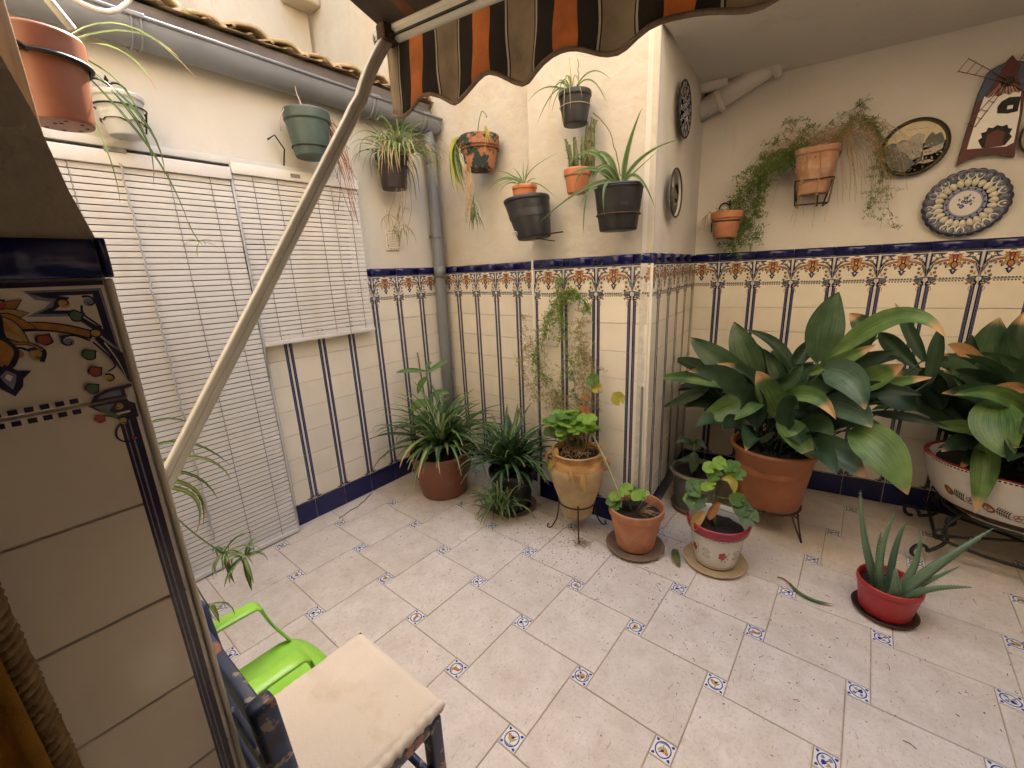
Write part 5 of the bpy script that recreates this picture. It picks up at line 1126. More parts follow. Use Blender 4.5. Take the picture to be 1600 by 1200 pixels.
def iron_stand(name, label, cx, cy, zr, r, legs, out, group=None):
    t = thing(name, label, 'plant stand', (cx, cy, 0)); mb = MB()
    mb.tube([(cx + r * math.cos(2 * math.pi * k / 32), cy + r * math.sin(2 * math.pi * k / 32), zr) for k in range(32)], .006, rust_iron, 7, closed=True)
    mb.tube([(cx - r, cy, zr - .004), (cx + r, cy, zr - .004)], .005, rust_iron, 6); mb.tube([(cx, cy - r, zr - .0045), (cx, cy + r, zr - .0045)], .005, rust_iron, 6); part(mb, 'ring', t)
    for a in legs:
        ca, sa = math.cos(a), math.sin(a); mb = MB(); tx, ty = -sa, ca
        foot = (cx + ca * (r + out), cy + sa * (r + out), .004)
        for q in (-.022, .022): mb.tube([(cx + ca * (r - .0) + tx * q, cy + sa * r + ty * q, zr + .01), (cx + ca * (r + out * .5) + tx * q * .5, cy + sa * (r + out * .5) + ty * q * .5, zr * .5), foot], .0048, rust_iron, 6)
        mb.tube([(cx + ca * (r + .012 + .014 * math.cos(k * .8)), cy + sa * (r + .012 + .014 * math.cos(k * .8)), zr + .0 + .014 * math.sin(k * .8)) for k in range(8)], .004, rust_iron, 6); part(mb, 'leg', t)
    return t
iron_stand('pot_stand', 'three legged rusty iron stand under the large orange pot', BX, BY, .142, .155, (-.55, -2.4, 1.6), .06)
# --- white bowl planter on scrolled iron stand
WX, WY = 3.255, .74
t = thing('potted_cast_iron_plant', 'wide white painted ceramic bowl full of broad dark leaves at the right edge', 'potted plant', (WX, WY, .22), 0, 'broad leaved plants against the right wall')
bp_ = [(0, .002), (.17, 0), (.18, .012), (.22, .035), (.262, .075), (.292, .125), (.312, .19), (.326, .265), (.332, .285), (.326, .292), (.312, .285), (.298, .21), (.28, .15)]
mb = MB(); mb.lathe(bp_, (WX, WY, .22), glaze_white, 60, sx=1.16, sy=.86, mats=[glaze_white] * 3 + [pm('umber_band', (.08, .035, .02), .25, .2, 20)] + [glaze_white] * 3 + [glaze_white] + [crimson] * 2 + [glaze_white] * 2)
def rb_f(z):
    for (r0, z0), (r1, z1) in zip(bp_[2:8], bp_[3:9]):
        if z0 <= z <= z1: return r0 + (r1 - r0) * (z - z0) / (z1 - z0)
    return .31
def bowl_fn(x, y, o):
    a = x / 1000 / .33 - 2.6; r = rb_f(y / 1000) + .0009 + o; return (WX + r * 1.16 * math.cos(a), WY + r * .86 * math.sin(a), .22 + y / 1000)
A = Art(); br_ = pm('flower_brown', (.26, .075, .03), .25, .2, 40); gn_ = pm('flower_green', (.04, .055, .03), .25, .2, 40)
for x0, y0 in ((20, 150), (170, 130), (330, 140), (470, 150), (610, 135)):
    A.poly(br_, smooth_poly([(x0 - 26, y0 + 16), (x0 - 8, y0 + 24), (x0 + 14, y0 + 10), (x0 + 20, y0 - 10), (x0 + 2, y0 - 22), (x0 - 18, y0 - 10), (x0 - 26, y0 + 16)])); A.poly(inko, circ(x0 - 2, y0 + 2, 8)); A.poly(inky, circ(x0, y0 + 2, 4))
    for k in range(6):
        xx = x0 + 24 + k * 7; A.stroke(gn_, [(xx, y0 + 4 - k * 2), (xx + 5, y0 + 18 - k * 2), (xx + 10, y0 + 24 - k * 3)], 4.4, taper=True); A.stroke(gn_, [(xx, y0 + 2 - k * 2), (xx + 2, y0 - 14 - k * 2), (xx + 8, y0 - 20 - k * 2)], 4.2, taper=True)
    for s_ in ((-6, 0), (6, 6), (0, -10)): A.stroke(br_, [(x0 + 78 + s_[0], y0 - 10 + s_[1]), (x0 + 86 + s_[0], y0 + 2 + s_[1]), (x0 + 98 + s_[0], y0 - 6 + s_[1]), (x0 + 88 + s_[0], y0 - 16 + s_[1]), (x0 + 78 + s_[0], y0 - 10 + s_[1])], 2.6)
    A.stroke(gn_, [(x0 + 30, y0 - 6), (x0 + 60, y0 - 22), (x0 + 100, y0 - 30), (x0 + 118, y0 - 14), (x0 + 108, y0 - 6)], 2.4)
for k in range(70): A.poly(pm('umber_band', (.08, .035, .02), .25), circ(-60 + k * 14, 279, 5.2, 8, .8))
apply_curved(mb, A, bowl_fn); part(mb, 'bowl', t)
s_ = MB(); s_.disc((WX, WY, .47), .295, soil, 32, sx=1.14, sy=.84, nz=.01); part(s_, 'soil', t, kind='stuff')
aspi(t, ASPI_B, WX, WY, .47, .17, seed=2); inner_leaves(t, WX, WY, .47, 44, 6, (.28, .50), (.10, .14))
t = thing('scroll_stand', 'low wrought iron stand with scrolled legs carrying the white bowl', 'plant stand', (WX, WY, 0))
mb = MB(); mb.tube([(WX + .235 * 1.16 * math.cos(2 * math.pi * k / 36), WY + .235 * .86 * math.sin(2 * math.pi * k / 36), .245) for k in range(36)], .009, iron, 7, closed=True); part(mb, 'ring', t)
def scroll(c, r, a0, turns, ux, n=26):
    return [Vector(c) + (Vector(ux) * math.cos(a0 + turns * 6.283 * k / n) + Vector((0, 0, 1)) * math.sin(a0 + turns * 6.283 * k / n)) * r * (1 - .62 * k / n) for k in range(n)]
for sx_, sy_ in ((-1, -1), (1, -1), (-1, 1), (1, 1)):
    mb = MB(); X0 = WX + sx_ * .30; Y0 = WY + sy_ * .17; ux = Vector((sx_ * .8, sy_ * .6, 0)).normalized()
    top = Vector((WX + sx_ * .215, WY + sy_ * .12, .25)); kn = Vector((X0 - sx_ * .03, Y0, .16)); ft_ = Vector((X0 + sx_ * .02, Y0 + sy_ * .02, .05))
    mb.tube(bez(top, (top + kn) / 2 + ux * .06, kn, 6) + bez(kn, kn - ux * .05 + Vector((0, 0, -.06)), ft_, 6)[1:] + scroll(ft_ + ux * .0 + Vector((0, 0, .0)) + ux * .045, .045, math.pi, -.9 if sx_ > 0 else -.9, ux), .0085, iron, 7)
    mb.tube(scroll(kn + ux * .03, .035, math.pi, 1.1, ux), .006, iron, 6); mb.tube(scroll(top + ux * .05 + Vector((0, 0, -.035)), .03, 1.2, -1.0, ux), .006, iron, 6); part(mb, 'leg', t)
mb = MB()
for sy_ in (-1, 1): mb.tube(bez((WX - .31, WY + sy_ * .17, .13), (WX, WY + sy_ * .17, .03), (WX + .31, WY + sy_ * .17, .13), 10), .008, iron, 6)
for sx_ in (-1, 1): mb.tube(bez((WX + sx_ * .30, WY - .17, .13), (WX + sx_ * .28, WY, .06), (WX + sx_ * .30, WY + .17, .13), 10), .008, iron, 6)
mb.tube([(WX - .3, WY - .16, .128), (WX + .3, WY + .16, .124)], .007, iron, 6); mb.tube([(WX - .3, WY + .16, .130), (WX + .3, WY - .16, .132)], .007, iron, 6); part(mb, 'cross_brace', t)
# --- aloe in red pot
AXX, AYY = 2.764, .026
t = make_pot('potted_aloe', 'aloe with long toothed leaves in a red plastic pot on a brown saucer', 'potted plant', (AXX, AYY, .010), .086, .109, .145, red_plastic, .025, .004, soil_z=.105, wob=.001)
sc_ = MB(); sc_.lathe([(0, 0), (.098, 0), (.112, .018), (.108, .018), (.096, .006), (0, .005)], (AXX, AYY, .001), pm('wet_brown_saucer', (.06, .032, .02), .35)); part(sc_, 'saucer', t)
def aloe_leaf(t, a, b, c, wd, th=.35, teeth=True):
    pts = thru(a, b, c, 14); n = len(pts); V = []; F = []; UV = []
    for i, p in enumerate(pts):
        d = (pts[min(i + 1, n - 1)] - pts[max(i - 1, 0)]).normalized(); s = d.cross(Vector((.15, -.8, .6))).normalized(); u = s.cross(d); tt = i / (n - 1); w_ = wd / 2 * (1 - tt) ** .72 * (.9 + .1 * tt) + .0008
        for k, (x, y) in enumerate(((-1, .12), (-.5, -.02), (0, -.10), (.5, -.02), (1, .12), (.6, .45), (0, .62), (-.6, .45))):
            V.append(tuple(p + s * x * w_ - u * (y - .2) * w_ * -1 * -1)); UV.append((k / 8, tt))
    for i in range(n - 1):
        for k in range(8): F.append((i * 8 + k, i * 8 + (k + 1) % 8, (i + 1) * 8 + (k + 1) % 8, (i + 1) * 8 + k))
    mb = MB(); mb.add(V, F, aloe_m, True, UV)
    if teeth:
        for i in range(1, n - 1):
            for e in (0, 4):
                for q in (0, .5):
                    p = Vector(V[i * 8 + e]) * (1 - q) + Vector(V[(i + 1) * 8 + e]) * q; ctr = Vector(V[i * 8 + 2]) * (1 - q) + Vector(V[(i + 1) * 8 + 2]) * q; o_ = (p - ctr).normalized(); d = (pts[i + 1] - pts[i]).normalized()
                    mb.add([p - d * .002, p + d * .002, p + o_ * .0045 + d * .002], [(0, 1, 2)], leaf_mat('tooth', (.3, .34, .2), (.36, .4, .25)))
    return part(mb, 'leaf', t)
z0 = .10
for a, b, c, wd in (((AXX - .03, AYY - .01, z0), (AXX - .10, AYY + .0, .30), (AXX - .142, AYY + .034, .51), .040), ((AXX - .015, AYY - .03, z0), (AXX - .045, AYY - .02, .26), (AXX - .02, AYY + .054, .44), .036), ((AXX, AYY, z0), (AXX - .0, AYY + .04, .28), (AXX + .02, AYY + .07, .40), .032), ((AXX - .0, AYY - .05, z0), (AXX + .05, AYY - .04, .25), (AXX + .06, AYY + .024, .385), .040), ((AXX + .01, AYY - .05, z0), (AXX + .10, AYY - .03, .27), (AXX + .258, AYY + .094, .446), .058), ((AXX + .02, AYY - .06, z0), (AXX + .10, AYY - .06, .20), (AXX + .212, AYY - .056, .262), .034), ((AXX + .03, AYY - .03, z0), (AXX + .09, AYY - .04, .21), (AXX + .174, AYY - .026, .316), .028), ((AXX + .01, AYY - .07, z0), (AXX + .01, AYY - .085, .18), (AXX + .0, AYY - .06, .25), .045), ((AXX - .02, AYY - .0, z0), (AXX - .045, AYY + .03, .22), (AXX - .05, AYY + .06, .33), .034)): aloe_leaf(t, a, b, c, wd)
# metal strip leaning on the pier corner
mb = MB(); mb.box((1.692, -.012, .235), (1.700, -.0035, .85), gutter_m); single(mb, 'metal_strip', 'upright grey metal strip against the pier corner beside the geranium pot', 'metal strip', loc=(1.696, -.01, .235))
# fallen leaf, twigs, debris
mb = MB(); mb.ribbon(thru((2.43, -.01, .008), (2.50, -.075, .006), (2.60, -.06, .012), 8), .018, (0, 0, 1), leaf_mat('fallen_green_leaf', (.05, .11, .03), (.1, .18, .05), tip=.12), fold=.5); mb.tube(thru((2.38, .005, .004), (2.41, .0, .01), (2.44, -.03, .006), 4), .003, dead_leaf, 5); single(mb, 'fallen_leaf', 'long fallen green leaf lying on the floor tiles left of the red aloe pot', 'leaf', loc=(2.5, -.06, 0))
mb = MB(); mb.ribbon(thru((1.93, -.06, .006), (1.95, -.13, .02), (1.99, -.19, .006), 8), .04, (0, 0, 1), leaf_mat('fallen_mottled_leaf', (.05, .09, .03), (.22, .24, .07), veins=8), fold=.3, wave=.05); single(mb, 'fallen_leaf', 'short mottled leaf on the floor between the two geranium pots', 'leaf', loc=(1.95, -.12, 0))
mb = MB(); mb.tube(wander((3.10, -.30, .003), [(3.135, -.36, .005), (3.15, -.41, .003)], 3, .001), .0025, dead_leaf, 5); single(mb, 'twig', 'thick brown twig on the floor near the bottom right corner', 'twig', loc=(3.12, -.35, 0))
mb = MB(); mb.tube(wander((.02, -.62, .003), [(.09, -.75, .004), (.11, -.86, .003), (.13, -.93, .004)], 4, .003), .003, stem_m, 5); single(mb, 'twig', 'long thin dry twig on the floor along the blue skirting', 'twig', loc=(.08, -.78, 0))
db = MB(); rg2 = random.Random(77)
def scatter(n, cx, cy, sx_, sy_, big=1.0):
    for k in range(n):
        x = rg2.gauss(cx, sx_); y = rg2.gauss(cy, sy_)
        if x < .03 or x > 3.9 or y < -2.6 or y > .95 or (1.0 < x < 1.73 and y > -.02) or (x < 1.73 and y > .1): continue
        a = rg2.uniform(0, 6.28); L = rg2.choice((.002, .003, .004, .005, .008, .02 if rg2.random() < .2 else .006)) * big; c = Vector((x, y, .0015)); d = Vector((math.cos(a), math.sin(a), 0)); q = Vector((-d.y, d.x, 0)) * rg2.uniform(-.15, .15) * L
        db.tube([c - d * L / 2, c + q + Vector((0, 0, .0012)), c + d * L / 2], rg2.uniform(.0005, .0013) * (1 if L > .006 else 1.4), rg2.choice((dead_leaf, stem_m, soil, dry_m, stem_m)), 4, smooth=False)
scatter(420, 1.5, -.4, .55, .22); scatter(260, 1.3, -.35, .2, .15); scatter(170, 2.2, -.6, .8, .5); scatter(140, .7, -.7, .35, .3); scatter(120, 1.85, -.05, .12, .12); scatter(80, 2.9, -.3, .35, .25, 1.6); scatter(60, 2.3, -1.3, .5, .4)
single(db, 'plant_debris', kind='stuff')
nb_ = MB()
for k in range(26): nb_.tube([Vector((1.50 + rg2.uniform(-.05, .05), -.30 + rg2.uniform(-.04, .04), rg2.uniform(.003, .03))) for _ in range(3)], .0008, dry_m, 4)
single(nb_, 'dry_root_tuft', 'small tangle of dry roots on the floor under the clay jar', 'roots', loc=(1.5, -.3, 0))
# ------------------------------------------------------------------ hanging pots
# a: big brown pot close to the camera, hung on a wooden post
t = thing('wooden_post', 'varnished wooden post standing beside the foreground pillar at the top left corner', 'post', (.80, -1.93, 1.3))
mb = MB(); mb.box((.865, -1.925, 1.1), (.905, -1.872, 2.75), honey_wood, .004); part(mb, 'shaft', t)
ax_, ay_, az_ = .70, -1.80, 1.905
t = make_pot('hanging_pot', 'large brown plastic pot with drain holes hanging on the wooden post at upper left', 'hanging pot', (ax_, ay_, az_), .068, .090, .215, brown_plastic, .062, .006, wob=.001)
hl = MB()
for k in range(9):
    a = k * .75; r = .05 if k < 7 else .02; c = (ax_ + r * math.cos(a), ay_ + r * math.sin(a), az_ - .0006); hl.add([(c[0] + .0075 * math.cos(q * .7), c[1] + .005 * math.sin(q * .7), c[2]) for q in range(9)], [tuple(range(9))[::-1]], pm('hole_shade_black', (.01, .008, .006), .9))  # flat black discs, the shade inside the holes put in as colour
part(hl, 'drain_holes', t)
ring(t, (ax_, ay_, az_ + .150), .092, iron, rod=.0065, wallp=(.87, -1.90, az_ + .15), extra=[[(.88, -1.875, az_ + .36), (.85, -1.80, az_ + .27), (.80, -1.745, az_ + .22)]])
mb = MB(); mb.beam((.835, -1.785, az_ + .255), (.80, -1.745, az_ + .215), .018, .014, alu, ch=.003); part(mb, 'plastic_sleeve', t)
rg = random.Random(6); mb = MB()
o_ = Vector((ax_, ay_ + .03, az_ + .20))
for e, md, wd in (((.782, -1.465, 2.085), (.59, -1.573, 2.26), .013), ((.725, -1.487, 2.157), (.60, -1.573, 2.24), .018), ((.682, -1.554, 2.062), (.60, -1.61, 2.18), .014), ((.712, -1.629, 1.768), (.66, -1.62, 1.967), .010), ((.735, -1.60, 1.79), (.675, -1.61, 1.975), .010), ((.828, -1.59, 1.625), (.72, -1.62, 1.88), .007), ((.60, -1.70, 1.72), (.60, -1.70, 1.90), .008), ((.64, -1.60, 1.95), (.61, -1.63, 2.08), .009)):
    strap(mb, thru(o_, md, e, 10), wd, (.3, -.5, .8), spider_pale if wd > .0125 else spider_m)
mb.tube(thru((.828, -1.59, 1.65), (.83, -1.585, 1.62), (.835, -1.575, 1.59), 5), .0014, green_stem, 4)
grass(mb, (.835, -1.575, 1.59), 7, (.03, .06), spider_pale, .005, (-60, 40), .6, rg, spread=.003, seg=4)
part(mb, 'foliage', t, kind='stuff')
def iron_ring_holder(t, c, r, wall, outn, s=1.0):
    """black scrolled wall holder: ring, back spike and two curls. outn = wall outward normal"""
    n = Vector(outn).normalized(); u = Vector((-n.y, n.x, 0)); c = Vector(c); b = c - n * (r + .012)
    mb = MB(); mb.tube([tuple(c + Vector((math.cos(2 * math.pi * k / 28), math.sin(2 * math.pi * k / 28), 0)) * r) for k in range(28)], .0036 * s, iron, 6, closed=True)
    top = b + Vector((0, 0, .125 * s)); mb.tube([b + Vector((0, 0, -.10 * s)), b, top], .0045 * s, iron, 6); mb.tube([top, top + Vector((0, 0, .02 * s))], [.009 * s, .001], iron, 6)
    for sg in (-1, 1):
        mb.tube([b + u * sg * .03 * s + u * sg * .03 * s * math.cos(a) * 1.0 + Vector((0, 0, .092 * s + .032 * s * math.sin(a))) for a in [math.pi - k * .42 for k in range(9)]], .0042 * s, iron, 6)
        mb.tube([c + u * sg * r, b + u * sg * (r + .01) + Vector((0, 0, -.05 * s))], .0036 * s, iron, 6)
    part(mb, 'iron_holder', t)
# b: white translucent cachepot
t = make_pot('wall_pot', 'milky white pot in a black scrolled iron ring above the tall blind', 'hanging pot', (.12, -1.528, 2.045), .055, .083, .15, opal, .02, .004, soil_z=.05, wob=.01, group='pots in scrolled iron rings')
iron_ring_holder(t, (.12, -1.528, 2.145), .082, 0, (1, 0, 0), 1.0)
# c: green pot
t = make_pot('wall_pot', 'dark green plastic pot with dry reddish roots hanging above the short blind', 'hanging pot', (.15, -.765, 2.085), .082, .115, .215, green_plastic, .05, .008)
ring(t, (.15, -.765, 2.13), .092, iron, wallp=(.01, -.765, 2.13)); mb = MB(); mb.tube(bez((.15, -.765, 2.30), (.10, -.80, 2.40), (.13, -.78, 2.50), 8), .003, pm('twine', (.5, .42, .34), .8), 5); mb.tube(bez((.15, -.88, 2.29), (.12, -.90, 2.25), (.10, -.89, 2.2), 5), .003, pm('twine', (.5, .42, .34), .8), 5); part(mb, 'string', t)
mb = MB(); mb.tube([(.02, -.875, 1.99), (.05, -.86, 2.13), (.05, -.90, 2.19), (.02, -.925, 2.17)], .004, iron, 6); part(mb, 'hook', t)
mb = MB(); rg = random.Random(3); rr_m = pm('red_dry_roots', (.34, .13, .06), .9, .3, 40)
for k in range(26):
    s0 = Vector((.15 + rg.uniform(-.04, .05), -.655 + rg.uniform(-.01, .01), 2.285)); L = rg.uniform(.10, .32) if k > 6 else rg.uniform(.35, .6); mb.tube(thru(s0, s0 + Vector((rg.uniform(-.02, .02), .04 + rg.uniform(-.01, .02), -L * .45)), s0 + Vector((rg.uniform(-.05, .05), rg.uniform(.03, .12), -L)), 6), .0016, rr_m, 4)
part(mb, 'dry_roots', t, kind='stuff')
# d: dark pot spider plant on the left wall
t = make_pot('wall_pot', 'dark pot almost hidden under a drooping pale spider plant beside the downpipe', 'hanging pot', (.13, -.235, 1.99), .075, .100, .20, pm('purple_black_plastic', (.03, .02, .022), .5, .2), .03, .006)
ring(t, (.13, -.235, 2.12), .093, iron, wallp=(.01, -.235, 2.12)); rg = random.Random(14)
mb = grass(MB(), (.14, -.22, 2.19), 85, (.20, .44), None, .011, (10, 88), 1.0, rg, spread=.045, mats=[spider_pale, spider_pale, spider_m], back=lambda p: setattr(p, 'x', max(p.x, .02)))
mb = grass(mb, (.20, -.215, 2.17), 45, (.25, .45), None, .010, (20, 60), 1.5, rg, az=(-80, 80), spread=.04, mats=[spider_pale, dry_m, spider_pale], back=lambda p: setattr(p, 'x', max(p.x, .02)))
for k in range(6):
    e = Vector((.12, -.25 + rg.uniform(-.07, .1), 1.80 + rg.uniform(-.06, .06))); s0 = Vector((.2, -.22, 2.1)); mb.tube(thru(s0, (s0 + e) / 2 + Vector((.03, rg.uniform(-.03, .03), 0)), e, 6), .0015, dry_m, 4); grass(mb, e, 9, (.05, .13), spider_pale, .006, (-70, 60), 1.1, rg, spread=.006, seg=5, mats=[spider_pale, dry_m])
for e in ((.18, -.36, 2.42), (.16, .05, 2.43), (.14, -.33, 2.33)): strap(mb, thru((.14, -.235, 2.19), (.15, -.26 if e[1] < -.2 else -.1, 2.34), e, 7), .006, VIEW, spider_pale)
part(mb, 'foliage', t, kind='stuff')
# e: mossy pot on the recess wall
moss = pm('mossy_painted_pot', (.34, .14, .07), .85, .15, 8, .4, 60); add_layer(moss, (.018, .032, .024), (.47, .52), 13, 6, space='Object', seedv=3, amount=1); add_layer(moss, (.33, .27, .2), (.60, .66), 22, 5, space='Object', seedv=6, amount=.7)
t = make_pot('wall_pot', 'chipped mossy terracotta pot in a ring on the stained wall right of the downpipe', 'hanging pot', (.60, .065, 2.065), .085, .122, .185, moss, .06, .010)
ring(t, (.60, .065, 2.175), .115, rust_iron, wallp=(.60, .18, 2.17)); mb = MB(); rg = random.Random(15)
for k in range(30):
    s0 = Vector((.60 + rg.uniform(-.12, -.07), .02 + rg.uniform(-.04, .03), 2.25)); L = rg.uniform(.12, .34); e = s0 + Vector((rg.uniform(-.07, .02), rg.uniform(-.03, .02), -L)); ribs = thru(s0, (s0 + e) / 2 + Vector((-.04, -.02, .06)), e, 7); mb.ribbon(ribs, rg.uniform(.006, .012), VIEW, rg.choice((spider_pale, yellow_leaf, spider_m)))
for k in range(16):
    s0 = Vector((.56 + rg.uniform(-.03, .03), -.02, 2.10)); e = s0 + Vector((rg.uniform(-.03, .03), 0, -rg.uniform(.15, .34))); mb.tube(wander(s0, [(s0 + e) / 2, e], 3, .004, rg), .0016, dry_m, 4)
for k in range(34): grass(mb, (.555 + rg.uniform(-.015, .015), .03, 1.93 - k * .004), 1, (.07, .17), spider_m if k % 3 else spider_pale, .006, (-88, -30), .8, rg, spread=.012, seg=5)
for k in range(8): s0 = Vector((.69, .02, 2.255)); e = s0 + Vector((rg.uniform(.0, .05), -.02, -rg.uniform(.03, .12))); mb.ribbon(thru(s0, s0 + Vector((.015, -.01, .015)), e, 5), .012, VIEW, yellow_leaf)
mb.tube(wander((.60, .05, 2.25), [(.63, .04, 2.33), (.66, .04, 2.37), (.69, .04, 2.33)], 4, .003, rg), .003, green_stem, 5); part(mb, 'foliage', t, kind='stuff')
# f: black square pot with a small terracotta pot on top
FX, FY, FZ = 1.130, -.135, 1.622
t = make_pot('wall_pot', 'black plastic pot tilted on the pier with a small terracotta pot standing in it', 'hanging pot', (FX, FY, FZ), .088, .122, .205, black_plastic, .018, .003, lean=(-.13, 0), soil_z=.185, group='black pots on the pier')
t.rotation_euler = (0, -.10, 0)
mb = MB(); mb.tube([(FX - .06, -.2, FZ + .003), (FX + .09, -.10, FZ + .01), (FX + .10, -.01, FZ + .02)], .004, rust_iron, 5); mb.tube([(FX + .05, -.02, FZ - .02), (FX + .05, -.19, FZ - .01)], .003, rust_iron, 5); part(mb, 'wire_bracket', t)
mb = MB(); mb.tube([(FX - .05 + .011 * math.cos(k * .8), -.232, FZ + .028 + .011 * math.sin(k * .8)) for k in range(8)], .003, pm('grey_wire_ring', (.3, .3, .3), .5), 5, closed=True); part(mb, 'drain_ring', t)
t = make_pot('small_pot', 'small terracotta pot with arching spider plant standing in the tilted black pot', 'potted plant', (1.085, -.15, 1.80), .052, .066, .085, orange_plastic, .02, .003)
mb = MB()
for a, b, c, wd in (((1.085, -.15, 1.88), (1.14, -.15, 1.955), (1.30, -.14, 2.005), .008), ((1.085, -.15, 1.88), (.99, -.16, 1.955), (.89, -.15, 1.98), .010), ((1.085, -.15, 1.88), (.98, -.18, 1.935), (.86, -.18, 1.885), .012), ((1.085, -.15, 1.88), (1.01, -.21, 1.92), (.88, -.23, 1.87), .011), ((1.085, -.15, 1.88), (1.00, -.12, 1.93), (.86, -.12, 1.91), .009), ((1.085, -.15, 1.88), (1.15, -.18, 1.90), (1.20, -.2, 1.89), .009), ((1.10, -.15, 1.88), (1.20, -.19, 1.87), (1.31, -.2, 1.79), .009), ((1.085, -.15, 1.88), (1.06, -.16, 1.94), (1.02, -.16, 1.98), .008), ((1.085, -.15, 1.88), (1.08, -.15, 1.95), (1.085, -.15, 2.0), .007), ((1.085, -.15, 1.88), (1.10, -.15, 1.94), (1.12, -.16, 1.985), .008), ((1.085, -.15, 1.88), (1.02, -.20, 1.90), (.98, -.24, 1.84), .009), ((1.085, -.16, 1.88), (1.10, -.23, 1.89), (1.11, -.24, 1.85), .010), ((1.085, -.15, 1.88), (1.04, -.15, 1.93), (.95, -.15, 1.95), .008)): strap(mb, thru(a, b, c, 9), wd, VIEW, spider_var)
part(mb, 'foliage', t, kind='stuff')
# g: cactus pot
t = make_pot('small_pot', 'small orange cactus pot on the pier between the two larger black pots', 'potted plant', (1.36, -.085, 1.815), .048, .066, .112, orange_plastic, .034, .006)
mb = MB(); rg = random.Random(5)
def spiky(mb, P, r, mat, n=5):
    mb.tube(P, r, mat, 7)
    for i in range(1, len(P)):
        for k in range(n * 2):
            a = rg.uniform(0, 6.28); b = Vector(P[i - 1]).lerp(Vector(P[i]), rg.random()); d = Vector((math.cos(a), math.sin(a), .5)); rr = r if not isinstance(r, list) else r[i]; mb.tube([b + d * rr * .7, b + d * rr * 1.9], [rr * .4, .0004], mat, 4)
for x, y, h_, r in ((1.325, -.09, .14, .008), (1.345, -.08, .17, .010), (1.385, -.08, .13, .009), (1.365, -.1, .15, .008), (1.395, -.09, .16, .008), (1.335, -.1, .12, .008)): spiky(mb, [(x, y, 1.90), (x + .003, y, 1.90 + h_ * .5), (x - .004, y, 1.90 + h_)], [r, r * 1.1, r * .6], cactus_m)
spiky(mb, [(1.33, -.09, 1.95), (1.312, -.09, 2.02), (1.298, -.09, 2.07)], [.007, .009, .006], cactus_m); part(mb, 'cactus', t)
# j: trailing reddish succulent behind it
t = thing('trailing_succulent', 'bundle of reddish green trailing succulent stems on the pier under the highest black pot', 'plant', (1.44, -.06, 2.0))
mb = MB()
for k in range(9): x0 = 1.42 + rg.uniform(-.035, .04); spiky(mb, wander((x0 + rg.uniform(-.02, .02), -.05, 2.15 - rg.uniform(0, .06)), [(x0, -.07, 2.02), (x0 + rg.uniform(-.02, .02), -.05, 1.88 + rg.uniform(-.05, .04))], 3, .003, rg), .005, succ_dry if k % 2 else cactus_m, 3)
mb.tube(wander((1.43, -.06, 2.16), [(1.50, -.05, 2.09), (1.55, -.06, 1.97), (1.585, -.08, 1.86)], 4, .004, rg), .0025, stem_m, 5); part(mb, 'stems', t, kind='stuff')
# h: highest black pot
t = make_pot('wall_pot', 'smallest and highest black pot on the pier, tied with a cord, thin arching leaves', 'hanging pot', (1.358, -.10, 2.115), .055, .078, .135, black_plastic, .022, .004, group='black pots on the pier', lean=(0, 0))
ring(t, (1.358, -.10, 2.19), .071, pm('pale_cord', (.34, .27, .2), .8), name='cord', wallp=(1.36, 0, 2.2), rod=.002)
mb = MB()
for c in ((1.09, -.12, 2.264), (1.17, -.16, 2.127), (1.55, -.12, 2.245), (1.545, -.14, 2.145), (1.24, -.12, 2.19)):
    md = ((1.358 + c[0]) / 2, -.13, 2.30 if c[2] > 2.2 else 2.27); strap(mb, thru((1.35, -.11, 2.24), md, c, 9), .009, VIEW, spider_m)
for c in ((1.388, -.19, 2.16), (1.35, -.19, 2.09), (1.30, -.15, 2.22), (1.43, -.16, 2.2), (1.28, -.13, 2.30), (1.25, -.12, 2.26), (1.22, -.12, 2.20)): strap(mb, thru((1.35, -.11, 2.24), ((1.35 + c[0]) / 2, (-.14 + c[1]) / 2, 2.30), c, 7), .007, VIEW, spider_pale if c[1] < -.15 else spider_m)
mb.tube(wander((1.35, -.1, 2.25), [(1.335, -.1, 2.33), (1.33, -.1, 2.40)], 3, .003, rg), .002, dry_m, 4); mb.tube(wander((1.38, -.09, 2.25), [(1.36, -.07, 2.33), (1.35, -.06, 2.40)], 3, .005, rg), .0018, stem_m, 4)
part(mb, 'foliage', t, kind='stuff')
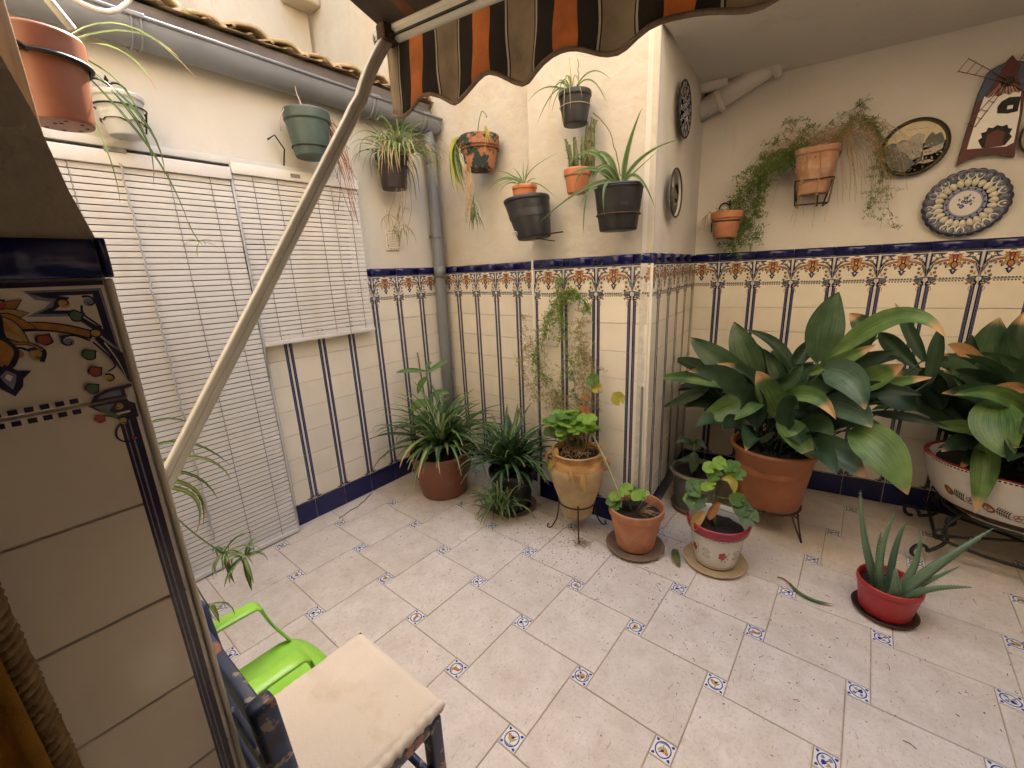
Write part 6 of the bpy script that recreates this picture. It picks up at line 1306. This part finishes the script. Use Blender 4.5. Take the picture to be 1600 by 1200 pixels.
# i: largest black pot with strap leaves
IX, IY, IZ = 1.598, -.125, 1.618
t = make_pot('wall_pot', 'largest black pot at the pier edge with long green strap leaves', 'hanging pot', (IX, IY, IZ), .084, .112, .195, black_plastic, .016, .003, group='black pots on the pier')
ring(t, (IX, IY, IZ + .07), .098, rust_iron, wallp=(IX, -.005, IZ + .07)); mb = MB(); o_ = Vector((IX + .01, IY, IZ + .18))
for md, e, wd in (((1.645, -.15, 1.93), (1.705, -.15, 2.09), .026), ((1.71, -.15, 1.90), (1.862, -.15, 1.942), .020), ((1.56, -.16, 1.93), (1.47, -.16, 1.955), .030), ((1.50, -.18, 1.955), (1.37, -.2, 1.915), .020), ((1.51, -.2, 1.885), (1.365, -.22, 1.86), .018), ((1.60, -.26, 1.80), (1.597, -.26, 1.675), .014), ((1.505, -.19, 1.87), (1.455, -.2, 1.60), .018), ((1.50, -.20, 1.82), (1.225, -.22, 1.69), .020), ((1.53, -.23, 1.80), (1.475, -.26, 1.725), .013), ((1.70, -.17, 1.83), (1.785, -.17, 1.695), .018), ((1.66, -.14, 1.84), (1.78, -.14, 1.92), .010), ((1.48, -.13, 1.98), (1.42, -.12, 1.93), .018), ((1.55, -.1, 1.91), (1.44, -.1, 1.90), .018), ((1.47, -.17, 1.90), (1.40, -.19, 1.80), .016), ((1.58, -.2, 1.88), (1.52, -.22, 1.84), .026)): strap(mb, thru(o_ + Vector((rg.uniform(-.02, .02), rg.uniform(-.02, .02), 0)), md, e, 12), wd, VIEW, agave_m, fold=.35)
part(mb, 'foliage', t, kind='stuff')
# ------------------------------------------------------------------ right wall things
RO = Vector((1.724, .978, 0)); RX = Vector((math.cos(.1113), math.sin(.1113), 0)); RN = Vector((math.sin(.1113), -math.cos(.1113), 0))
def rw_(u, z, off=0): return RO + RX * u + Vector((0, 0, z)) + RN * off
# k
kc = rw_(.100, 1.60, .10)
t = make_pot('wall_pot', 'orange terracotta pot in a black scrolled iron ring beside the hanging fern', 'hanging pot', tuple(kc), .062, .092, .15, terracotta, .040, .008, group='pots in scrolled iron rings'); iron_ring_holder(t, kc + Vector((0, 0, .095)), .083, 0, RN, .95)
mb = MB(); rg = random.Random(8)
for k in range(14): s0 = kc + Vector((-.085, -.02, .15)); mb.tube(thru(s0, s0 + Vector((-.02, 0, .0)), s0 + Vector((rg.uniform(-.07, -.01), rg.uniform(-.03, .03), -rg.uniform(.03, .1))), 4), .001, dry_m, 4)
part(mb, 'dry_stems', t, kind='stuff')
# l: fern pot in bracket
lc = rw_(.515, 1.795, .11)
t = make_pot('wall_pot', 'squarish terracotta pot in a black wire bracket, overflowing with asparagus fern', 'hanging pot', tuple(lc), .070, .108, .225, terra_dull, .032, .008, sq=3.2)
mb = MB()
for u_, sg in ((-.085, -1), (.085, 1)): mb.tube([lc + RX * u_ + RN * .09 + Vector((0, 0, .065)), lc + RX * u_ * .88 + RN * .07 + Vector((0, 0, -.055)), lc + RX * u_ * .7 - RN * .10 + Vector((0, 0, -.055)), lc + RX * u_ - RN * .10 + Vector((0, 0, .065))], .004, iron, 6)
mb.tube([lc + RX * -.085 + RN * .09 + Vector((0, 0, .065)), lc + RX * .085 + RN * .09 + Vector((0, 0, .065)), lc + RX * .085 - RN * .10 + Vector((0, 0, .065)), lc + RX * -.085 - RN * .10 + Vector((0, 0, .065))], .004, iron, 6, closed=True); mb.tube([lc + RX * -.075 + RN * .07 + Vector((0, 0, -.055)), lc + RX * .075 + RN * .07 + Vector((0, 0, -.055))], .004, iron, 6); mb.tube([lc + RX * .03 - RN * .1 + Vector((0, 0, .065)), lc + RX * .03 - RN * .1 + Vector((0, 0, -.055))], .006, iron, 6); part(mb, 'wire_bracket', t)
rg = random.Random(18); S = []
top = (.515, 2.03)
def ru(u, z, off=.12): return tuple(rw_(u, z, off))
for k in range(9):
    x1 = .17 + rg.uniform(-.11, .10); S.append(wander(ru(.48 + rg.uniform(-.06, .04), 2.0), [ru(.36 + rg.uniform(-.04, .04), 2.0 + rg.uniform(-.05, .10), .16), ru(.24 + rg.uniform(-.06, .06), 1.93 + rg.uniform(-.08, .07), .14), ru(x1, 1.75 + rg.uniform(-.1, .05), .10), ru(x1 + rg.uniform(-.03, .10), 1.50 + rg.uniform(0, .14), .09)], 7, .006, rg))
mb = fern(MB(), S, rg, [fern_m, fern_m, fern_m, fern_y], .021, 2, spread=.085)
S = []
for k in range(4): S.append(wander(ru(.50 + rg.uniform(-.05, .05), 2.0), [ru(.47 + rg.uniform(-.12, .05), 2.10 + rg.uniform(0, .06)), ru(.42 + rg.uniform(-.12, .15), 2.16 + rg.uniform(-.03, .06))], 5, .005, rg))
S.append(wander(ru(.52, 2.0), [ru(.56, 2.15, .08), ru(.64, 2.19, .05), ru(.70, 2.23, .04)], 6, .006, rg))
for k in range(4): S.append(wander(ru(.56, 2.0), [ru(.66, 2.12 + rg.uniform(-.03, .03)), ru(.76, 2.06, .10), ru(.80 + rg.uniform(-.05, .08), 1.88, .08), ru(.82 + rg.uniform(-.08, .10), 1.68 + rg.uniform(-.1, .05), .06)], 7, .006, rg))
mb = fern(mb, S, rg, [fern_m, fern_y, fern_y], .015, 3, spread=.05, every=.75)
for k in range(110):   # mass of dry stems
    s0 = Vector(ru(.50 + rg.uniform(-.08, .10), 2.015, .12 + rg.uniform(-.05, .05))); sg = rg.choice((-1, 1, 1)); dx = rg.uniform(.12, .34) * sg; e = s0 + RX * dx + Vector((0, 0, rg.uniform(-.30, .06))); mb.tube(thru(s0, s0 + RX * dx * .55 + Vector((0, 0, rg.uniform(.02, .12))) + RN * rg.uniform(-.04, .05), e, 7), .0009, dry_m, 3, caps=False)
for k in range(14):
    s0 = Vector(ru(.42 + rg.uniform(0, .2), 2.01, .20)); L = rg.uniform(.12, .42); mb.tube(thru(s0, s0 + Vector((rg.uniform(-.02, .02), -.02, -L * .4)), s0 + Vector((rg.uniform(-.03, .03), -.01, -L)), 6), .0011, dry_m, 3, caps=False)
part(mb, 'foliage', t, kind='stuff')
def dish(name, label, frame, r, prof, mat, art_fn, group=None, rim=None):
    O, U, N = frame; t = thing(name, label, 'plate', tuple(O), 0, group)
    mb = MB(); seg = 52; V = []; F = []
    for (rr, dz) in prof:
        for k in range(seg):
            a = 2 * math.pi * k / seg; V.append(tuple(O + U * math.cos(a) * rr * r + Vector((0, 0, 1)) * math.sin(a) * rr * r + N * dz))
    for j_ in range(len(prof) - 1):
        for k in range(seg): F.append((j_ * seg + k, j_ * seg + (k + 1) % seg, (j_ + 1) * seg + (k + 1) % seg, (j_ + 1) * seg + k))
    F.append(tuple((len(prof) - 1) * seg + k for k in range(seg))[::-1]); mb.add(V, F, mat, True); part(mb, 'dish', t)
    if rim:
        m2 = MB(); m2.tube([O + U * math.cos(2 * math.pi * k / 52) * r + Vector((0, 0, 1)) * math.sin(2 * math.pi * k / 52) * r + N * prof[0][1] for k in range(52)], .0042, rim, 7, closed=True); part(m2, 'rim', t)
    return t
def plate_art(t, O, U, N, A, dz=.0):
    mb = MB(); apply_curved(mb, A, lambda x, y, o: tuple(O + U * x / 1000 + Vector((0, 0, y / 1000)) + N * (dz + o * 3))); part(mb, 'painting', t)
SO = Vector((1.724, 0, 0)); SX = Vector((-math.sin(.0816), math.cos(.0816), 0)); SN = Vector((math.cos(.0816), math.sin(.0816), 0))
fl_prof = [(1, .020), (.98, .018), (.72, .007), (.5, .006)]
# landscape plate on the right wall
O = rw_(.923, 1.975, .004); t = dish('landscape_plate', 'round dark plate painted with a village and trees under a yellow sky, behind the fern', (O, RX, RN), .130, [(1, .022), (.97, .018), (.93, .012), (.9, .011)], pm('plate_olive', (.10, .085, .04), .2, .3, 14), None, rim=iron)
A = Art(); sky_y = pm('painted_yellow', (.30, .21, .07), .2, .2, 20); bush = pm('painted_bush', (.025, .03, .012), .4, .4, 50); bldg = pm('painted_stone', (.14, .10, .065), .2, .3, 30); pth = pm('painted_path', (.20, .15, .09), .2, .2, 30)
A.poly(sky_y, [(118 * math.cos(a), 118 * math.sin(a)) for a in [R_(8 + 164 * k / 16) for k in range(17)]] + [(-110, 30), (-40, 50), (10, 60), (60, 50), (112, 25)][:0])
A.poly(bush, smooth_poly([(-116, 16), (-90, 36), (-70, 30), (-50, 44), (-20, 36), (0, 40), (0, -20), (-60, -40), (-112, -20), (-116, 16)], 2)); A.poly(bush, smooth_poly([(40, 30), (60, 62), (74, 46), (92, 56), (108, 26), (112, 0), (70, -10), (40, 0), (40, 30)], 2))
A.poly(bldg, [(-20, -30), (-20, 52), (6, 66), (34, 54), (34, -40), (0, -60)]); A.poly(bldg, [(-70, 0), (-70, 28), (-20, 40), (-20, -20)]); A.poly(pm('dark_window', (.03, .025, .02), .3), [(-8, 10), (-8, 28), (2, 28), (2, 10)])
A.poly(bush, smooth_poly([(-112, -18), (-60, -20), (-20, -40), (10, -70), (-20, -110), (-70, -92), (-104, -50), (-112, -18)], 2)); A.poly(pth, [(36, -20), (110, 4), (108, -22), (70, -40), (40, -44)]); A.poly(pth, [(20, -74), (60, -62), (88, -72), (50, -80)])
A.stroke(bldg, [(-40, 84), (-30, 90), (-22, 82), (-12, 90), (-2, 82), (8, 88), (20, 82), (32, 88), (44, 80)], 2); 
for k in range(240):
    a = rg.uniform(0, 6.28); r = rg.uniform(10, 114); x, y = r * math.cos(a), -abs(r * math.sin(a)) + 36 * (k % 2) * (1 - abs(r * math.cos(a)) / 120); A.poly(rg.choice((bush, bldg, pth)), leafshape(x, y, rg.uniform(2, 5)))
plate_art(t, O, RX, RN, A, .0115)
# scalloped blue and white dish
O = rw_(1.155, 1.687, .006); t = thing('scalloped_dish', 'large scalloped blue and white dish with a flower basket centre, below the windmill', 'plate', tuple(O))
UZ = Vector((0, 0, 1)); NP = 26; R0 = .158; mb = MB(); V = []; F = []; seg = NP * 6
def sc_r(a): return 1 - .035 * (1 - abs(math.sin(a * NP / 2)))
for rr, dz, sc2 in ((1.02, .008, 1), (1.03, .020, 1), (.985, .026, 1), (.9, .020, .6), (.6, .010, 0), (.48, .008, 0)):
    for k in range(seg):
        a = 2 * math.pi * k / seg; q = R0 * rr * (1 + (sc_r(a) - 1) * sc2); V.append(tuple(O + RX * math.cos(a) * q + UZ * math.sin(a) * q * .97 + RN * dz))
for j_ in range(5):
    for k in range(seg): F.append((j_ * seg + k, j_ * seg + (k + 1) % seg, (j_ + 1) * seg + (k + 1) % seg, (j_ + 1) * seg + k))
F.append(tuple(5 * seg + k for k in range(seg))[::-1]); mb.add(V, F, pm('cobalt_glaze', (.022, .025, .05), .2, .2, 30), True); part(mb, 'dish', t)
wpet = pm('dish_white', (.58, .56, .50), .2, .05, 20); gpet = pm('dish_grey_blue', (.12, .13, .16), .2, .6, 190); cpet = pm('dish_cream', (.60, .56, .43), .2, .05, 20)
def petal(mb, a, r0, r1, wd, hgt, mat, z0):
    c = O + (RX * math.cos(a) + UZ * math.sin(a) * .97) * R0 * (r0 + r1) / 2; u = (RX * math.cos(a) + UZ * math.sin(a)); v = (-RX * math.sin(a) + UZ * math.cos(a)); n = 14; V = [tuple(c + RN * (z0 + hgt))]
    for f_, hh in ((.6, .75), (1, 0)):
        for k in range(n): q = 2 * math.pi * k / n; V.append(tuple(c + u * math.cos(q) * R0 * (r1 - r0) / 2 * f_ + v * math.sin(q) * wd / 2 * f_ * (1 + .18 * math.cos(q)) + RN * (z0 + hgt * hh)))
    mb.add(V, [(0, 1 + k, 1 + (k + 1) % n) for k in range(n)] + [(1 + k, 1 + n + k, 1 + n + (k + 1) % n, 1 + (k + 1) % n) for k in range(n)], mat, True)
m1 = MB(); m2 = MB()
for k in range(NP):
    a = 2 * math.pi * (k + .5) / NP; petal(m1, a, .70, 1.0, .034, .007, wpet if k % 4 else gpet, .018); petal(m1, a, .725, .975, .028, .0085, gpet, .0195)
    if k % 4 == 1: petal(m1, a, .80, .90, .012, .010, wpet, .0205)
    elif k % 4 == 3: petal(m1, a, .80, .92, .008, .010, inkb, .0205)
for k in range(24): petal(m2, 2 * math.pi * (k + .2) / 24, .50, .74, .026, .012, cpet, .014)
part(m1, 'outer_petals', t); part(m2, 'inner_petals', t)
A = Art(); A.poly(inkg, circ(0, 0, 76, 40)); A.poly(ink, circ(0, 0, 66, 40)); A.poly(inkg, circ(0, 0, 64, 40)); A.poly(wpet, circ(0, 0, 57, 40)); 
for k in range(16): A.poly(ink, leafshape(69 * math.cos(k * .3927), 69 * math.sin(k * .3927), 5))
for x, y, r in ((-12, -14, 11), (4, 4, 9), (-10, 8, 8), (16, 10, 7), (0, 24, 8), (20, -6, 6), (-24, -4, 6), (10, 34, 5), (26, 22, 5), (-24, 18, 5)): A.poly(inkb if r % 2 else ink, leafshape(x, y, r)); A.poly(inkg, circ(x, y, r * .4))
A.poly(inkg, [(-2, -14), (22, -18), (16, -38), (0, -38)]); 
for q in ((-20, -30), (-34, -10), (34, 6), (14, 44), (-10, 36)): A.stroke(ink, [(0, 0), (q[0] * .6, q[1] * .6), q], 1.6)
plate_art(t, O, RX, RN, A, .0095)
# plate cut by the right edge
O = rw_(1.392, 1.955, .004); t = dish('rim_plate', 'pale round plate with dark rim cut off by the right edge of the photo', (O, RX, RN), .10, fl_prof, pm('plate_yellow_grey', (.34, .30, .18), .2, .3, 30), None, rim=iron)
A = Art(); A.poly(bush, smooth_poly([(-60, -20), (-30, 10), (10, -4), (40, 14), (60, -20), (20, -50), (-40, -44), (-60, -20)], 2)); A.poly(bldg, [(-20, 0), (-20, 34), (0, 46), (20, 34), (20, 0)]); plate_art(t, O, RX, RN, A, .0065)
# two plates on the pier side
O = SO + SX * .372 + SN * .004 + Vector((0, 0, 2.205)); t = dish('ornate_plate', 'ornate dark blue and rust plate, upper of the two on the pier side', (O, SX, SN), .126, fl_prof, pm('plate_dark', (.05, .05, .10), .2, .4, 60), None, rim=iron, group='plates on the pier side')
A = Art(); rg = random.Random(2)
for ring_r, n in ((108, 14), (78, 10), (48, 8), (20, 4)):
    for k in range(n):
        a = 2 * math.pi * k / n + ring_r; x, y = ring_r * math.cos(a), ring_r * math.sin(a); A.poly(inkw, leafshape(x, y, 15, a)); A.poly(rg.choice((inkr, ink, inko, inkb)), leafshape(x, y, 11, a + .3)); A.poly(rg.choice((inkw, inkg, ink)), circ(x, y, 4))
plate_art(t, O, SX, SN, A, .0195)
O = SO + SX * .236 + SN * .012 + Vector((0, 0, 1.800)); t = dish('village_plate', 'pale plate with a grey village scene, lower of the two on the pier side', (O, SX, SN), .112, [(1, .022), (.97, .018), (.93, .012), (.9, .011)], pm('plate_pale', (.42, .40, .33), .2, .1, 12), None, rim=iron, group='plates on the pier side')
A = Art(); dk = pm('painted_grey', (.09, .09, .07), .2, .4, 60)
A.poly(dk, smooth_poly([(-90, 20), (-60, 40), (-30, 22), (10, 30), (60, 4), (90, 0), (80, -30), (0, -10), (-60, -20), (-90, 20)], 2)); A.poly(bldg, [(-20, -20), (-20, 10), (0, 20), (20, 10), (20, -24)]); A.poly(dk, smooth_poly([(-80, -40), (-30, -44), (0, -70), (50, -50), (80, -44), (50, -84), (0, -98), (-50, -86), (-80, -40)], 2))
plate_art(t, O, SX, SN, A, .0118)
m2 = MB(); m2.lathe([(.06, -.0)], (0, 0, 0), wpet) if False else None
# windmill plaque
t = thing('windmill_plaque', 'dark red ceramic windmill plaque with white tower, blue sky corners and wire sails', 'wall ornament', tuple(rw_(1.18, 1.87, .005)))
mar = pm('maroon_glaze', (.075, .012, .009), .4, .15, 12, spec=.25); sky_b = pm('plaque_blue', (.02, .045, .09), .5, .3, 20); blk = pm('plaque_black', (.012, .011, .008), .5, .5, 60, spec=.2); wht = pm('plaque_white', (.60, .57, .50), .25, .04, 20)
def pl3(u, z, o): return tuple(rw_(u, z, .006 + .022 + o))
out = [(1.095, 1.862), (1.130, 1.885), (1.175, 1.898), (1.23, 1.893), (1.287, 1.872), (1.283, 1.92), (1.279, 2.05), (1.272, 2.15), (1.262, 2.235), (1.256, 2.262), (1.235, 2.272), (1.222, 2.276), (1.205, 2.302), (1.188, 2.278), (1.165, 2.270), (1.142, 2.258), (1.135, 2.235), (1.122, 2.17), (1.112, 2.07), (1.103, 1.97)]
mb = MB(); n_ = len(out); mb.add([pl3(u, z, 0) for u, z in out] + [tuple(rw_(u, z, .004)) for u, z in out], [tuple(range(n_)), tuple(range(n_, 2 * n_))[::-1]] + [(k, n_ + k, n_ + (k + 1) % n_, (k + 1) % n_) for k in range(n_)], mar)
def flat(mat, P, o): mb.add([pl3(u, z, o) for u, z in P], [tuple(range(len(P)))], mat)
flat(sky_b, [(1.115, 2.13), (1.136, 2.248), (1.165, 2.266), (1.19, 2.272), (1.16, 2.2), (1.135, 2.14)], .0004); flat(sky_b, [(1.273, 2.14), (1.262, 2.235), (1.256, 2.258), (1.235, 2.268), (1.24, 2.21), (1.255, 2.15)], .0004)
flat(wht, [(1.118, 1.932), (1.128, 2.05), (1.141, 2.153), (1.185, 2.235), (1.205, 2.27), (1.225, 2.235), (1.258, 2.15), (1.270, 2.05), (1.273, 1.935), (1.25, 1.922), (1.17, 1.928)], .0007)
flat(mar, [(1.14, 2.152), (1.205, 2.285), (1.262, 2.15), (1.25, 2.142), (1.235, 2.15), (1.222, 2.14), (1.205, 2.150), (1.19, 2.14), (1.17, 2.150), (1.155, 2.142)], .0010)
for k in range(9): flat(inkr if k % 2 else pm('thatch', (.34, .2, .12), .5), [(1.150 + k * .012, 2.146), (1.155 + k * .012, 2.146), (1.203 + (k - 4) * .003, 2.20), (1.201 + (k - 4) * .003, 2.20)], .0013)
flat(blk, [(1.208 + .022 * math.cos(a * .45), 2.195 + .022 * math.sin(a * .45)) for a in range(14)], .0018)
lu = [(1.160, 1.945), (1.150, 1.965), (1.162, 1.975), (1.155, 1.995), (1.172, 1.998), (1.176, 2.015), (1.192, 2.010), (1.205, 2.020), (1.222, 2.012), (1.238, 2.016), (1.244, 2.0), (1.258, 1.995), (1.252, 1.975), (1.262, 1.962), (1.254, 1.945), (1.245, 1.928), (1.17, 1.928)]; flat(blk, lu, .0014); flat(mar, [(1.178, 1.926), (1.178, 1.985), (1.21, 2.0), (1.236, 1.985), (1.236, 1.926)], .0017)
flat(blk, [(1.196, 2.07), (1.192, 2.098), (1.202, 2.118), (1.225, 2.13), (1.262, 2.125), (1.262, 2.065), (1.23, 2.062)], .0014); flat(wht, [(1.225, 2.08), (1.225, 2.095), (1.243, 2.095), (1.243, 2.08)], .0018)
part(mb, 'plaque', t)
sl = MB()
def sail(p0, p1, w0, w1):
    d = (Vector(p1) - Vector(p0)).normalized(); q = Vector((-d.y, d.x)); A_ = [Vector(p0) + q * w0, Vector(p1) + q * w1]; B_ = [Vector(p0) - q * w0, Vector(p1) - q * w1]; g = lambda v, o=.030: tuple(rw_(v[0], v[1], .006 + o))
    sl.tube([g(A_[0]), g(A_[1])], .0016, honey_wood, 5); sl.tube([g(B_[0]), g(B_[1])], .0016, honey_wood, 5)
    for k in (.45, .65, .82, 1): sl.tube([g(A_[0].lerp(A_[1], k) + q * .004), g(B_[0].lerp(B_[1], k) - q * .004)], .0014, honey_wood, 5)
hub = (1.208, 2.195); sail(hub, (1.045, 2.30), .004, .026); sail(hub, (1.115, 2.035), .004, .016); sail(hub, (1.36, 2.10), .004, .022); sail(hub, (1.29, 2.37), .004, .022); part(sl, 'sails', t)
# ------------------------------------------------------------------ chairs
t = thing('wooden_chair', 'chipped navy blue wooden chair with a flat cream seat cushion', 'chair', (1.66, -1.75, 0))
def seat_pt(u, v): return (1.485 + u * .355 + v * .0, -1.905 + v * .325)
for x, y, rs in ((1.505, -1.93, 1), (1.838, -1.935, 1)):
    mb = MB(); mb.beam((x, y + .02, .005), (x, y + .02, .46), .034, .034, blue_paint, up=(0, 1, 0), ch=.006); mb.beam((x, y + .02, .452), (x + .003, y - .002, .812), .034, .040, blue_paint, up=(0, 1, 0), ch=.010); part(mb, 'back_post', t)
for x in (1.505, 1.825):
    mb = MB(); mb.beam((x, -1.612, .005), (x, -1.612, .425), .036, .036, blue_paint, up=(0, 1, 0), ch=.006); part(mb, 'leg', t)
for z, h_ in ((.745, .05), (.64, .045), (.54, .04)):
    mb = MB(); mb.box((1.52, -1.945, z - h_ / 2), (1.822, -1.923, z + h_ / 2), blue_paint, .005); part(mb, 'back_slat', t)
mb = MB()
for z in (.15, .28):
    for x in (1.505, 1.830): mb.tube([(x, -1.90, z), (x, -1.62, z)], .011, blue_paint, 10)
    mb.tube([(1.52, -1.612, z + .05), (1.82, -1.612, z + .05)], .011, blue_paint, 10)
mb.tube([(1.52, -1.912, .2), (1.82, -1.912, .2)], .011, blue_paint, 10); part(mb, 'stretchers', t)
mb = MB(); mb.box((1.49, -1.915, .395), (1.84, -1.60, .432), blue_paint, .006); mb.box((1.50, -1.905, .418), (1.83, -1.598, .440), rush, .006); part(mb, 'seat', t)
# cushion
t = thing('seat_cushion', 'thin cream fabric cushion with a wrinkled rolled hem lying on the blue chair', 'cushion', (1.66, -1.74, .44))
mb = MB(); nx, ny = 30, 26; x0, x1, y0, y1 = 1.487, 1.838, -1.90, -1.583; V = []; F = []; rg = random.Random(4)
def cush(u, v, s):
    x = x0 + (x1 - x0) * u; y = y0 + (y1 - y0) * v; e = min(u, 1 - u, v, 1 - v); prof = min(1, e / .03) ** .5
    z = .452 + s * .011 * prof + .0022 * math.sin(u * 7 + 1) * math.sin(v * 6) + (.0014 * math.sin((u if e == min(v, 1 - v) else v) * 85) * (1 if e < .06 else 0))
    if e <= 0: z = .452
    return (x + .001 * math.sin(v * 14), y + .001 * math.sin(u * 11), z)
for s in (1, -1):
    for i in range(nx + 1):
        for k in range(ny + 1): V.append(cush(i / nx, k / ny, s))
o2 = (nx + 1) * (ny + 1)
for i in range(nx):
    for k in range(ny): a = i * (ny + 1) + k; F += [(a, a + ny + 1, a + ny + 2, a + 1), (o2 + a, o2 + a + 1, o2 + a + ny + 2, o2 + a + ny + 1)]
mb.add(V, F, cushion_m, True); part(mb, 'pad', t)
mb = MB(); P = [(x1, y0 + (y1 - y0) * k / 40, .449 + .001 * math.sin(k * 2.1)) for k in range(41)]; mb.tube(P, [.0125 + .0022 * math.sin(k * 1.7) + .0012 * math.sin(k * 3.9) for k in range(41)], cushion_m, 12); part(mb, 'rolled_hem', t)
# green plastic child chair
t = thing('plastic_chair', 'small lime green plastic armchair behind the blue chair', 'chair', (1.27, -1.8, 0))
gx0, gx1, gy0, gy1 = 1.065, 1.405, -2.02, -1.615; sz = .262
mb = MB(); V = []; F = []; nx, ny = 12, 12
for s in (0, 1):
    for i in range(nx + 1):
        for k in range(ny + 1):
            u, v = i / nx, k / ny; x = gx0 + .04 + (gx1 - gx0 - .08) * u; y = gy0 + (gy1 - gy0) * v + .02 * (1 - (2 * u - 1) ** 2) * v; z = sz - .012 * math.sin(math.pi * u) * math.sin(math.pi * min(1, v * 1.1)) - (.035 * max(0, v - .88) / .12) ** 1 * 1.0 - .006 * s; V.append((x, y, z))
o2 = (nx + 1) * (ny + 1)
for i in range(nx):
    for k in range(ny): a = i * (ny + 1) + k; F += [(a, a + ny + 1, a + ny + 2, a + 1), (o2 + a, o2 + a + 1, o2 + a + ny + 2, o2 + a + ny + 1)]
for i in range(nx): a = i * (ny + 1) + ny; F.append((a, a + ny + 1, o2 + a + ny + 1, o2 + a))
mb.add(V, F, lime_plastic, True); part(mb, 'seat', t)
for sx_, x in ((-1, gx0 + .01), (1, gx1 - .01)):
    mb = MB(); path = [(x - sx_ * .0, -2.04, .50), (x, -1.98, .435), (x, -1.90, .43), (x, -1.78, .43), (x, -1.722, .428), (x, -1.704, .415), (x, -1.698, .385), (x - sx_ * .008, -1.685, .34), (x - sx_ * .018, -1.665, .29), (x - sx_ * .022, -1.64, .235), (x - sx_ * .0, -1.60, .0)]
    V = []; F = []
    for i, p in enumerate(path):
        p = Vector(p); d = (Vector(path[min(i + 1, len(path) - 1)]) - Vector(path[max(i - 1, 0)])).normalized(); q = d.cross(Vector((1, 0, 0))).normalized()
        for a, b in ((-1, .35), (-.85, .9), (0, 1.1), (.85, .9), (1, .35), (.8, -.5), (-.8, -.5)): V.append(tuple(p + Vector((1, 0, 0)) * a * .031 + q * b * .006))
    for i in range(len(path) - 1):
        for k in range(7): F.append((i * 7 + k, i * 7 + (k + 1) % 7, (i + 1) * 7 + (k + 1) % 7, (i + 1) * 7 + k))
    F += [tuple(range(7)), tuple((len(path) - 1) * 7 + k for k in range(7))]
    mb.add(V, F, lime_plastic, True); part(mb, 'armrest', t)
mb = MB(); mb.box((gx0 + .02, -2.075, .24), (gx1 - .02, -2.055, .56), lime_plastic, .008); part(mb, 'backrest', t)
for x in (gx0 + .03, gx1 - .03): mb = MB(); mb.beam((x, -2.05, .0), (x, -2.05, .28), .04, .03, lime_plastic, up=(0, 1, 0), ch=.006); part(mb, 'leg', t)
# spider plant hanging behind the pillar
t = thing('hanging_spider_plant', 'arching spider plant leaves and trailing offshoots behind the foreground pillar', 'plant', (1.0, -1.93, .95))
mb = MB(); rg = random.Random(9); mb.lathe(pot_prof(.06, .08, .12), (1.0, -2.02, .82), terracotta, 24); part(mb, 'pot', t)
mb = MB(); o_ = Vector((1.0, -2.0, .93))
for e, md, wd in (((1.1, -1.707, .885), (1.08, -1.80, .99), .014), ((1.1, -1.70, .93), (1.06, -1.83, 1.04), .012), ((1.1, -1.786, .80), (1.08, -1.83, .93), .015), ((1.1, -1.823, .76), (1.09, -1.82, .90), .015), ((1.1, -1.75, 1.06), (1.06, -1.86, 1.10), .011), ((1.1, -1.80, .78), (1.08, -1.82, .92), .012), ((1.1, -1.75, .84), (1.08, -1.83, .96), .012)): strap(mb, thru(o_, md, e, 10), wd, (.5, -.5, .8), spider_pale if wd > .0135 else spider_m)
for a, b, c in (((1.05, -1.87, .90), (1.09, -1.84, .80), (1.10, -1.769, .667)), ((1.10, -1.769, .667), (1.10, -1.745, .665), (1.1, -1.72, .63)), ((1.05, -1.86, .7), (1.09, -1.85, .60), (1.1, -1.835, .52))): mb.tube(thru(a, b, c, 6), .0022, green_stem, 5)
for c, n in (((1.1, -1.769, .667), 16), ((1.1, -1.72, .625), 11), ((1.1, -1.84, .525), 14)): grass(mb, c, n, (.05, .115), spider_m, .013, (-60, 70), .9, rg, spread=.006, seg=6, mats=[spider_m, spider_pale, spider_pale])
part(mb, 'foliage', t, kind='stuff')
# curtain with rope trim at the lower left corner
t = thing('curtain', 'ochre yellow curtain with a twisted brown rope trim in the lower left corner', 'curtain', (1.83, -2.16, .6))
cx0 = 1.845
def edge(z): return -2.136 + .003 * math.sin(z * 9)
mb = MB(); V = []; F = []; nz, nu = 30, 24
for j_ in range(nz + 1):
    z = .05 + 1.6 * j_ / nz
    for k in range(nu + 1):
        u = k / nu; y = edge(z) - .006 - u * .30; V.append((cx0 + .016 * math.sin(u * 26 + z * 1.5) + .008 * math.sin(u * 55), y, z))
for j_ in range(nz):
    for k in range(nu): a = j_ * (nu + 1) + k; F.append((a, a + 1, a + nu + 2, a + nu + 1))
mb.add(V, F, curtain_m, True); part(mb, 'cloth', t)
mb = MB()
for ph_ in range(3):
    mb.tube([(cx0 + .007 * math.cos(z * 190 + ph_ * 2.09), edge(z) + .007 * math.sin(z * 190 + ph_ * 2.09), z) for z in [.3 + 1.3 * q / 260 for q in range(261)]], .0065, rope_m, 7)
part(mb, 'rope_trim', t)
# ------------------------------------------------------------------ purge leftovers
for me in list(bpy.data.meshes):
    if me.users == 0: bpy.data.meshes.remove(me)
